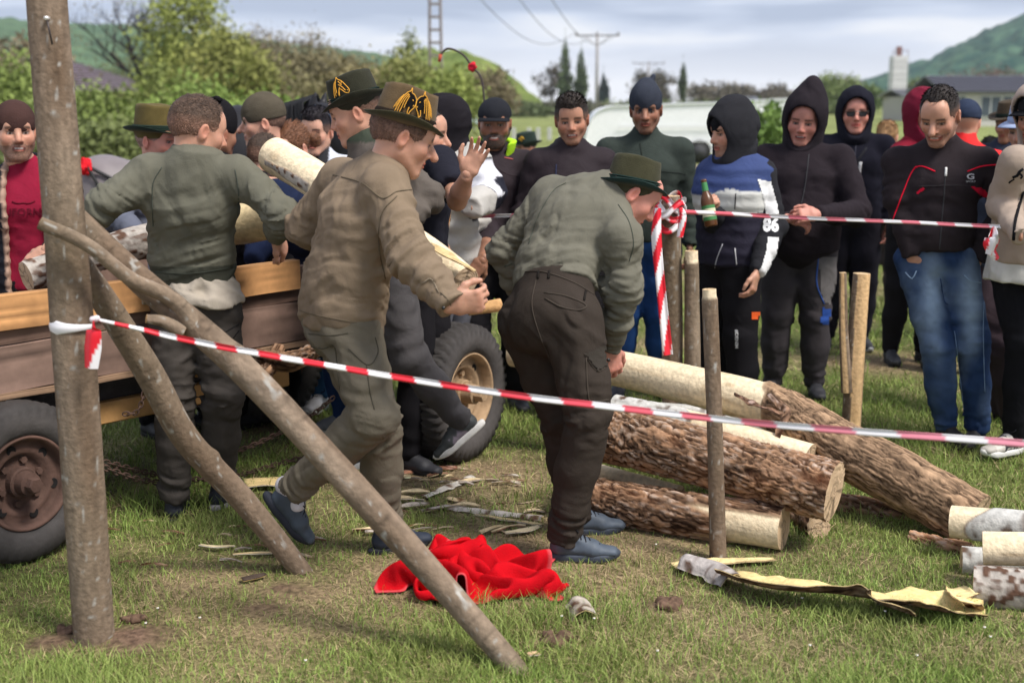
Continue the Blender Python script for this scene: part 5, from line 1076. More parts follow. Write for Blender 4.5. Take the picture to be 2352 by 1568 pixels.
# ---- bark strips and chips
def strip(name, label, pts, wid, arc=2.4, flip=1, outer=(.5, .46, .42), inner=(.72, .55, .27), style='birch', twist=None, group='bark scraps on the grass', cat='bark', th=.004, step=.012, rough=.3, seed=1., jag=.2, m=13):
    pts = np.asarray(pts, float); L_ = np.linalg.norm(np.diff(pts, axis=0), axis=1).sum(); n = max(5, int(L_/step)); C_ = spline(pts, n); T_ = np.gradient(C_, axis=0); T_ /= np.linalg.norm(T_, axis=1)[:, None]
    S_ = np.cross(T_, [0, 0, 1.]); S_ /= np.linalg.norm(S_, axis=1)[:, None]; U_ = np.cross(S_, T_); tw = np.zeros(n) if twist is None else np.interp(np.linspace(0, 1, n), np.linspace(0, 1, len(twist)), twist)
    w_ = np.interp(np.linspace(0, 1, n), np.linspace(0, 1, len(np.atleast_1d(wid))), np.atleast_1d(wid)); r = w_/arc; out = []
    for side in (0, 1):
        for k in range(m):
            q = (k/(m-1)-.5); jg = 1-jag*noise(np.stack([np.arange(n)*.35+seed, np.full(n, side*0+np.sign(q)*3.), np.full(n, seed)], -1))*(abs(q)*2)**3; a = q*arc*jg+tw
            rr = r+(th if side else 0)+rough*.02*(noise(np.stack([np.arange(n)*.25, np.full(n, k*.5), np.full(n, seed)], -1))-.5); cz = -r*math.cos(arc/2)*0
            out.append(C_+(np.sin(a)*rr)[:, None]*S_+((np.cos(a)*rr-r)*flip)[:, None]*U_)
    V = np.array(out).transpose(1, 0, 2).reshape(-1, 3); W = 2*m; F = []
    for i in range(n-1):
        for k in range(m-1):
            F.append((i*W+k, i*W+k+1, (i+1)*W+k+1, (i+1)*W+k)); F.append((i*W+m+k, (i+1)*W+m+k, (i+1)*W+m+k+1, i*W+m+k+1))
        for k in (0, m-1): F.append((i*W+k, (i+1)*W+k, (i+1)*W+m+k, i*W+m+k))
    for i in (0, n-1):
        for k in range(m-1): F.append((i*W+k, i*W+m+k, i*W+m+k+1, i*W+k+1))
    V[:, 2] = np.maximum(V[:, 2], .004+gz(V[:, 0], V[:, 1]))
    c = np.zeros((n, W, 3)); sg = np.linspace(0, L_, n)[:, None]+np.zeros((1, m)); ag = np.linspace(0, 1, m)[None, :]*w_[:, None]; _, co = barkrelief(sg, ag+seed, style, seed)
    c[:, m:] = co*np.array(outer)/np.mean(co, (0, 1))*.9; c[:, :m] = np.array(inner)*(.8+.35*noise(np.stack([sg*30, ag*80, 0*sg], -1)))[..., None]
    o = mk(name, V, F, M_peel if name == 'peeled_chip' else M_bark, None, np.clip(c.reshape(-1, 3), 0, 1), True, base=(C_[n//2][0], C_[n//2][1], 0)); return tag(o, label, cat, group)
z_ = lambda u, v, z=.02: gr(u, v, z)
strip('bark_strip', 'arched birch bark piece with brown spots at the left end of the long bark strip', [z_(1572, 1275, .06), z_(1640, 1292, .06), z_(1685, 1320, .05)], [.14, .17, .15], 2.9, 1, (.40, .36, .34), style='birch', seed=3.)
strip('bark_strip', 'flat pale yellow inner bark lying behind the arched birch bark piece', [z_(1548, 1300, .01), z_(1640, 1290, .012), z_(1780, 1283, .012)], [.08, .07, .04], .7, -1, (.3, .2, .12), (.70, .55, .28), seed=4.)
strip('bark_strip', 'long twisted bark strip with yellow inside running right across the grass', [z_(1680, 1318, .035), z_(1790, 1345, .05), z_(1900, 1352, .06), z_(2010, 1368, .05), z_(2060, 1390, .04), z_(2110, 1405, .03)], [.16, .21, .20, .18, .19, .22], 1.35, -1, (.16, .10, .07), (.74, .58, .27), style='rough', twist=[.3, .15, .2, .45, .4, .25, .1], seed=5.)
strip('bark_strip', 'wide curled sheet of bark with its bright yellow inside up, left of the knotty log', [z_(2010, 1372, .03), z_(2100, 1372, .04), z_(2180, 1385, .03), z_(2262, 1402, .015)], [.22, .36, .38, .20], .95, -1, (.16, .10, .07), (.78, .62, .28), style='rough', twist=[.25, .2, .1, 0], seed=6., rough=.7, jag=.35)
strip('bark_strip', 'small upright flap of torn yellow bark against the knotty log', [z_(2195, 1350, .03), z_(2215, 1372, .08), z_(2238, 1398, .02)], [.07, .12, .07], 1.2, -1, (.4, .26, .16), (.80, .64, .32), seed=7., rough=.8)
strip('bark_strip', 'small curled birch bark piece on the grass right of the red cloth', [z_(1328, 1370, .045), z_(1345, 1402, .045)], [.12, .12], 3.0, 1, (.42, .36, .30), style='birch', seed=8.)
# litter in front of the wagon and between the men
strip('bark_strip', 'long whitish bark strip lying left of the bending man feet', [z_(1005, 1160), z_(1110, 1172), z_(1245, 1187)], [.04, .06, .05], 1.8, 1, (.55, .48, .42), style='birch', seed=9.)
strip('bark_strip', 'slanting pale bark strip pointing at the lifted shoe', [z_(975, 1140), z_(1030, 1115), z_(1085, 1093)], [.03, .06, .05], 1.8, 1, (.55, .50, .44), style='birch', seed=10.)
strip('bark_strip', 'reddish brown bark strip under the lifted shoe', [z_(905, 1090), z_(960, 1076), z_(1050, 1072)], [.05, .08, .05], 1.2, 1, (.24, .12, .08), style='rough', seed=11.)
strip('peeled_chip', 'square yellow sheet of inner bark under the curved brace', [z_(565, 1112), z_(605, 1108), z_(642, 1108)], [.13, .15, .14], .5, -1, inner=(.76, .58, .28), seed=12.)
strip('peeled_chip', 'thin yellow splinter on the grass left of the curved brace', [z_(458, 1250), z_(490, 1255), z_(540, 1252)], [.012, .022, .01], .8, -1, inner=(.82, .68, .42), seed=13., m=5)
strip('peeled_chip', 'second thin yellow splinter touching the foot of the curved brace', [z_(535, 1272), z_(580, 1270), z_(640, 1265)], [.01, .018, .02], .8, -1, inner=(.80, .60, .32), seed=14., m=5)
strip('bark_strip', 'yellow edged dark bark piece just left of the foot of the curved brace', [z_(555, 1330), z_(590, 1322), z_(610, 1318)], [.03, .04, .02], 1., 1, (.07, .05, .04), (.7, .5, .2), seed=15., m=7)
strip('peeled_chip', 'small pale wood chip near the end of the long brace', [z_(1212, 1502), z_(1238, 1497)], [.03, .03], .4, -1, inner=(.75, .50, .30), seed=16., m=5)
strip('peeled_chip', 'yellow wood splinters just left of the bending man feet', [z_(1160, 1222), z_(1200, 1218), z_(1240, 1208)], [.02, .05, .03], .8, -1, inner=(.80, .66, .42), seed=17., m=7)
strip('peeled_chip', 'yellow splinter lying under the long whitish bark strip', [z_(1090, 1180), z_(1180, 1194), z_(1244, 1203)], [.015, .025, .02], .8, -1, inner=(.78, .60, .30), seed=18., m=5)
strip('peeled_chip', 'small crumpled pale chip between the two slanting bark strips', [z_(1030, 1142), z_(1065, 1152)], [.04, .05], .8, 1, (.7, .52, .3), inner=(.8, .64, .40), seed=19., m=7)
r_ = random.Random(4)
for k in range(46):
    u = r_.uniform(860, 1250) if k < 30 else r_.uniform(250, 760); v = r_.uniform(1060, 1225) if k < 30 else r_.uniform(1180, 1300); a = z_(u, v, .010); an = r_.uniform(-.5, .6); l_ = r_.uniform(.02, .06); d = V3(math.cos(an), math.sin(an), 0)*l_; c_ = r_.choice([(.74, .58, .34), (.60, .46, .32), (.45, .38, .32), (.28, .16, .10)])
    strip('wood_chip', 'small scattered chip of bark or wood among the litter between the men and the wagon', [a-d, a+V3(0, 0, .006), a+d], [.009, .010, .008], .6, r_.choice([1, -1]), c_, c_, seed=20.+k, m=4, group='small wood chips on the trampled grass', cat='wood chip', step=.02)
# clods of soil
for (u, v, s_, lb) in ((1270, 1478, .040, 'dark crumbly clod of soil right of the end of the long brace'), (1527, 1395, .036, 'brown crumbly clod of soil below the long bark strip'), (305, 1432, .030, 'dark clod of soil with a hole beside the thick post'), (150, 1455, .03, 'small clod of soil left of the foot of the thick post')):
    p = gr(u, v); s = SDF(); rr_ = random.Random(u)
    for _ in range(7): s.ell(p+V3(rr_.uniform(-1, 1)*s_*1.1, rr_.uniform(-.6, .6)*s_, rr_.uniform(0, .6)*s_), None, V3(1, 1, .7)*s_*rr_.uniform(.4, .75), .008)
    s.folds.append(lambda P: .012*(noise(P*90)-.5)); V, F = s.build(.005); tag(mk('soil_clod', V, F, M_bark, None, np.array((.13, .08, .055))*(.6+.8*noise(V*120))[:, None], True, base=p), lb, 'soil clod', 'clods of soil')
# small daisies
for k in range(16):
    u, v = (r_.uniform(1150, 2330), r_.uniform(1260, 1540)) if k < 12 else (r_.uniform(30, 1100), r_.uniform(1380, 1550)); p = gr(u, v); h_ = r_.uniform(.03, .05); m = MB(); m.tube([p, p+V3(.003, 0, h_)], .0012, 4, (.1, .18, .03)); R_ = .0042; q = p+V3(.003, 0, h_)
    m.tube([q, q+V3(0, -.0006, .002)], R_, 8, (.8, .8, .78)); m.tube([q+V3(0, 0, .0015), q+V3(0, 0, .0035)], R_*.4, 6, (.7, .5, .05)); tag(m.obj('daisy', M_leaf, None, True, base=p), 'tiny white daisy in the short grass', 'flower', 'tiny daisies in the grass')
# ---------------------------------------------------------------- barrier tape
RED, WHT = np.array((.72, .012, .03)), np.array((.80, .78, .80))
def ribbon(name, label, pts, wid, per=.165, roll=None, phase=0., mute=None, parent=None, nlen=.006, group=None, crease=.25, m=7, diag=.35):
    pts = np.asarray(pts, float); L_ = np.linalg.norm(np.diff(pts, axis=0), axis=1).sum(); n = max(6, int(L_/nlen)); C_ = spline(pts, n); T_ = np.gradient(C_, axis=0); T_ /= np.linalg.norm(T_, axis=1)[:, None]+1e-9
    N_ = np.cross(T_, [0, 0, 1.]); bad = np.linalg.norm(N_, axis=1) < .3; N_[bad] = [0, -1, 0]; N_ /= np.linalg.norm(N_, axis=1)[:, None]; U_ = np.cross(N_, T_); rl = np.zeros(n) if roll is None else np.interp(np.linspace(0, 1, n), np.linspace(0, 1, len(roll)), roll)
    w_ = np.interp(np.linspace(0, 1, n), np.linspace(0, 1, len(np.atleast_1d(wid))), np.atleast_1d(wid)); D1 = np.cos(rl)[:, None]*U_+np.sin(rl)[:, None]*N_; D2 = np.cross(T_, D1); V = []
    sl = np.linspace(0, L_, n)
    for s_ in (-1, 1):
        for k in range(m):
            q = k/(m-1)-.5; cr = crease*w_*(np.cos(q*6+2*noise(np.stack([sl*5, 0*sl, 0*sl], -1)))*.5)+s_*.0005; V.append(C_+D1*(q*w_)[:, None]+D2*cr[:, None])
    V = np.array(V).transpose(1, 0, 2).reshape(-1, 3); W = 2*m; F = []
    for i in range(n-1):
        for k in range(m-1): F.append((i*W+k, i*W+k+1, (i+1)*W+k+1, (i+1)*W+k)); F.append((i*W+m+k, (i+1)*W+m+k, (i+1)*W+m+k+1, i*W+m+k+1))
        F.append((i*W, (i+1)*W, (i+1)*W+m, i*W+m)); F.append((i*W+m-1, i*W+2*m-1, (i+1)*W+2*m-1, (i+1)*W+m-1))
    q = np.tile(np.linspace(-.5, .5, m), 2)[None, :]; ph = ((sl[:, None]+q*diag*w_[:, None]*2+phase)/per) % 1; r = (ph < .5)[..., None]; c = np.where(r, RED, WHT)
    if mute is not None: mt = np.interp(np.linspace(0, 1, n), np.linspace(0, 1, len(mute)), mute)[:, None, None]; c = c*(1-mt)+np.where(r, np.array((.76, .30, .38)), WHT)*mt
    o = mk(name, V, F, M_tape, parent, c.reshape(-1, 3), True, base=None if parent is not None else pts[0])
    if parent is None: tag(o, label, 'tape', group)
    return o
k0 = at(216, 733, 3.86)
tp = empty('barrier_tape', k0, 'red and white barrier tape crossing the whole picture in front, tied to the thick post', 'tape', 'red and white barrier tapes')
sagp = [k0, at(420, 778, 3.88), at(700, 832, 3.90), at(1000, 881, 3.90), at(1400, 936, 3.86), at(1800, 977, 3.78), at(2352, 1020, 3.62), at(2700, 1040, 3.5)]
ribbon('long_span', None, sagp, [.010, .020, .021, .022, .024, .025, .026, .026], .158, roll=[.1, .2, .3, .25, .5, .4, .3], phase=.05, mute=[0, 0, 0, 0, .25, .7, .95, 1], parent=tp, crease=.5)  # reds pale to pink rightwards: plastic reflection and blur put into the colour
pc_ = at(172, 745, 3.965); wr_ = []
for k in range(13):
    a = PI*1.08*(k/12)+PI*.96; wr_.append(pc_+V3(math.cos(a)*.071, math.sin(a)*.071, .012*math.cos(a)*0))
wr_ = [pc_+V3(math.cos(a)*.072, math.sin(a)*.072, 0) for a in np.linspace(PI*.95, PI*1.85, 12)]
ribbon('wrap', None, wr_, [.060, .055, .045, .03, .02, .014], 3., phase=1.6, parent=tp, crease=.12)
ribbon('tail', None, [k0+V3(0, -.006, -.002), at(214, 760, 3.84), at(212, 800, 3.84), at(209, 846, 3.84)], [.012, .045, .052, .040], .30, phase=.02, parent=tp, crease=.25, diag=1.2, m=9)
mk('knot', *(lambda s: (s.ell(k0, None, (.014, .012, .010), .01).ell(k0+V3(.01, -.004, .004), None, (.010, .008, .009), .006).build(.003)))(SDF()), M_tape, tp, np.array((.8, .7, .74)))
# rear tape from the tall stake
ts = at(1541, 490, 6.17)
t2 = empty('barrier_tape', ts, 'rear barrier tape wrapped round the tallest stake and stretched in front of the onlookers', 'tape', 'red and white barrier tapes')
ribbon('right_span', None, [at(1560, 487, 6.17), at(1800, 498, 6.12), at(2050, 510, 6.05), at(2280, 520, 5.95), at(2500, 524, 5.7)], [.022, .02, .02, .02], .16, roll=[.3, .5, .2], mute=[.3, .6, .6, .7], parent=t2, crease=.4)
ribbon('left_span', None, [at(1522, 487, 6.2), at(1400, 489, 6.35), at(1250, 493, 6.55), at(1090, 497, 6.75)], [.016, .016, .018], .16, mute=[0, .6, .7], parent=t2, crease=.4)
for j, (dz, ph) in enumerate(((.045, 0), (.0, .5), (-.05, .9), (.02, 1.3))):
    w3 = [ts+V3(math.cos(a)*(.060+.005*j), .07+math.sin(a)*(.060+.005*j), dz+.035*math.sin(a*2+j)) for a in np.linspace(0, 2*PI, 26)]
    ribbon('loop', None, w3, [.05, .035, .05, .03, .05], .14, phase=ph*.1, roll=[.2, -.3, .4, .1], parent=t2, crease=.4, nlen=.01)
ribbon('hanging_tail', None, [at(1512, 478, 6.14), at(1508, 540, 6.13), at(1514, 620, 6.12), at(1522, 700, 6.11), at(1534, 815, 6.10)], [.03, .05, .045, .045, .05], .21, parent=t2, crease=.3, diag=1.4, m=9)
ribbon('hanging_tail', None, [at(1560, 478, 6.11), at(1568, 500, 6.10), at(1562, 545, 6.10)], [.03, .04, .03], .12, parent=t2, crease=.3, diag=1.4)
ribbon('hanging_tail', None, [at(2283, 521, 5.94), at(2272, 560, 5.93), at(2290, 596, 5.93)], [.02, .05, .03], .14, parent=t2, crease=.4, diag=1.5)
ribbon('hanging_tail', None, [at(2283, 521, 5.945), at(2284, 550, 5.92), at(2274, 585, 5.93)], [.02, .06, .04], .3, parent=t2, crease=.4, diag=1.5, phase=.16)
# ---------------------------------------------------------------- red woollen cloth on the grass
c0 = gr(1085, 1340)
def crumple(nx, ny, sx, sy, cx, cy, seed, it=200):
    """a sheet pushed together on the ground: distance constraints pull it back to its size, so it buckles into folds"""
    u, v = np.meshgrid(np.linspace(-.5, .5, nx), np.linspace(-.5, .5, ny), indexing='ij'); N3 = lambda f, o: noise(np.stack([u*f+o+seed, v*f*.8+o, 0*u+o], -1))-.5
    a_ = 1.1*N3(2., 21); X = np.stack([(u*np.cos(a_)-v*np.sin(a_)*.7)*sx*cx+.22*N3(2.6, 1), (u*np.sin(a_)*.7+v*np.cos(a_))*sy*cy+.20*N3(2.6, 9), .02+.42*np.clip(N3(3., 3)+.22, 0, 1)*(1-(2*u)**4)*(1-(2*v)**4)+.10*N3(6, 2)+.05], -1); Vv = np.zeros_like(X); dx, dy = sx/(nx-1), sy/(ny-1)
    cons = [(a, b, math.hypot(a*dx, b*dy), wt) for (a, b, wt) in ((1, 0, 1.), (0, 1, 1.), (1, 1, .5), (1, -1, .5), (2, 0, .45), (0, 2, .45), (5, 0, .22), (0, 5, .22))]
    for k in range(it):
        Vv *= .9; Vv[..., 2] -= .00016; Xn = X+Vv
        for _ in range(3):
            for a, b, L0, wt in cons:
                A = (slice(0, nx-a), slice(0, ny-b) if b >= 0 else slice(-b, ny)); B = (slice(a, nx), slice(b, ny) if b >= 0 else slice(0, ny+b)); d = Xn[B]-Xn[A]; l = np.linalg.norm(d, axis=-1, keepdims=True)+1e-9
                e = (l-L0)/l*.45; e = np.where(l < L0, e*(.5 if a+abs(b) < 3 else .35), e)*wt*.5*d; Xn[A] += e; Xn[B] -= e
        g = Xn[..., 2] < .006; Xn[..., 2] = np.maximum(Xn[..., 2], .006); Xn[g, :2] = X[g, :2]*.85+Xn[g, :2]*.15; Vv = np.clip(Xn-X, -.008, .008); X = Xn
    return X
X = crumple(104, 80, 1.25, .95, .50, .42, 4.); nx, ny = X.shape[:2]
for _ in range(2): X[1:-1, 1:-1] = X[1:-1, 1:-1]*.6+.1*(X[:-2, 1:-1]+X[2:, 1:-1]+X[1:-1, :-2]+X[1:-1, 2:])
X[..., :2] -= (X[..., :2].reshape(-1, 2).max(0)+X[..., :2].reshape(-1, 2).min(0))/2; ext = X.reshape(-1, 3).max(0)-X.reshape(-1, 3).min(0); X[..., 0] *= .70/ext[0]; X[..., 1] *= .50/ext[1]; X[..., 2] *= .125/np.percentile(X[..., 2], 98); X[..., 2] += .05*np.exp(-((X[..., 0]+.02)/.12)**2)*np.clip(X[..., 2]/.1, 0, 1)
X[..., 2] = .16*np.tanh(X[..., 2]/.16); W_ = X.reshape(-1, 3)+np.array([c0[0], c0[1]+.02, .0]); i_ = np.arange(nx-1)[:, None]*ny; j_ = np.arange(ny-1)[None, :]; F = np.stack([i_+j_, i_+ny+j_, i_+ny+j_+1, i_+j_+1], -1).reshape(-1, 4)
c = np.tile(np.array((.52, .005, .011)), (len(W_), 1)); gi = np.arange(nx*ny); ei = (gi % ny < 2)|(gi//ny < 2)|(gi % ny > ny-3)|(gi//ny > nx-3); c[ei] = (.62, .07, .08); V = W_
rc = empty('red_cloth', (c0[0], c0[1], 0), 'crumpled bright red woollen blanket lying on the grass under the long brace', 'blanket'); co = mk('fabric', V, F, M_fleece, rc, c); md = co.modifiers.new('thickness', 'SOLIDIFY'); md.thickness = .006; md2 = co.modifiers.new('smooth', 'SUBSURF'); md2.levels = 1; md2.render_levels = 1; GEO[co.name] = (V, F)

for k in range(16):
    u = r_.uniform(870, 1245); v = r_.uniform(1090, 1225); a = z_(u, v, .016); an = r_.uniform(-.35, .7); l_ = r_.uniform(.08, .24); d = V3(math.cos(an), math.sin(an), 0)*l_/2; c_ = r_.choice([(.62, .54, .46), (.78, .62, .38), (.50, .42, .36), (.30, .16, .10)])
    strip('bark_strip', 'loose strip of bark among the litter between the walking man and the bending man', [a-d, a+V3(.004, .006, .008), a+d], [.022, .034, .026], 1.1, r_.choice([1, 1, -1]), c_, (.76, .60, .36), seed=80.+k, m=7, jag=.7, rough=.8, group='loose bark strips between the two men', step=.02)
tp_ = [at(1765, 905, 5.45), at(1800, 935, 5.38), at(1795, 975, 5.33), at(1785, 1018, 5.30)]
strip('torn_bark', 'torn flap of bark hanging down where the leaning trunk turns from peeled to bark', tp_, [.05, .06, .045, .015], 1.6, 1, (.20, .12, .08), (.34, .22, .13), style='rough', seed=97., m=7, group=None, rough=.8, jag=.6)
strip('torn_bark', 'ragged strip of bark lifting off the top of the leaning trunk', [at(1690, 905, 5.55), at(1740, 930, 5.42), at(1800, 950, 5.33)], [.03, .06, .03], 1.5, 1, (.22, .13, .09), (.34, .22, .13), style='rough', seed=98., m=7, group=None, rough=.8, jag=.6)
# ---------------------------------------------------------------- wooden wagon
CA = V3(-1.90, 4.78, 0); CD = V3(.64, .768, 0); CN = V3(-.768, .64, 0)
cp = lambda s, n, z: CA+CD*s+CN*n+V3(0, 0, z)
CR = np.stack([CD, CN, V3(0, 0, 1)], 1)
cart = empty('wooden_wagon', cp(.9, .55, 0), 'weathered wooden farm wagon with brown plank sides, fresh orange top boards and rubber tyres', 'wagon')
def grainbox(name, s0, s1, n0, n1, z0, z1, col, parent=cart, R=None, wob=.004, seed=0., mat=None, nseg=120):
    """a sawn plank: subdivided along its length, slightly uneven, end grain darker"""
    V = []; Cc = []; r = random.Random(seed)
    prof = [(n0, z0)]+[(n0, z0+(z1-z0)*q_) for q_ in (.12, .25, .38, .5, .62, .75, .88)]+[ (n0, z1-.004), (n0+.004, z1), (n1-.004, z1), (n1, z1-.004), (n1, z0)]; k = len(prof)
    for i in range(nseg+1):
        s = s0+(s1-s0)*i/nseg; dz = wob*(noise(V3(s*4, seed, z0*3))-.5)*2; dn = wob*(noise(V3(s*3, seed+5, z0*3))-.5)*1.5
        for (n, z) in prof:
            V.append(cp(s, n+dn, z+dz)); g = noise(V3(s*1.5, z*60+n*30, seed))*.5+noise(V3(s*7, z*120, seed+3))*.5; c = np.array(col)*(.58+.80*g)*(.8+.4*noise(V3(s*2.2, z*9, seed+20)))
            ck_ = noise(V3(s*1.1, z*110+n*40, seed+31)); c = c*(1-.5*np.clip((ck_-.76)*8, 0, 1)); kn = noise(V3(s*5.5, z*14, seed+9)); c = c*(1-.55*np.clip((kn-.78)*9, 0, 1)); Cc.append(c)
    F = [(i*k+j, i*k+(j+1) % k, (i+1)*k+(j+1) % k, (i+1)*k+j) for i in range(nseg) for j in range(k)]+[list(range(k))[::-1], [nseg*k+j for j in range(k)]]
    return mk(name, V, F, mat or M_wood, parent, np.array(Cc), False)
OR, BR, BR2 = (.58, .30, .125), (.17, .105, .08), (.215, .14, .11)
grainbox('top_board', -1.2, 1.44, -.028, .022, .868, 1.0, OR, seed=1); grainbox('top_board', 1.448, 1.95, .0, .022, .868, .97, BR2, seed=2)
grainbox('side_board', -1.2, 2.32, 0, .025, .812, .865, BR, seed=3); grainbox('side_board', -1.2, 2.34, -.003, .025, .632, .808, BR2, seed=4); grainbox('sill', -1.2, 2.1, -.012, .06, .602, .626, (.30, .19, .12), seed=5)
grainbox('top_board', -1.2, 2.3, 1.0, 1.025, .83, 1.0, BR2, seed=6); grainbox('side_board', -1.2, 2.3, 1.0, 1.025, .64, .825, BR, seed=7)
for k in range(7): grainbox('floor_plank', -1.2, 2.2, .065+k*.133, .065+k*.133+.126, .590, .612, (.16, .10, .07), seed=10+k)
# front headboard with two fresh uprights
def crossboard(s, z0, z1, col, seed, n0=.03, n1=.99, th=.03):
    V = [cp(s+a, n, z) for a in (0, th) for n in (n0, n1) for z in (z0, z1)]; return mk('head_board', V, [(0, 1, 3, 2), (4, 6, 7, 5), (0, 4, 5, 1), (2, 3, 7, 6), (0, 2, 6, 4), (1, 5, 7, 3)], M_wood, cart, np.array(col), False)
crossboard(2.35, .64, .84, BR2, 1); crossboard(2.35, .92, 1.03, (.30, .20, .14), 2)
for (u0, v0, u1, v1) in ((988, 545, 1002, 470), (1008, 548, 1026, 463)):
    Y_ = 6.15; a, b = at(u0, v0+60, Y_), at(u1, v1, Y_); MB().box((a+b)/2, (np.linalg.norm(b-a)/2, .012, .026), lookR(b-a, (0, -1, .1))@np.array([[1, 0, 0], [0, 0, 1], [0, 1, 0]]).T, col=OR, bev=.003).obj('upright', M_wood, cart)
# running gear
def bar(name, p, q, hw, hh, col, mat=M_wood):
    p, q = np.asarray(p), np.asarray(q); return MB().box((p+q)/2, (np.linalg.norm(q-p)/2, hw, hh), lookR(q-p), col=col, bev=.006).obj(name, mat, cart)
bar('long_beam', cp(-1.3, .18, .54), cp(2.1, .18, .54), .04, .05, (.035, .03, .03), M_rust); bar('long_beam', cp(-1.3, .85, .54), cp(2.1, .85, .54), .04, .05, (.035, .03, .03), M_rust)
bar('reach_pole', cp(-.8, .10, .46), cp(1.5, .18, .43), .04, .045, (.50, .28, .11)); bar('reach_pole', cp(.2, .6, .52), cp(2.4, .55, .5), .04, .045, (.45, .25, .10))
bar('bolster', cp(.02, .12, .52), cp(.02, .98, .52), .05, .06, (.36, .20, .09)); bar('bolster', cp(2.1, -.02, .55), cp(2.1, .98, .55), .05, .05, (.28, .18, .12))
bar('axle', cp(.0, .22, .31), cp(.0, 1.2, .31), .035, .04, (.10, .06, .045), M_rust); bar('axle', cp(2.3, .0, .33), cp(2.3, 1.2, .33), .035, .04, (.10, .06, .045), M_rust)
bar('cross_beam', cp(.95, .03, .565), cp(.95, .98, .565), .05, .03, (.5, .28, .12)); bar('spring_leaf', cp(-.35, .26, .44), cp(.35, .26, .44), .03, .02, (.05, .04, .04), M_rust); bar('spring_leaf', cp(1.95, .06, .46), cp(2.65, .06, .46), .03, .02, (.09, .055, .04), M_rust)
def lathe(mb, c, ax, prof, seg, col, rf=None):
    R = lookR(ax); th_ = np.arange(seg)/seg*2*PI; n = len(prof); V = []; Cc = []
    for i, (x, r) in enumerate(prof):
        rr = r+(rf(i, th_) if rf is not None else 0*th_); V.append(np.asarray(c)+x*R[:, 0]+rr[:, None]*(np.cos(th_)[:, None]*R[:, 1]+np.sin(th_)[:, None]*R[:, 2]))
        Cc.append(np.tile(np.array(col[i] if np.ndim(col) == 2 else col, float), (seg, 1)))
    F = [(i*seg+j, i*seg+(j+1) % seg, (i+1)*seg+(j+1) % seg, (i+1)*seg+j) for i in range(n-1) for j in range(seg)]; mb.add(np.vstack(V), F, np.vstack(Cc)); return mb
def wheel(c, ax, R, w_, rimc, lugs, hub=True, deep=False):
    ax = nrm(ax); t = empty('wheel', np.asarray(c)-np.array(cart.location)); t.parent = cart; h = w_/2; rr = R*.58
    pr = [(-h*.7, rr), (-h*.95, rr+.02), (-h, R*.78), (-h*.92, R*.93), (-h*.72, R*.985), (-h*.3, R), (0, R), (h*.3, R), (h*.72, R*.985), (h*.92, R*.93), (h, R*.78), (h*.95, rr+.02), (h*.7, rr)]
    K = 132; dep = .016 if lugs else .005
    def rf(i, th_):
        if 3 <= i <= 9:
            k = (th_*44/(2*PI)+(i % 2)*.5+.12*abs(i-6)) % 1; return -dep*((k < .42)*(1.0 if i in (3, 4, 5, 7, 8, 9) else .7)+(.6 if i == 6 else 0))
        return 0*th_+.0015*np.sin(th_*11+i)
    tc_ = [(.05, .045, .045)]*13; tc_ = [tuple(np.array((.060, .054, .052))*(1.25 if i in (2, 10, 11, 1) else .75)) for i in range(13)]
    lathe(MB(), c, ax, pr, K*2, tc_, rf).obj('tyre', M_rubber, t, True)
    rimc = np.array(rimc); d = h
    pr2 = [(d*.72, rr+.006), (d*.86, rr), (d*.80, rr*.95), (d*.45, rr*.90), (d*.30, rr*.86), (d*.38, rr*.74), (d*.42, rr*.64), (d*.10, rr*.56), (d*.05, rr*.50), (d*.12, rr*.34), (d*.12, .0001)]
    cc = [rimc*(1.1 if i < 3 else (.75 if i in (3, 4, 7, 8) else .95)) for i in range(len(pr2))]
    lathe(MB(), c, ax, pr2, 64, np.array(cc)).obj('rim', M_rust, t, True)
    Rm = lookR(ax); hubm = MB(); hc = rimc*.8
    lathe(hubm, c, ax, [(d*.05, rr*.34), (d*.5, rr*.33), (d*.55, rr*.30), (d*.55, rr*.26), (d*1.05, rr*.24), (d*1.1, rr*.14), (d*1.1, .0001)], 32, hc); hubm.obj('hub', M_rust, t, False)
    hx = MB(); lathe(hx, c, ax, [(d*1.0, rr*.17), (d*1.45, rr*.17), (d*1.5, rr*.15), (d*1.5, .0001)], 6, hc*1.1); hx.obj('hub_nut', M_rust, t, False)
    for k in range(6):
        a = 2*PI*k/6+.3; o = np.asarray(c)+Rm[:, 1]*math.cos(a)*rr*.47+Rm[:, 2]*math.sin(a)*rr*.47; b = MB(); lathe(b, o, ax, [(d*.0, .014), (d*.30, .014), (d*.30, .0001)], 6, hc); b.obj('wheel_bolt', M_rust, t, False)
        a += .5; o = np.asarray(c)+Rm[:, 1]*math.cos(a)*rr*.74+Rm[:, 2]*math.sin(a)*rr*.74; b = MB(); lathe(b, o, ax, [(d*.375, .020), (d*.40, .018), (d*.375, .0001)], 14, (.012, .01, .01)); b.obj('rim_hole', M_rust, t, False)
wc = at(42, 1112, 4.72); wheel((wc[0], wc[1], .305), (.80, -.60, .02), .305, .16, (.115, .065, .05), False)
wc2 = at(1046, 878, 6.12); wheel((wc2[0], wc2[1], .335), (.86, -.51, .0), .335, .22, (.40, .27, .16), True)
wc3 = at(612, 900, 6.9); wheel((wc3[0], wc3[1], .32), (.64, -.77, .0), .32, .2, (.14, .08, .06), True)
wc4 = cp(0, 1.2, .3); wheel((wc4[0], wc4[1], .305), (-.7, .7, 0), .305, .15, (.14, .08, .06), False)
bar('brake_bar', at(925, 700, 6.0), at(940, 800, 6.0), .008, .008, (.06, .05, .05), M_rust)
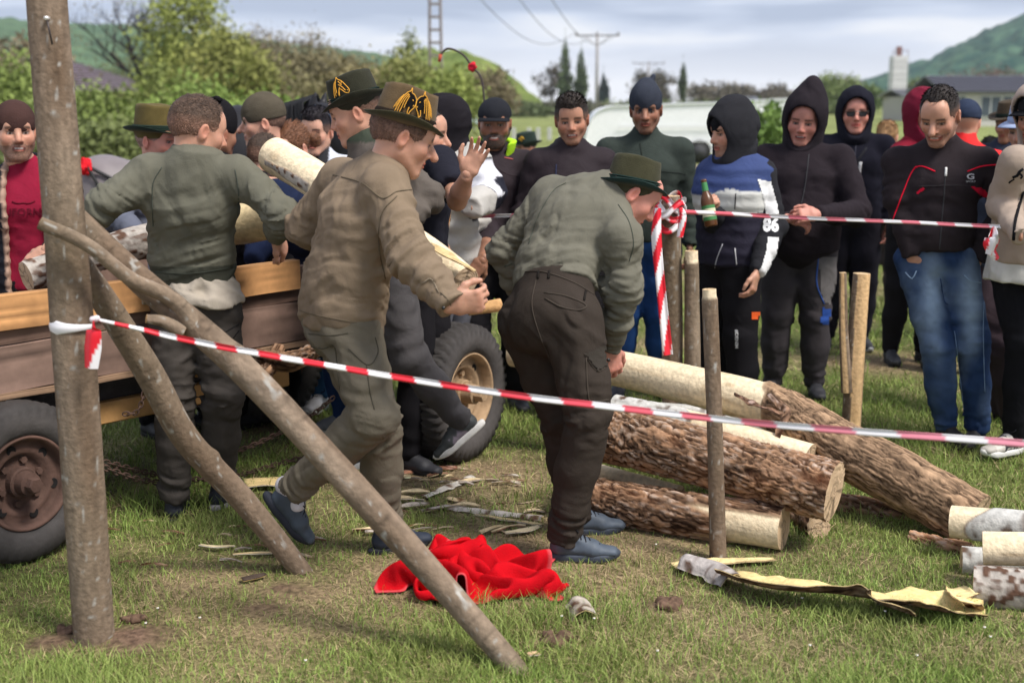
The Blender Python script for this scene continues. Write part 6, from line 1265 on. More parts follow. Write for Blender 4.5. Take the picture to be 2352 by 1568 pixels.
# things lying on and in the wagon
log('broken_branch', 'broken brown branch stub wedged under the wagon beside the walking man', 'branch', [at(580, 812, 5.7), at(660, 830, 5.55), at(735, 800, 5.5)], [.03, .045, .03], 'rough', 40, .01, amp=.01, seed=41.)
log('broken_branch', 'shorter broken branch hanging below the wagon side', 'branch', [at(600, 840, 5.65), at(612, 858, 5.55), at(640, 800, 5.7)], [.02, .03, .03], 'rough', 32, .01, amp=.008, seed=42.)
log('birch_log', 'birch log with brown spots lying in the wagon left of the grey sweatshirt man', 'log', [at(60, 635, 5.2), at(180, 597, 5.35), at(330, 555, 5.55), at(420, 538, 5.65)], [.062, .068, .075, .075], 'knotty', 80, .007, amp=.006, seed=43., wob=.04)
log('peeled_log', 'peeled pale log under the right arm of the man in the grey sweatshirt', 'log', [at(420, 526, 5.50), at(560, 513, 5.46), at(658, 500, 5.42)], [.092, .088, .080], 'birch', 80, .007, amp=.004, seed=44., peel=lambda t, TH, S, n_: 1-.9*np.exp(-((t-.52)/.10)**2-(np.angle(np.exp(1j*(TH-1.3)))/.4)**2), peelc=(.66, .52, .30), wob=.03)
log('carried_log', 'peeled log with a patch of knotty bark, carried by the man in the brown shirt', 'log', [at(628, 356, 5.25), at(720, 410, 5.08), at(850, 500, 4.85), at(985, 585, 4.62), at(1068, 648, 4.45)], [.078, .078, .074, .066, .060], 'knotty', 100, .006, amp=.006, seed=45., peel=lambda t, TH, S, n_: 1-np.clip((.30+.28*(n_-.5)-np.abs(np.angle(np.exp(1j*(TH-.15)))))*10, 0, 1)*(t > .045)*(t < .30), wob=.02, endcol=(.50, .36, .24))
strip('bark_strip', 'loose jagged flap of bark on the log in the hand of the brown shirt man', [at(985, 560, 4.5), at(1035, 588, 4.42), at(1092, 622, 4.36)], [.03, .045, .012], .7, -1, (.40, .28, .16), (.62, .46, .24), style='knotty', seed=46., rough=.5)
log('peeled_log', 'short orange peeled log end sticking out behind the tread of the front wheel', 'log', [at(1075, 712, 6.3), at(1150, 700, 6.35)], [.03, .035], 'birch', 32, .01, amp=.003, seed=47., peel=lambda t, TH, S, n_: 1.+0*t, peelc=(.66, .38, .17))
# chain
def chain(label, pts, pitch=.026, r=.0038, col=(.10, .06, .045)):
    C_ = spline(pts, 400); d = np.concatenate([[0], np.cumsum(np.linalg.norm(np.diff(C_, axis=0), axis=1))]); n = int(d[-1]/pitch); m = MB()
    for k in range(n):
        s = k*pitch; p = np.array([np.interp(s, d, C_[:, i]) for i in range(3)]); q = np.array([np.interp(s+.01, d, C_[:, i]) for i in range(3)]); T_ = nrm(q-p); R = lookR(T_); A = R[:, 1] if k % 2 else R[:, 2]
        a = np.linspace(0, 2*PI, 11)[:-1]; P = [p+T_*math.cos(x)*pitch*.78+A*math.sin(x)*pitch*.42 for x in a]; P.append(P[0]); m.tube(P, r, 4, col, False)
    return tag(m.obj('rusty_chain', M_rust, None, True, base=pts[0]), label, 'chain', 'rusty chains under the wagon')
g_ = lambda u, v, z: gr(u, v, z)
chain('lowest rusty chain sagging from the left wheel past the grey sweatshirt man legs', [at(245, 1062, 5.2), at(330, 1083, 5.35), at(420, 1100, 5.55), at(540, 1092, 5.75), at(640, 1065, 5.9), at(730, 1042, 5.95)])
chain('short rusty chain beside the lowest one, left of the grey sweatshirt man legs', [at(245, 1075, 5.15), at(310, 1098, 5.25), at(370, 1108, 5.35), at(430, 1112, 5.45)])
chain('rusty chain slanting up towards the white sneakers', [at(470, 1052, 5.7), at(560, 1030, 5.85), at(660, 985, 6.0), at(720, 950, 6.1), at(775, 905, 6.2)])
chain('short rusty chain hanging from the beam behind the thick post', [at(290, 950, 5.1), at(315, 945, 5.1), at(328, 915, 5.1), at(330, 895, 5.1)], .02, .003)
# ---------------------------------------------------------------- the people
BK, NV, MR = (.012, .011, .013), (.010, .012, .026), (.022, .014, .017)
def SP(u, vt, Y, face, head=(None, 0, 0), ov=None, hx=0., hs=1.):
    a = at(u, vt, Y); return stand(a[0], Y, a[2]-hx-.012, face, head, ov, hs=hs)
def pp(u, v, Y): return ('p', u, v, Y)
# ---- man with cap and lime collar
p = SP(1135, 219, 7.15, 8, (-2, 4, 0), dict(elR=pp(1122, 545, 6.9), wrR=pp(1108, 598, 6.6)), .02); r = person(p, 'bearded man in a black cap and dark softshell jacket with a lime green collar')
build_body(p, r, 'dark', dict(beard=2, smile=.9, wide=1.08), [dict(wr=p.wrR, fwd=(-.6, -.1, -.8), back=(.2, -1, .2), side=1, curl=.35)], 'R')
hair(p, r, 'crop', tone='dark', maxz=.055); cap(p, r, (.018, .019, .024)); j = jacket(p, r, (.026, .018, .022), mat=M_shell, fat=.012, push={'R': .35}); trousers(p, r, BK); shoes(p, r)
mk('collar_lining', *(lambda s: (s.seg(p.neck+V3(0, -.02, -.02), p.neck+V3(0, -.035, .06), (.105, .085), (.125, .10), k=.01, f1=True).seg(p.neck+V3(0, -.035, -.05), p.neck+V3(0, -.06, .08), (.06, .085), (.09, .11), k=.012, op='-').build(.006)))(SDF()), M_cloth, r, np.array((.42, .75, .03)))
pxline('zip', [j], [(1118, 345), (1112, 400), (1108, 450)], .006, (.30, .60, .05)); pxline('zip_cord', [j], [(1121, 372), (1121, 395)], .006, (.75, .10, .04)); pxline('seam', [j], [(1125, 375), (1170, 402), (1225, 405)], .002, (.05, .035, .04)); pxline('chest_logo', [j], [(1158, 362), (1178, 366)], .004, (.45, .13, .12))
# ---- bare headed man in dark hoodie
p = SP(1313, 218, 7.0, 2, (-4, 8, 3), hx=0); r = person(p, 'young man with short black hair in a plain dark hooded softshell jacket')
build_body(p, r, 'tan', dict(beard=1, mouth=.6, wide=1.02)); hair(p, r, 'top', tone='tan'); j = jacket(p, r, (.024, .017, .021), mat=M_shell, fat=.02, hood='down'); trousers(p, r, BK); shoes(p, r)
pxtext('chest_logo', [j], 'Agerrow', 1344, 410, 26, 8, (.6, .6, .62), -3); pxline('zip', [j], [(1278, 378), (1276, 420), (1276, 470)], .0035, (.03, .035, .07))
# ---- tall man, beanie, green fleece, blue trousers
p = SP(1484, 189, 7.45, -2, (-8, 6, 2), dict(shL=(.20, 0, 1.41), shR=(-.20, 0, 1.41)), .02); r = person(p, 'tall man in a slate grey beanie, dark green fleece and bright blue work trousers')
build_body(p, r, 'dark', dict(beard=1, brow=1.1), [dict(wr=p.wrL, fwd=(0, -.1, -1), back=(1, -.2, 0), side=1, curl=.4)]); beanie(p, r, (.035, .04, .055), tall=.012, tip=1.); hair(p, r, 'crop', tone='dark', maxz=.055)
j = jacket(p, r, (.040, .050, .044), mat=M_fleece, fat=.03, collar=.07, name='fleece'); trousers(p, r, (.028, .085, .26), fat=.03, th=.035, folds=1.3); shoes(p, r, col=(.03, .03, .04))
pxline('zip', [j], [(1470, 330), (1478, 380)], .003, (.02, .025, .02)); pxline('seam', [j], [(1480, 392), (1530, 395), (1575, 400)], .0018, (.02, .025, .022))
# ---- man with bottle, vest and 86
p = SP(1688, 232, 6.9, -52, (-66, 6, 0), dict(elR=pp(1650, 520, 7.0), wrR=pp(1632, 486, 6.62), shL=pp(1752, 398, 6.85), elL=pp(1778, 520, 6.8), wrL=pp(1738, 628, 6.6)), .035); r = person(p, 'man in a black hood and quilted blue and white vest with 86 on the sleeve')
build_body(p, r, 'mid', dict(beard=1, nose=1.15), [dict(wr=p.wrL+V3(0, 0, -.0), fwd=(-.25, -.2, -1), back=(1, -.5, 0), side=-1, curl=.4), dict(wr=p.wrR+V3(-.015, 0, -.02), fwd=(.15, -.25, .95), back=(-.9, -.5, .0), side=1, curl=(1.0, 1.05, 1.1, 1.1), spread=.02, thumb=1.)])
hood(p, r, (.022, .022, .026), point=.01, inner=(.01, .01, .012)); beanie(p, r, (.012, .012, .014), low=.01)
j = jacket(p, r, (.022, .022, .026), name='jacket', th=.028)
def quiltf(P): return .007*(np.abs(np.sin(P[:, 2]*PI/.062+.6*noise(P*9)))-.6)
def vcol(V, c):
    z = V[:, 2]+.05*noise(V*8); z0 = p.shL[2]; c[:] = (.020, .018, .032); c[z > z0-.17] = (.60, .60, .57); c[z > z0-.075] = (.040, .062, .17)
q_ = jacket(p, r, NV, name='puffer_vest', th=.052, vest=True, quilt=quiltf, colf=vcol, collar=.02, hem=.03, folds=.6, hood='down', mat=M_shell); trousers(p, r, BK, th=.03, folds=.7); shoes(p, r)
pxpatch('sleeve_stripe', [j, q_], [(1740, 412), (1770, 418), (1785, 470), (1788, 492), (1760, 492), (1752, 450)], (.72, .72, .72), step=2.5); pxtext('sleeve_number', [j, q_], '86', 1771, 516, 36, 36, (.8, .8, .8), 2, .05)
pxpatch('sleeve_stripe', [j, q_], [(1764, 545), (1788, 545), (1782, 590), (1768, 625), (1748, 660), (1726, 650), (1750, 610), (1760, 575)], (.72, .72, .72), step=2.5)
pxline('zip', [q_, j], [(1688, 570), (1692, 620), (1682, 640)], .003, (.6, .6, .62)); pxline('zip', [q_, j], [(1660, 560), (1645, 600), (1640, 640)], .003, (.35, .35, .38)); pxline('drawcord', [q_, j], [(1690, 445), (1688, 480)], .003, (.02, .02, .02)); pxline('zip_pull', [q_, j], [(1683, 640), (1683, 655)], .005, (.6, .6, .6))
pxpatch('pocket_label', [bpy.data.objects[o.name] for o in r.children if o.name.startswith('trousers')], [(1726, 716), (1745, 716), (1745, 733), (1726, 733)], (.85, .13, .03)); tr_ = [o for o in r.children if o.name.startswith('trousers')]
pxtext('leg_print', tr_, '#DENIM', 1692, 778, 42, 8, (.6, .6, .6), 90)
# the bottle
bp = at(1634, 520, 6.52); up = nrm(at(1618, 424, 6.56)-bp); bt = empty('beer_bottle', bp, 'open brown beer bottle with green labels held by the hooded man in the vest', 'bottle')
m_ = MB(); Rb = lookR(up, (0, 1, 0)); prof = [(0, .001), (0, .030), (.006, .033), (.125, .033), (.15, .028), (.175, .016), (.225, .0135), (.230, .015), (.236, .015), (.238, .010)]
def lath(mb, c, R, prof, col, seg=28):
    th_ = np.arange(seg)/seg*2*PI; V = np.vstack([c+x*R[:, 0]+rr*(np.cos(th_)[:, None]*R[:, 1]+np.sin(th_)[:, None]*R[:, 2]) for x, rr in prof]); n = len(prof); mb.add(V, [(i*seg+j, i*seg+(j+1) % seg, (i+1)*seg+(j+1) % seg, (i+1)*seg+j) for i in range(n-1) for j in range(seg)], col); return mb
lath(m_, bp, Rb, prof, (.10, .035, .008)).obj('glass', M_plast, bt, True)
lath(MB(), bp, Rb, [(.03, .0338), (.105, .0338)], (.05, .20, .06)).obj('label', M_paint, bt, True); lath(MB(), bp, Rb, [(.048, .0343), (.088, .0343)], (.62, .62, .42)).obj('label_centre', M_paint, bt, True); lath(MB(), bp, Rb, [(.178, .0165), (.222, .0142)], (.05, .22, .07)).obj('neck_label', M_paint, bt, True)
# ---- heavy man in pointed hood
p = SP(1850, 200, 7.5, -12, (-20, 14, -6), dict(shL=(.215, 0, 1.41), shR=(-.205, 0, 1.41), elL=pp(1968, 490, 7.3), wrL=pp(1875, 492, 6.95), elR=pp(1750, 520, 7.4), wrR=pp(1815, 502, 7.0)), .05, 1.05); r = person(p, 'heavy red faced man in a black zip hoodie with a pointed hood, hands held together')
build_body(p, r, 'red', dict(wide=1.14, mouth=.5), [dict(wr=p.wrL, fwd=(-1, -.15, -.05), back=(.1, -1, .5), side=-1, curl=.45), dict(wr=p.wrR, fwd=(1, 0, -.25), back=(.1, -.6, .8), side=1, curl=.5)])
hood(p, r, (.020, .016, .020), point=.045, open_=1.04, inner=(.008, .007, .009), lean=.02); j = jacket(p, r, (.021, .016, .020), name='hoodie', fat=.055, belly=.045, hem=.06, folds=1.1); tr_ = trousers(p, r, (.055, .048, .052), fat=.03, th=.03, folds=1.2); shoes(p, r)
pxline('zip', [j], [(1858, 355), (1850, 420), (1840, 470)], .0035, (.05, .05, .055)); pxpatch('thigh_pocket', [tr_], [(1880, 590), (1925, 592), (1922, 680), (1905, 700), (1888, 690)], (.14, .13, .13)); pxline('pocket_piping', [tr_], [(1880, 590), (1876, 650), (1893, 698)], .004, (.04, .10, .35)); pxpatch('blue_patch', [tr_], [(1890, 705), (1908, 712), (1903, 745), (1884, 742)], (.03, .08, .32))
# ---- sunglasses man
p = SP(1966, 204, 9.0, -6, (-10, 2, 0), dict(shL=(.21, 0, 1.41), shR=(-.21, 0, 1.41)), .03, 1.08); r = person(p, 'man in a navy hood and dark sunglasses with white lettering down his jacket')
build_body(p, r, 'red', dict(wide=1.06), [dict(wr=p.wrL, fwd=(0, -.2, -1), back=(1, 0, 0), side=1, curl=.4), dict(wr=p.wrR, fwd=(0, -.2, -1), back=(-1, 0, 0), side=-1, curl=.4)], hq=False); hood(p, r, (.011, .011, .018), open_=1.06, inner=(.008, .008, .014)); j = jacket(p, r, (.011, .011, .018), fat=.035, belly=.02, mat=M_fleece); trousers(p, r, (.013, .012, .018), fat=.02, th=.035); shoes(p, r, sole=(.5, .5, .5))
m_ = MB()
for a in (-1, 1): m_.add(hloc(p, [(a*.058, .098, .018), (a*.010, .106, .018), (a*.012, .106, -.006), (a*.024, .106, -.014), (a*.050, .100, -.012), (a*.058, .098, .0)]), [(0, 1, 2, 3, 4, 5)], (.008, .006, .006))
m_.tube(hloc(p, [(-.078, .0, .014), (-.068, .09, .016), (0, .108, .016), (.068, .09, .016), (.078, .0, .014)]), .0025, 6, (.01, .01, .01)); m_.obj('sunglasses', M_plast, r)
pxline('chest_strip', [j], [(1977, 372), (1974, 390), (1973, 410), (1972, 424)], .011, (.55, .55, .56)); pxline('zip', [j], [(1966, 335), (1962, 380)], .003, (.06, .06, .08)); pxline('shoulder_strap', [j], [(1990, 340), (1968, 372), (1950, 400)], .009, (.02, .02, .025))
# ---- woman in red hood, red jacket behind
p = SP(2120, 206, 8.5, 12, (12, 4, 4), dict(shL=(.15, 0, 1.38), shR=(-.13, 0, 1.38), elL=(.18, 0, 1.12), elR=(-.15, .04, 1.12), wrL=(.12, .1, 1.0), wrR=(-.05, .15, 1.0)), hx=.02); r = person(p, 'smiling woman with black fringe in a dark red hood, partly behind the track jacket', 'woman')
build_body(p, r, 'fair', dict(smile=1, female=True, hairc=(.02, .015, .015)), hq=False); hair(p, r, 'fringe', (.012, .008, .01), maxz=.055); hood(p, r, (.16, .012, .03), open_=1.02, inner=(.06, .008, .012)); jacket(p, r, (.22, .014, .03), colf=lambda V, c: c.__setitem__(noise(V*40) > .74, (.25, .16, .18))); trousers(p, r, BK); shoes(p, r)
p = SP(2222, 225, 8.2, 165, (165, 0, 0), dict(shL=(.20, 0, 1.38), shR=(-.20, 0, 1.38)), .02); r = person(p, 'person in a bright red jacket and dark cap hidden behind the track jacket man')
build_body(p, r, 'mid', hq=False); beanie(p, r, (.03, .04, .07)); jacket(p, r, (.68, .025, .025), mat=M_shell, fat=.04, collar=.09, colf=lambda V, c: c.__setitem__((V[:, 2] < 1.27) & (V[:, 2] > 1.2) & (V[:, 0] > p.shR[0]-.05), (.7, .7, .7))); trousers(p, r, BK); shoes(p, r)
# ---- jeans and track jacket
p = SP(2172, 198, 6.49, -12, (-34, 24, 0), dict(shL=(.205, 0, 1.40), shR=(-.205, 0, 1.40), elL=pp(2312, 470, 6.45), wrL=pp(2244, 596, 6.43), elR=pp(2062, 450, 6.5), wrR=pp(2094, 588, 6.43), hiL=(.10, 0, .92), anL=pp(2245, 985, 6.45), anR=pp(2172, 980, 6.42), knL=pp(2235, 790, 6.42), knR=pp(2155, 800, 6.4), head=pp(2158, 268, 6.40)), 0, 1.04); r = person(p, 'man in blue jeans and a black track jacket with red piping, hands in his pockets')
build_body(p, r, 'mid', dict(beard=1, smile=1, nose=1.2), [dict(wr=p.wrL, fwd=(-.35, .1, -1), back=(.8, -1, .2), side=-1, curl=.25), dict(wr=p.wrR, fwd=(.35, .1, -1), back=(-.8, -1, .2), side=1, curl=.25)]); hair(p, r, 'short', tone='mid', recede=.8, c=(.022, .016, .014))
j = jacket(p, r, (.026, .020, .023), fat=.016, belly=.02, folds=1.1, hem=-.02, mat=M_cloth, collar=.07)
def jeans(V, c):
    f = -(V[:, 1]-p.pelvis[1]); n_ = noise(V*np.array([14, 14, 5])); fade = np.zeros(len(V))
    for a in 'LR':
        k = getattr(p, 'kn'+a); h_ = getattr(p, 'hi'+a); m = (h_+k)/2; fade += np.exp(-((V[:, 0]-m[0])/.05)**2-((V[:, 2]-m[2])/.25)**2)*(V[:, 1] < m[1]-.02)
    fade = np.clip(fade*.8+.5*(n_-.45)+.25*(ridge(V*np.array([6, 6, 24]))-.6)*(V[:, 2] > .6), 0, 1)[:, None]; c[:] = np.array((.022, .045, .11))*(1-fade)+np.array((.25, .34, .46))*fade; c *= (.85+.3*noise(V*60))[:, None]
tr_ = trousers(p, r, (.03, .08, .2), name='jeans', th=.022, fat=.0, colf=jeans, folds=1.25); shoes(p, r, -40, 25, col=(.018, .016, .018))
RP = (.75, .012, .04)
for q in ([(2105, 382), (2092, 400), (2075, 440), (2060, 480), (2047, 520), (2044, 560), (2046, 600), (2048, 620)], [(2100, 386), (2118, 382), (2148, 394)], [(2222, 394), (2255, 382), (2294, 378)], [(2294, 378), (2303, 420), (2306, 480), (2303, 530), (2290, 580), (2272, 635)]): pxline('red_piping', [j], q, .0035, RP)
pxpatch('red_insert', [j], [(2230, 428), (2252, 432), (2268, 442), (2266, 455), (2248, 447)], (.6, .01, .04), step=3); pxpatch('red_insert', [j], [(2106, 440), (2120, 430), (2124, 433), (2108, 448)], (.6, .01, .04), step=3)
pxline('zip', [j], [(2172, 390), (2168, 450), (2162, 520), (2156, 600), (2154, 640)], .003, (.05, .05, .055)); pxline('zip_pull', [j], [(2173, 385), (2172, 405)], .006, (.7, .7, .68)); pxtext('chest_logo', [j], 'G', 2228, 406, 17, 13, (.55, .55, .56)); pxtext('chest_logo', [j], 'SPORT', 2229, 417, 22, 4, (.45, .45, .46)); pxline('seam', [j], [(2110, 428), (2170, 426), (2230, 426)], .0018, (.05, .045, .05))
pxline('jeans_seam', [tr_], [(2080, 625), (2095, 640), (2105, 622)], .003, (.30, .42, .58)); pxline('jeans_seam', [tr_], [(2160, 640), (2168, 690), (2178, 700)], .003, (.02, .04, .10)); pxline('jeans_seam', [tr_], [(2262, 640), (2258, 760), (2262, 900)], .0018, (.22, .32, .46)); pxline('pocket_edge', [tr_], [(2215, 632), (2232, 646), (2262, 650)], .003, (.25, .36, .50)); pxline('jeans_seam', [tr_], [(2192, 760), (2205, 860), (2214, 940)], .0018, (.22, .32, .46))
# ---- right edge: beige hoodie
p = SP(2402, 186, 6.2, -38, (-62, 8, 0), dict(shR=pp(2332, 372, 6.0), elR=pp(2306, 470, 6.1), wrR=pp(2345, 545, 5.8), shL=pp(2455, 390, 6.4), anR=pp(2330, 1000, 6.2), knR=pp(2352, 790, 6.15), anL=pp(2420, 1010, 6.25), knL=pp(2400, 800, 6.1)), .03, 1.05); r = person(p, 'man in a beige zip hoodie and black trousers at the very right edge')
build_body(p, r, 'tan', dict(beard=1), hq=True); jk = jacket(p, r, (.36, .285, .23), name='hoodie', fat=.03, belly=.05, hem=.0, folds=1.); tr_ = trousers(p, r, (.008, .008, .010), fat=.01, folds=.8); hood(p, r, (.38, .30, .25), open_=1.05, inner=(.02, .02, .02)); cap(p, r, (.012, .012, .014)); shoe(p, r, p.anR, V3(-.9, -.45, 0), col=(.62, .58, .52), sole=(.75, .74, .70), accent=(.02, .02, .03), ln=.30, laces=True); shoe(p, r, p.anL, V3(-.6, -.75, 0), col=(.62, .58, .52), sole=(.75, .74, .70), accent=(.02, .02, .03), ln=.3)
s = SDF(); s.seg(p.pelvis-V3(0, 0, .09), p.pelvis+V3(0, 0, .05), (.215, .20), (.2, .18), p.hiL-p.hiR, .01, f0=True); s.folds.append(aniso((1, .3, .1), 20, 5, .01)); cover('shirt_hem', p, r, s, .01, M_cloth, (.55, .54, .50))
pxline('zip', [jk], [(2350, 440), (2334, 500), (2328, 560), (2334, 620), (2342, 640)], .007, (.01, .01, .012)); pxline('leaping_emblem', [jk], [(2326, 408), (2336, 404), (2342, 394), (2350, 388)], .007, (.01, .01, .012)); pxline('leaping_emblem', [jk], [(2330, 412), (2322, 416), (2318, 420)], .004, (.01, .01, .012)); pxline('leaping_emblem', [jk], [(2340, 398), (2348, 404), (2344, 410)], .005, (.01, .01, .012))
# ---- behind him
p = SP(2325, 260, 7.0, -25, (-50, 10, 0), dict(anL=pp(2322, 960, 6.85), anR=pp(2306, 965, 6.95), knR=pp(2295, 800, 6.85), knL=pp(2318, 790, 6.8)), .03); r = person(p, 'person in a pale blue bucket hat, slate jacket and plum trousers behind the beige hoodie')
p.head = at(2358, 300, 6.9); build_body(p, r, 'fair', {}, hq=False); hat(p, r, (.30, .36, .52), band=(.28, .34, .5), hh=.085, brim=.05, curl=-.02, dent=0); jacket(p, r, (.055, .065, .10), fat=.02); trousers(p, r, (.055, .038, .045), th=.03, folds=.6); shoes(p, r, col=(.16, .17, .19), sole=(.4, .4, .4))
p = SP(2322, 232, 9.2, -10, (-60, 5, 0), hx=.03); r = person(p, 'man in a brown felt hat far behind, between the track jacket and the beige hoodie'); build_body(p, r, 'dark', hq=False); hat(p, r, (.06, .045, .03)); jacket(p, r, (.03, .035, .055)); trousers(p, r, BK); shoes(p, r)
p = SP(2040, 280, 10.5, 160, (150, 0, 0)); r = person(p, 'small person with blond hair seen from behind, right of the sunglasses man', 'girl'); build_body(p, r, 'fair', hq=False); hair(p, r, 'pony', (.36, .21, .10)); jacket(p, r, (.30, .22, .18)); trousers(p, r, (.06, .05, .05)); shoes(p, r)
p = SP(2275, 318, 10.8, 170, (170, 0, 0)); r = person(p, 'dark haired person low in the gap between the red jacket and the beige hoodie', 'woman'); build_body(p, r, 'mid', hq=False); hair(p, r, 'pony', (.012, .01, .01)); jacket(p, r, BK, hood='down'); trousers(p, r, BK); shoes(p, r)
p = SP(1212, 306, 12, -60, (-60, 5, 0), hx=.03); r = person(p, 'child in a green felt hat with a golden print, far behind the onlookers', 'child'); build_body(p, r, 'mid', hq=False); o, trf = hat(p, r, (.022, .035, .028)); jacket(p, r, (.07, .08, .07)); trousers(p, r, BK); shoes(p, r)
MB().tube([trf(hat_pt(.9, .05, .004)), trf(hat_pt(.7, .07, .004)), trf(hat_pt(.4, .055, .004)), trf(hat_pt(.7, .035, .004))], .006, 6, (.75, .42, .05)).obj('golden_print', M_cloth, o, True)
# ---- black hood with pale grey puffer
p = SP(1022, 219, 6.7, -118, (-105, 12, 0), dict(elL=pp(1125, 440, 6.6), wrL=pp(1085, 480, 6.3), shL=pp(1085, 372, 6.65), shR=(-.16, 0, 1.39)), .03); r = person(p, 'person in a black headscarf hood and pale grey quilted puffer jacket')
build_body(p, r, 'mid', hq=False); hood(p, r, (.014, .012, .015), inner=(.01, .01, .01))
def slv(V, c):
    t = (V-p.shL)@nrm(p.elL-p.shL)/np.linalg.norm(p.elL-p.shL); far = np.linalg.norm(V-p.elL, axis=1); c[(far < .17)] = (.016, .016, .026); c[(far < .16)&(far > .10)&(V[:, 2] > p.elL[2]-.02)] = (.62, .62, .66)
jacket(p, r, (.46, .44, .41), name='puffer_jacket', th=.05, fat=.02, hem=.09, mat=M_shell, quilt=lambda P: .012*(np.abs(np.sin(P[:, 2]*PI/.085+1.2*noise(P*7)))-.6), colf=slv, hood='down', folds=.8); trousers(p, r, (.12, .12, .14)); shoes(p, r)
# ---- black t-shirt man with raised hand
p = SP(962, 245, 6.0, 70, (80, 5, 0), dict(shR=pp(1012, 372, 5.85), elR=pp(1050, 462, 5.6), wrR=pp(1074, 400, 5.45), shL=(.17, 0, 1.38)), .0); r = person(p, 'man in a black T-shirt raising his open bare hand behind the brown shirt man')
build_body(p, r, 'mid', {}, [dict(wr=p.wrR, fwd=(.42, -.05, .9), back=(.25, .95, -.1), side=-1, curl=(.22, .16, .12, .12), spread=.12, thumb=.1)], 'LR'); hair(p, r, 'short'); j = jacket(p, r, (.016, .016, .024), name='t_shirt', sleeve=.72, collar=.0, th=.026, folds=1.2); trousers(p, r, BK); shoes(p, r)
pxtext('chest_print', [j], 'CROWN', 1018, 448, 42, 12, (.6, .6, .62), 18)
# ---- grey hoodie man with the horse hat, running left
p = stand(*(at(905, 700, 5.6)[:2]), 1.76, -82, (-88, 16, 0), dict(head=pp(818, 262, 5.6), neck=pp(850, 325, 5.6), chest=pp(868, 425, 5.6), waist=pp(868, 550, 5.6), pelvis=pp(885, 640, 5.6), shL=pp(905, 375, 5.42), elL=pp(985, 452, 5.42), wrL=pp(925, 520, 5.30), shR=pp(830, 375, 5.8), elR=pp(800, 480, 5.85), wrR=pp(740, 520, 5.7), hiL=pp(905, 665, 5.52), knL=pp(938, 822, 5.5), anL=pp(1058, 962, 5.62), hiR=pp(885, 675, 5.7), knR=pp(850, 850, 5.6), anR=pp(815, 1030, 5.75)), base=gr(900, 1120)); r = person(p, 'running man in a grey hoodie and green hat with one golden horse head')
build_body(p, r, 'mid', {}); hair(p, r, 'crop', tone='mid', c=(.05, .035, .025), maxz=.055); o, trf = hat(p, r, (.030, .030, .020), band=(.012, .02, .017), cord=(.015, .03, .025), curl=.030, k=.94, brim=.038)
GOLD = (.80, .40, .06)
def emb(o, trf, lines, a0, flip=1, r_=.0016, sc_a=1., sc_z=1.):
    m = MB()
    for ln in lines: m.tube(spline([trf(hat_pt(a0+flip*x*sc_a, .035+z*sc_z, .003)) for x, z in ln], max(6, len(ln)*4)), r_, 5, GOLD)
    return m.obj('golden_horse_embroidery', M_cloth, o, True)
HL = [[(-.30, .0), (-.34, .012), (-.26, .032), (-.16, .050), (-.04, .060), (0, .068), (.04, .058)], [(-.30, 0), (-.2, .004), (-.1, .018), (-.02, .022), (.02, -.004)], [(.04, .058), (.14, .046), (.20, .02), (.22, -.005)], [(.06, .054), (.10, .035), (.10, .01)], [(.09, .05), (.15, .03), (.15, .0)], [(-.16, .05), (-.12, .040), (-.04, .052)], [(-.14, .036), (-.10, .038)], [(-.31, .010), (-.27, .012)], [(-.22, .012), (-.12, .030), (-.02, .040)], [(-.05, .03), (.0, .02), (.05, .0)]]
emb(o, trf, HL, 1.15, -1, .0017, 1.15, 1.0)
j = jacket(p, r, (.115, .098, .085), name='hoodie', fat=.0, hem=-.02, hood='down', folds=1.2, colf=lambda V, c: (c.__setitem__(V[:, 2] > p.neck[2]-.0, (.045, .055, .040)), c.__setitem__((V[:, 0] > p.chest[0]+.06)&(V[:, 2] < p.shL[2]-.15)&(np.linalg.norm(V-p.elL, axis=1) > .16), (.075, .085, .065)), None)[-1])
trousers(p, r, (.075, .070, .072), folds=1.1, cuff=.048, th=.02); shoe(p, r, p.anL, V3(-.77, -.10, -.64), col=(.055, .06, .06), sole=(.72, .70, .66), up=(-.64, 0, .77), accent=(.24, .20, .24), laces=True, ln=.29); shoe(p, r, p.anR, V3(-.9, -.1, -.35), col=(.055, .06, .06), sole=(.72, .70, .66), up=(-.3, 0, .9), ln=.29)
# ---- behind the wagon, left to right
LOWLEG[0] = 1.8
p = SP(52, 242, 5.95, 12, (26, 0, 0), dict(head=pp(36, 306, 5.9), shL=(.165, 0, 1.39), shR=(-.165, 0, 1.39), elL=pp(165, 520, 5.75), wrL=pp(108, 575, 5.45)), .02); r = person(p, 'bearded man in a brown beanie, dark red printed T-shirt and black quilted vest')
build_body(p, r, 'mid', dict(beard=1.5, mouth=.5, nose=1.1), [dict(wr=p.wrL, fwd=(-.75, -.25, -.55), back=(-.1, -.7, .7), side=-1, curl=(.35, .4, .45, .5))], 'LR'); beanie(p, r, (.060, .032, .028), tall=.0); hair(p, r, 'crop', maxz=.055)
j = jacket(p, r, (.24, .012, .035), name='t_shirt', sleeve=.75, collar=0, th=.022, folds=.8); pxtext('chest_print', [j], 'LIFORN', 52, 487, 84, 17, (.12, .008, .02), -1, .02); pxline('wing_print', [j], [(28, 463), (42, 468), (54, 466), (66, 468), (80, 462)], .004, (.13, .008, .02))
s = SDF(); 
def vestcol(V, c): q = (V-p.chest)@p.R; c[(np.abs(q[:, 0]) < .098)&(q[:, 1] > 0)] = (.36, .24, .18)
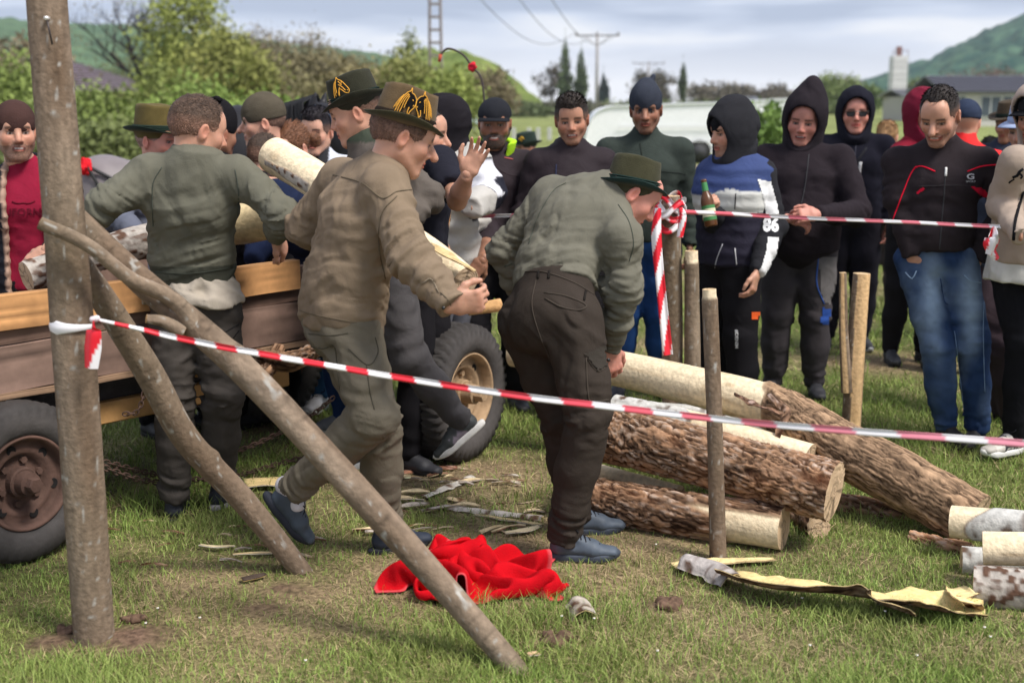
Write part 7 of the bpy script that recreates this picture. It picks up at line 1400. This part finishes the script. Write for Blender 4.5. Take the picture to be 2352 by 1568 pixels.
s2 = jacket(p, r, (.012, .013, .018), name='quilted_vest', th=.055, vest=True, collar=.07, hem=.06, folds=.3, mat=M_shell, quilt=lambda P: .009*(np.abs(np.sin(P[:, 2]*PI/.05))-.6), colf=vestcol, extra=lambda s: s.seg(p.pelvis+p.R[:, 1]*.16-V3(0, 0, .2), p.neck+p.R[:, 1]*.13+V3(0, 0, .12), (.086, .19), (.078, .14), p.R[:, 0], .01, op='-')); trousers(p, r, BK); shoes(p, r)
for q in (.0, .012): wv = p.wrL+nrm(p.elL-p.wrL)*(.03+q*2); ax_ = lookR(p.elL-p.wrL); MB().tube([wv+ax_[:, 1]*.031*math.cos(a)+ax_[:, 2]*.031*math.sin(a) for a in np.linspace(0, 2*PI, 20)], .003, 5, (.03, .02, .02)).obj('bracelet', M_leather, r, True)
p = SP(352, 246, 6.65, 62, (68, 2, 0), dict(shL=(.18, 0, 1.38), shR=(-.18, 0, 1.38), elR=pp(262, 500, 6.4), wrR=pp(330, 545, 6.25)), .045, 1.05); r = person(p, 'older grey haired man in an olive felt hat and slate blue quilted jacket')
build_body(p, r, 'red', dict(old=1., hairc=(.25, .23, .21)), [dict(wr=p.wrR, fwd=(.9, -.2, -.3), back=(.1, -.5, .8), side=-1, curl=.4)]); hair(p, r, 'short', (.24, .21, .19), tone='red', maxz=.055); hat(p, r, (.105, .080, .028), band=(.022, .04, .030), hh=.122, cord=(.03, .05, .04), edge=(.018, .030, .022), curl=.025)
jacket(p, r, (.115, .125, .165), fat=.03, belly=.03, hem=.06, mat=M_shell, folds=1.2, collar=.07, colf=lambda V, c: c.__setitem__(V[:, 2] > p.neck[2]-.015, (.012, .018, .055))); trousers(p, r, BK); shoes(p, r)
p = SP(488, 238, 6.8, 150, (140, 8, 0), dict(shL=(.18, 0, 1.38), shR=(-.18, 0, 1.38)), .03); r = person(p, 'man in a black pointed knitted cap right behind the grey sweatshirt man head'); build_body(p, r, 'dark', {}, hq=False); beanie(p, r, BK, tall=.03, tip=-1.6); jacket(p, r, BK); trousers(p, r, BK); shoes(p, r)
p = SP(603, 312, 6.85, 165, (150, 12, 0), dict(shL=(.18, 0, 1.34), shR=(-.18, 0, 1.34), elR=pp(655, 400, 6.7), wrR=pp(628, 418, 6.45)), 0); r = person(p, 'man in a black vest with three white stripes and brown sleeves behind the wagon')
build_body(p, r, 'mid', {}, [dict(wr=p.wrR, fwd=(-.8, -.4, -.3), back=(.3, -.8, .5), side=1, curl=.45)], hq=False); hair(p, r, 'short', (.05, .03, .02)); j = jacket(p, r, (.075, .050, .042), fat=.01, folds=1.2); vj = jacket(p, r, BK, name='vest', vest=True, th=.045, hem=.03, hood='down')
for k in range(3): pxline('white_stripe', [vj, j], [(548+k*7, 362), (560+k*7, 330)], .004, (.7, .7, .72))
pxpatch('shoulder_print', [vj, j], [(592, 345), (625, 352), (622, 360), (590, 354)], (.6, .62, .66), step=3); trousers(p, r, BK); shoes(p, r)
p = SP(612, 218, 7.1, -70, (-80, 4, 0), dict(shL=(.17, 0, 1.36), shR=(-.17, 0, 1.36)), .02, 1.04); r = person(p, 'young man in an olive beanie seen in profile looking left'); build_body(p, r, 'fair', dict(nose=1.25)); beanie(p, r, (.085, .072, .052), tall=.01); hair(p, r, 'crop', (.05, .035, .03), maxz=.055); jacket(p, r, (.022, .025, .04), colf=lambda V, c: c.__setitem__((noise(V*12) > .66), (.03, .12, .42)), collar=.06); trousers(p, r, BK); shoes(p, r)
p = SP(676, 290, 7.2, -38, (-35, 24, 0), dict(anL=pp(738, 905, 7.1), anR=pp(690, 900, 7.2)), 0, 1.05); r = person(p, 'woman with a ginger ponytail, white and blue striped jacket, jeans and white sneakers', 'woman')
build_body(p, r, 'fair', dict(female=True), hq=True); hair(p, r, 'pony', (.14, .060, .03)); jacket(p, r, (.62, .63, .66), colf=lambda V, c: c.__setitem__((((V[:, 2]*5.5+V[:, 0]*1.5) % 1) < .33), (.03, .05, .12)), collar=.02); trousers(p, r, (.05, .14, .30), cuff=.046, th=.014, name='jeans'); shoes(p, r, -20, 60, col=(.62, .60, .60), sole=(.7, .7, .68), laces=True)
p = SP(728, 252, 7.6, 0, (-14, 6, 0), hx=0, hs=1.04); r = person(p, 'young man with cropped black hair and white and blue jacket before the black horse'); build_body(p, r, 'fair', {}); hair(p, r, 'fringe', tone='fair', c=(.02, .016, .02)); jacket(p, r, (.03, .03, .035), colf=lambda V, c: c.__setitem__((V[:, 0] > p.chest[0]+.07), (.55, .58, .66))); trousers(p, r, BK); shoes(p, r)
s = SDF(); s.ell(hloc(p, (-.088, -.005, -.005)), p.H, (.014, .028, .042), .01); cover('ear_muff', p, r, s, .005, M_plast, (.03, .06, .15)); MB().tube(hloc(p, [(-.092, 0, .02), (-.08, 0, .09), (0, 0, .142), (.08, 0, .09), (.092, 0, .02)]), .005, 6, (.02, .03, .06)).obj('headband', M_plast, r, True)
p = stand(*(at(780, 700, 6.5)[:2]), 1.72, -90, (-90, 55, 0), dict(pelvis=pp(770, 610, 6.5), waist=pp(735, 545, 6.45), chest=pp(690, 495, 6.4), neck=pp(660, 470, 6.35), head=pp(640, 500, 6.2), shL=pp(668, 480, 6.2), shR=pp(668, 470, 6.55), elL=pp(612, 540, 6.1), wrL=pp(580, 600, 5.95), elR=pp(620, 540, 6.5), wrR=pp(590, 590, 6.3), hiL=pp(775, 640, 6.4), hiR=pp(775, 640, 6.6), knL=pp(770, 800, 6.4), knR=pp(790, 800, 6.65), anL=pp(790, 955, 6.5), anR=pp(800, 960, 6.75)), base=gr(790, 990)); r = person(p, 'person in a navy hoodie bending down into the wagon behind the carried log')
build_body(p, r, 'mid', hq=False); hood(p, r, (.012, .018, .045)); jacket(p, r, (.012, .018, .045), name='hoodie', fat=.03, mat=M_fleece, hood='down'); trousers(p, r, (.02, .045, .14), name='jeans'); shoes(p, r, col=(.25, .26, .28), sole=(.5, .5, .5))
LOWLEG[0] = 1.
# ---------------------------------------------------------------- the three men in front
# grey green sweatshirt, back to us
p = stand(*(at(447, 690, 5.2)[:2]), 1.72, 178, (128, 12, 0), dict(head=pp(454, 303, 5.14), neck=pp(448, 368, 5.12), chest=pp(440, 470, 5.15), waist=pp(442, 590, 5.2), pelvis=pp(446, 680, 5.22), shL=pp(338, 398, 5.12), shR=pp(548, 398, 5.12), elL=pp(238, 472, 5.0), wrL=pp(140, 545, 5.12), elR=pp(652, 498, 5.02), wrR=pp(632, 540, 5.28), hiL=pp(400, 710, 5.22), hiR=pp(498, 710, 5.22), knL=pp(402, 905, 5.18), knR=pp(512, 900, 5.2), anL=pp(400, 1150, 5.24), anR=pp(505, 1120, 5.38)), base=gr(447, 1180)); r = person(p, 'bare headed man seen from behind in a grey green sweatshirt over a beige shirt')
build_body(p, r, 'mid', dict(nose=1.1), [dict(wr=p.wrR, fwd=(.25, .5, -.6), back=(.9, -.2, .3), side=-1, curl=.5)]); hair(p, r, 'short', (.075, .045, .030), tone='mid')
SW = (.132, .128, .098)
sv = jacket(p, r, SW, name='sweatshirt', th=.024, hem=-.075, folds=1.35, collar=.055, tight=-.005, h=.0062, arms='LR', extra=lambda s: s.seg(p.neck+V3(.0, 0, -.05), p.neck+V3(.01, -.005, .03), (.090, .085), (.078, .080), k=.05, f1=True), colf=lambda V, c: c.__setitem__(V[:, 2] < p.pelvis[2]+.135, (.060, .062, .048)))
s = SDF(); s.seg(p.pelvis-V3(0, 0, .015), p.pelvis+V3(0, 0, .12), (.196, .152), (.158, .112), (1, 0, 0), .01, f0=True); s.folds.append(aniso((1, .3, .5), 16, 5, .014)); s.folds.append(aniso((.3, .3, 1), 22, 6, .010, seed=3.)); cover('undershirt', p, r, s, .008, M_cloth, (.40, .35, .29))
tr_ = trousers(p, r, (.060, .052, .046), th=.020, fat=.003, cuffed=True, cuff=.056, end=-.02, folds=1.4, h=.0072, butt=.35, rise=.03); shoe(p, r, p.anL, V3(-.05, 1, 0), col=(.016, .018, .026), sole=(.03, .03, .035)); shoe(p, r, p.anR, V3(.35, .9, 0), col=(.016, .018, .026), sole=(.22, .21, .22), laces=True)
pxline('yoke_seam', [sv], [(372, 384), (352, 420), (350, 470), (352, 520)], .002, (.07, .08, .065)); pxline('shoulder_seam', [sv], [(540, 390), (548, 440), (545, 500)], .002, (.07, .08, .065)); pxline('hem_seam', [sv], [(348, 625), (440, 628), (548, 612)], .0022, (.04, .045, .036))
pxline('waist_seam', [tr_], [(395, 772), (440, 778), (500, 770), (548, 745)], .0022, (.025, .022, .02)); pxline('pocket_seam', [tr_], [(490, 772), (520, 790), (548, 760)], .003, (.02, .018, .016))
# brown shirt man with the two horses hat
p = stand(*(at(795, 720, 4.62)[:2]), 1.78, 112, (104, 20, 0), dict(head=pp(925, 318, 4.62), neck=pp(885, 392, 4.62), chest=pp(830, 500, 4.62), waist=pp(795, 630, 4.62), pelvis=pp(785, 715, 4.63), shR=pp(888, 432, 4.47), shL=pp(785, 412, 4.85), elR=pp(945, 592, 4.32), wrR=pp(1040, 700, 4.22), elL=pp(706, 520, 4.95), wrL=pp(770, 560, 5.12), hiL=pp(775, 745, 4.72), hiR=pp(805, 745, 4.54), knR=pp(862, 955, 4.45), anR=pp(662, 1132, 4.66), knL=pp(872, 965, 4.68), anL=pp(886, 1218, 4.80)), base=gr(840, 1290)); r = person(p, 'man in a brown shirt and hat with two golden horses, walking right with a log')
build_body(p, r, 'mid', dict(nose=1.12), [dict(wr=p.wrR, fwd=(.82, .1, .12), back=(.15, -.95, -.2), side=1, curl=(.55, .6, .65, .7), spread=.04, thumb=.5)]); hair(p, r, 'top', (.040, .026, .02), tone='mid', maxz=.055)
o, trf = hat(p, r, (.115, .078, .042), band=(.02, .014, .01), hh=.115, brim=.036, curl=.024, k=.93, tilt=-.08, dent=.03, edge=(.05, .045, .025))
def hpatch(ang0, flip):
    poly = [(-.02, .052), (-.08, .048), (-.14, .035), (-.13, .02), (-.07, .004), (-.05, -.004), (-.02, .0), (-.03, .012), (.02, .022), (.05, .010), (.12, -.006), (.16, .02), (.10, .044), (.03, .058)]
    V = [trf(hat_pt(ang0+flip*x*1.45, .036+z*1.1, .0025)) for x, z in poly]; V.append(trf(hat_pt(ang0+flip*.02*1.45, .036+.03*1.1, .0035))); return V, [(i, (i+1) % len(poly), len(poly)) for i in range(len(poly))]
for a0, fl in ((-1.27, 1), (-1.72, -1)):
    V, F = hpatch(a0, fl); mk('black_horse_patch', V, F, M_cloth, o, np.array((.008, .007, .007)), False)
HL2 = [[(-.02, .054), (-.09, .050), (-.155, .036), (-.14, .018), (-.07, .002), (-.045, -.008), (-.015, -.002), (-.03, .013)], [(-.02, .054), (.0, .068), (.02, .056)], [(.02, .058), (.08, .052), (.15, .036), (.21, .01), (.24, -.008)], [(.05, .050), (.12, .034), (.17, .010), (.19, -.008)], [(.03, .048), (.09, .030), (.12, .008), (.14, -.008)], [(.10, .048), (.18, .030), (.25, .004)], [(-.09, .033), (-.065, .036)], [(.015, .044), (.055, .024), (.07, .006)], [(-.12, .022), (-.105, .018)], [(.14, .044), (.22, .026), (.29, .0)]]
emb(o, trf, HL2, -1.27, 1, .0015, 1.45, 1.1); emb(o, trf, HL2, -1.72, -1, .0015, 1.45, 1.1)
BS = (.212, .158, .108)
sh_ = jacket(p, r, BS, name='shirt', th=.036, fat=.014, hem=.045, folds=1.35, collar=.03, h=.0062, cuffw=.006)
s = SDF(); fw = p.R[:, 1]; s.seg(p.neck+V3(0, 0, .005), p.neck+nrm(p.head-p.neck)*.055, .080, .070, k=.01, f0=True, f1=True); s.seg(p.neck-V3(0, 0, .02)+fw*.03, p.head+fw*.06-V3(0, 0, .05), .06, .055, k=.008, op='-'); cover('collar', p, r, s, .006, M_cloth, BS)
tr_ = trousers(p, r, (.148, .128, .096), th=.022, fat=.004, cuffed=True, cuff=.056, end=-.03, folds=1.5, h=.0072, butt=.6)
dk = (.12, .095, .065)
pxline('yoke_seam', [sh_], [(765, 402), (830, 420), (878, 455), (912, 440), (945, 436)], .0022, dk); pxline('shoulder_seam', [sh_], [(912, 450), (878, 490), (870, 560), (885, 640)], .002, dk); pxline('hem_seam', [sh_], [(675, 708), (720, 722), (800, 738), (872, 748)], .0018, dk); pxline('side_seam', [sh_], [(900, 600), (868, 660), (838, 740)], .0018, dk)
pxline('cuff_seam', [sh_], [(1012, 672), (1030, 690), (1042, 718)], .0022, dk); pxline('placket_seam', [sh_], [(970, 650), (990, 640), (1008, 672)], .0018, (.28, .23, .17)); 
q_ = pxhit([sh_], 1018, 706, .002)
if q_ is not None: MB().tube([q_, q_+V3(0, -.004, 0)], .006, 10, (.02, .02, .02)).obj('cuff_button', M_plast, sh_, True)
dk2 = (.085, .075, .055); pxline('pocket_seam', [tr_], [(690, 790), (740, 800), (768, 795), (775, 850), (782, 900)], .002, dk2); pxline('pocket_edge', [tr_], [(862, 775), (868, 810), (845, 838), (800, 800)], .0022, dk2); pxline('leg_seam', [tr_], [(842, 840), (850, 900), (860, 940)], .002, dk2); pxline('waist_seam', [tr_], [(690, 765), (760, 770), (800, 765)], .002, dk2); pxline('leg_seam', [tr_], [(880, 1000), (875, 1080), (870, 1160)], .002, dk2)
SB = (.060, .080, .105)
s = SDF(); s.seg(p.anR+V3(-.012, 0, .03), p.anR+V3(.030, 0, -.04), .036, .034, k=.02); cover('sock', p, r, s, .006, M_cloth, (.66, .64, .68))
fR = nrm(at(712, 1262, 4.72)-at(622, 1158, 4.68)); shoe(p, r, p.anR+V3(.015, 0, -.015), fR, col=SB, sole=(.035, .04, .055), up=(.78, -.12, .6), laces=True, ln=.285)
s = SDF(); s.seg(p.anL+V3(0, 0, .04), p.anL-V3(0, 0, .03), .038, .036, k=.02); cover('sock', p, r, s, .008, M_cloth, (.66, .64, .68)); shoe(p, r, p.anL, V3(.80, .45, 0), col=(.022, .03, .05), sole=(.02, .02, .03), laces=True)
# bending man
p = stand(*(at(1262, 720, 4.85)[:2]), 1.78, 132, (100, 36, 0), dict(pelvis=pp(1268, 712, 4.82), waist=pp(1278, 612, 4.92), chest=pp(1318, 510, 5.02), neck=pp(1406, 440, 5.04), head=pp(1448, 446, 5.02), shL=pp(1268, 448, 5.16), shR=pp(1432, 545, 4.84), elL=pp(1158, 580, 5.18), wrL=pp(1210, 700, 5.22), elR=pp(1432, 665, 4.86), wrR=pp(1400, 800, 4.98), hiL=pp(1212, 738, 4.90), hiR=pp(1318, 738, 4.74), knR=pp(1352, 960, 4.66), anR=pp(1296, 1222, 4.72), knL=pp(1288, 950, 4.92), anL=pp(1322, 1180, 5.02)), base=gr(1310, 1280)); r = person(p, 'man in a green felt hat and grey green sweatshirt bending over beside the log pile')
build_body(p, r, 'red', dict(nose=1.1), [dict(wr=p.wrL, fwd=(.3, .1, -.9), back=(-.9, -.3, .0), side=1, curl=.4), dict(wr=p.wrR, fwd=(.2, .2, -1), back=(.4, -.9, 0), side=1, curl=.4)]); hair(p, r, 'crop', (.06, .042, .03), tone='red', maxz=.02)
p2_ = Pose(); p2_.__dict__.update(p.__dict__); p2_.H = hframe(100, 13, -4); p2_.head = p.head+V3(.010, 0, -.026)
o, trf = hat(p2_, r, (.048, .046, .026), band=(.020, .022, .014), hh=.105, brim=.032, curl=.018, tilt=-.02, k=.90, cord=(.02, .045, .04), edge=(.018, .035, .032), dent=.008)
SW3 = (.150, .143, .112)
sw = jacket(p, r, SW3, name='sweatshirt', th=.026, hem=-.10, folds=1.35, collar=.02, h=.0062, fat=.008, dir_drape=V3(.3, .2, 1.))
tr_ = trousers(p, r, (.042, .033, .027), th=.026, fat=.012, cuff=.058, end=.035, folds=1.2, h=.0072, rise=.12, butt=.7)
dk = (.018, .015, .013); lt = (.062, .050, .040)
pxline('hem_seam', [sw], [(1158, 612), (1215, 596), (1290, 606), (1370, 640), (1385, 668)], .0024, (.075, .082, .066)); pxline('shoulder_seam', [sw], [(1300, 420), (1270, 440), (1235, 500), (1215, 560)], .002, (.08, .088, .07)); pxline('shoulder_seam', [sw], [(1420, 470), (1445, 510), (1455, 560), (1445, 600)], .002, (.08, .088, .07))
pxline('back_seam', [tr_], [(1232, 640), (1222, 700), (1240, 770), (1262, 820)], .002, lt); pxline('pocket_seam', [tr_], [(1140, 660), (1170, 655), (1168, 672), (1142, 676)], .003, lt); pxline('pocket_seam', [tr_], [(1250, 672), (1300, 680), (1345, 700), (1330, 712), (1290, 705), (1252, 685)], .003, lt); pxline('waist_seam', [tr_], [(1160, 640), (1230, 622), (1310, 645), (1370, 680)], .0025, lt)
for u in (1238, 1262): pxline('belt_loop', [tr_], [(u, 622), (u-2, 640)], .005, dk)
for u in (1345,): pxline('belt_loop', [tr_], [(u, 668), (u-4, 690)], .005, dk)
pxpatch('cargo_flap', [tr_], [(1342, 812), (1395, 788), (1404, 830), (1372, 852)], (.042, .036, .030), off=.008, step=4); pxline('pocket_seam', [tr_], [(1342, 812), (1372, 852), (1404, 830)], .003, lt); pxline('pocket_seam', [tr_], [(1346, 820), (1350, 900), (1358, 922), (1398, 918)], .003, lt)
q_ = pxhit([tr_], 1390, 828, .012)
if q_ is not None: MB().tube([q_, q_+V3(.001, -.004, 0)], .007, 10, (.015, .013, .012)).obj('button', M_plast, tr_, True)
for a, an, zz in (('R', p.anR, .0), ('L', p.anL, 0)):
    s = SDF(); s.seg(an+V3(0, 0, .05), an-V3(0, 0, .04), .040, .038, k=.02); cover('sock', p, r, s, .008, M_cloth, (.022, .012, .014))
shoe(p, r, V3(p.anR[0], p.anR[1], .085), V3(1, -.05, 0), col=(.075, .095, .125), sole=(.05, .06, .08), laces=True, ln=.30); shoe(p, r, V3(p.anL[0], p.anL[1], .085), V3(.97, .1, 0), col=(.075, .095, .125), sole=(.05, .06, .08), laces=True, ln=.29)
# ---------------------------------------------------------------- horses
def horse(name, label, O, yaw, s_, col, parts, dark=None, neck_up=1., nd=.0, ny=0., h=.02):
    R = rotz(yaw)@np.eye(3)*s_; W = lambda x, y, z: np.asarray(O)+rotz(yaw)@(V3(x, y, z)*s_); s = SDF(); S = s_; sv = rotz(yaw)@V3(0, 1, 0)
    N = lambda x, y, z: W(.5+(x-.5)*math.cos(ny)-y*math.sin(ny), (x-.5)*math.sin(ny)+y*math.cos(ny), z)
    s.seg(W(-.55, 0, 1.12), W(0, 0, 1.06), (.30*S, .33*S), (.29*S, .32*S), sv, .1); s.seg(W(0, 0, 1.06), W(.5, 0, 1.12), (.29*S, .32*S), (.24*S, .34*S), sv, .1); nsv = N(.5, 1, 0)-N(.5, 0, 0); N2 = N
    s.ell(W(-.62, 0, 1.18), rotz(yaw), V3(.28, .30, .30)*S, .08)
    s.seg(N(.52, 0, 1.2-nd*.2), N(.95+nd*.2, 0, 1.62-nd), (.15*S, .28*S), (.10*S, .17*S), nsv, .1); hd = N(1.0+nd*.2, 0, 1.66-nd); tip = N(1.42+nd*.2, 0, 1.25-nd); s.seg(hd, (hd+tip)/2, (.095*S, .14*S), (.075*S, .105*S), nsv, .05); s.seg((hd+tip)/2, tip, (.07*S, .085*S), (.055*S, .065*S), nsv, .04)
    for a in (-1, 1): s.seg(N(.94+nd*.2, a*.06, 1.74-nd), N(.97+nd*.2, a*.075, 1.83-nd), .038*S, .014*S, k=.02)
    for a in (-1, 1):
        s.seg(W(.45, a*.15, 1.0), W(.48, a*.15, .52), .10*S, .055*S, k=.06); s.seg(W(.48, a*.15, .52), W(.48, a*.15, .12), .05*S, .038*S, k=.03); s.seg(W(.48, a*.15, .10), W(.52, a*.15, .03), .045*S, .055*S, k=.02)
        s.seg(W(-.6, a*.17, 1.05), W(-.52, a*.17, .68), (.19*S, .12*S), (.10*S, .08*S), rotz(yaw)@V3(1, 0, 0), k=.06); s.seg(W(-.52, a*.17, .68), W(-.70, a*.16, .50), .075*S, .05*S, k=.04); s.seg(W(-.70, a*.16, .50), W(-.66, a*.16, .12), .048*S, .038*S, k=.03); s.seg(W(-.66, a*.16, .10), W(-.62, a*.16, .03), .045*S, .055*S, k=.02)
    V, F = s.build(h); V = smoothmesh(V, F, 2); q = (V-np.asarray(O))@rotz(yaw)/S; c = np.tile(np.array(col), (len(V), 1)); 
    if dark is not None: k = np.clip((.95-q[:, 2])/.35+.3*(noise(V*5)-.5), 0, 1)[:, None]; c = c*(1-k)+np.array(dark)*k
    t = empty(name, O, label, 'horse'); b = mk('body', V, F, M_hide, t, c); m = MB(); r = random.Random(3)
    for k in range(60): y = r.uniform(-.04, .04); z = r.uniform(-.05, .05); m.tube([W(-.86, y, 1.28+z*.5), W(-1.0, y*1.6, 1.1), W(-1.02+r.uniform(-.04, .04), y*2.2, .75), W(-1.0+r.uniform(-.05, .05), y*2, .40+r.uniform(0, .2))], [.012*S, .012*S, .010*S, .004*S], 4, parts['tail'] if r.random() < .6 else np.array(parts['tail'])*.6)
    m.obj('tail', M_hair, t, True); m = MB()
    for k in range(110): q = k/110; x = .50+(.45+nd*.2)*q; z = 1.42-nd*.1+(.40-nd*.9)*q; sd = r.choice([-1, 1]); m.tube([N(x, 0, z), N(x-.03, sd*.10, z-.04), N(x-.02, sd*(.15-.03*q), z-.28+r.uniform(-.06, .06))], [.010*S, .010*S, .004*S], 4, parts['mane'])
    m.obj('mane', M_hair, t, True)
    for (a, bq) in parts.get('straps', ()): MB().tube(spline([W(*x) for x in a], 14), bq, 5, (.02, .02, .022)).obj('harness_strap', M_leather, t, True)
    return t, W
t, W = horse('black_horse', 'black horse with pricked ear behind the man in the olive beanie', (-2.06, 9.53, 0), -1.2, 1.15, (.010, .009, .012), dict(tail=(.01, .01, .01), mane=(.008, .008, .010)), h=.022, nd=.30, ny=.9)
t, W = horse('grey_horse', 'grey horse with dark legs and a red tassel on its rump', (at(300, 400, 10.2)[0]+.35, 10.2, 0), .25, .88, (.19, .165, .17), dict(tail=(.42, .28, .20), mane=(.03, .03, .03), straps=(([(-.72, -.30, 1.40), (-.62, -.33, 1.2), (-.5, -.33, .95)], .014), ([(-.72, -.28, 1.40), (-.45, -.33, 1.25), (-.3, -.34, 1.15)], .014), ([(-.3, -.34, 1.1), (-.1, -.33, 1.3), (.0, -.2, 1.45)], .014))), (.045, .028, .026), h=.022)
s = SDF(); q = W(-.74, -.28, 1.40); s.ell(q, None, (.05, .05, .06), .02); s.folds.append(lumps(.02, 40)); V, F = s.build(.008); mk('red_tassel', V, F, M_fleece, t, np.array((.7, .02, .03)))
# whip with red tassel above the crowd
a0, a1, a2, a3, a4 = at(1012, 125, 9), at(1030, 112, 9), at(1062, 125, 9), at(1085, 155, 9), at(1108, 192, 9.0)
t = empty('carriage_whip', a4, 'thin curved whip with a red tassel rising above the crowd beside the pylon', 'whip'); MB().tube(spline([at(1118, 330, 9), a4, a3, a2, a1, a0], 40), [.007]*40, 6, (.05, .035, .035)).obj('rod', M_leather, t, True)
s = SDF(); s.ell(a3+V3(0, 0, -.0), None, (.03, .02, .03), .01); s.folds.append(lumps(.012, 60)); V, F = s.build(.005); mk('tassel', V, F, M_fleece, t, np.array((.55, .02, .04))); MB().tube([a0, a0+V3(-.01, 0, -.05)], .012, 6, (.5, .1, .06)).obj('tip_tassel', M_fleece, t, True)
print('script', round(time.time()-T0, 1), 's; faces', sum(len(o.data.polygons) for o in bpy.data.objects if o.type == 'MESH'))

for o in bpy.data.objects:
    l = o.get('label')
    if l and len(l.split()) > 16: print('LONG', len(l.split()), o.name, '|', l)
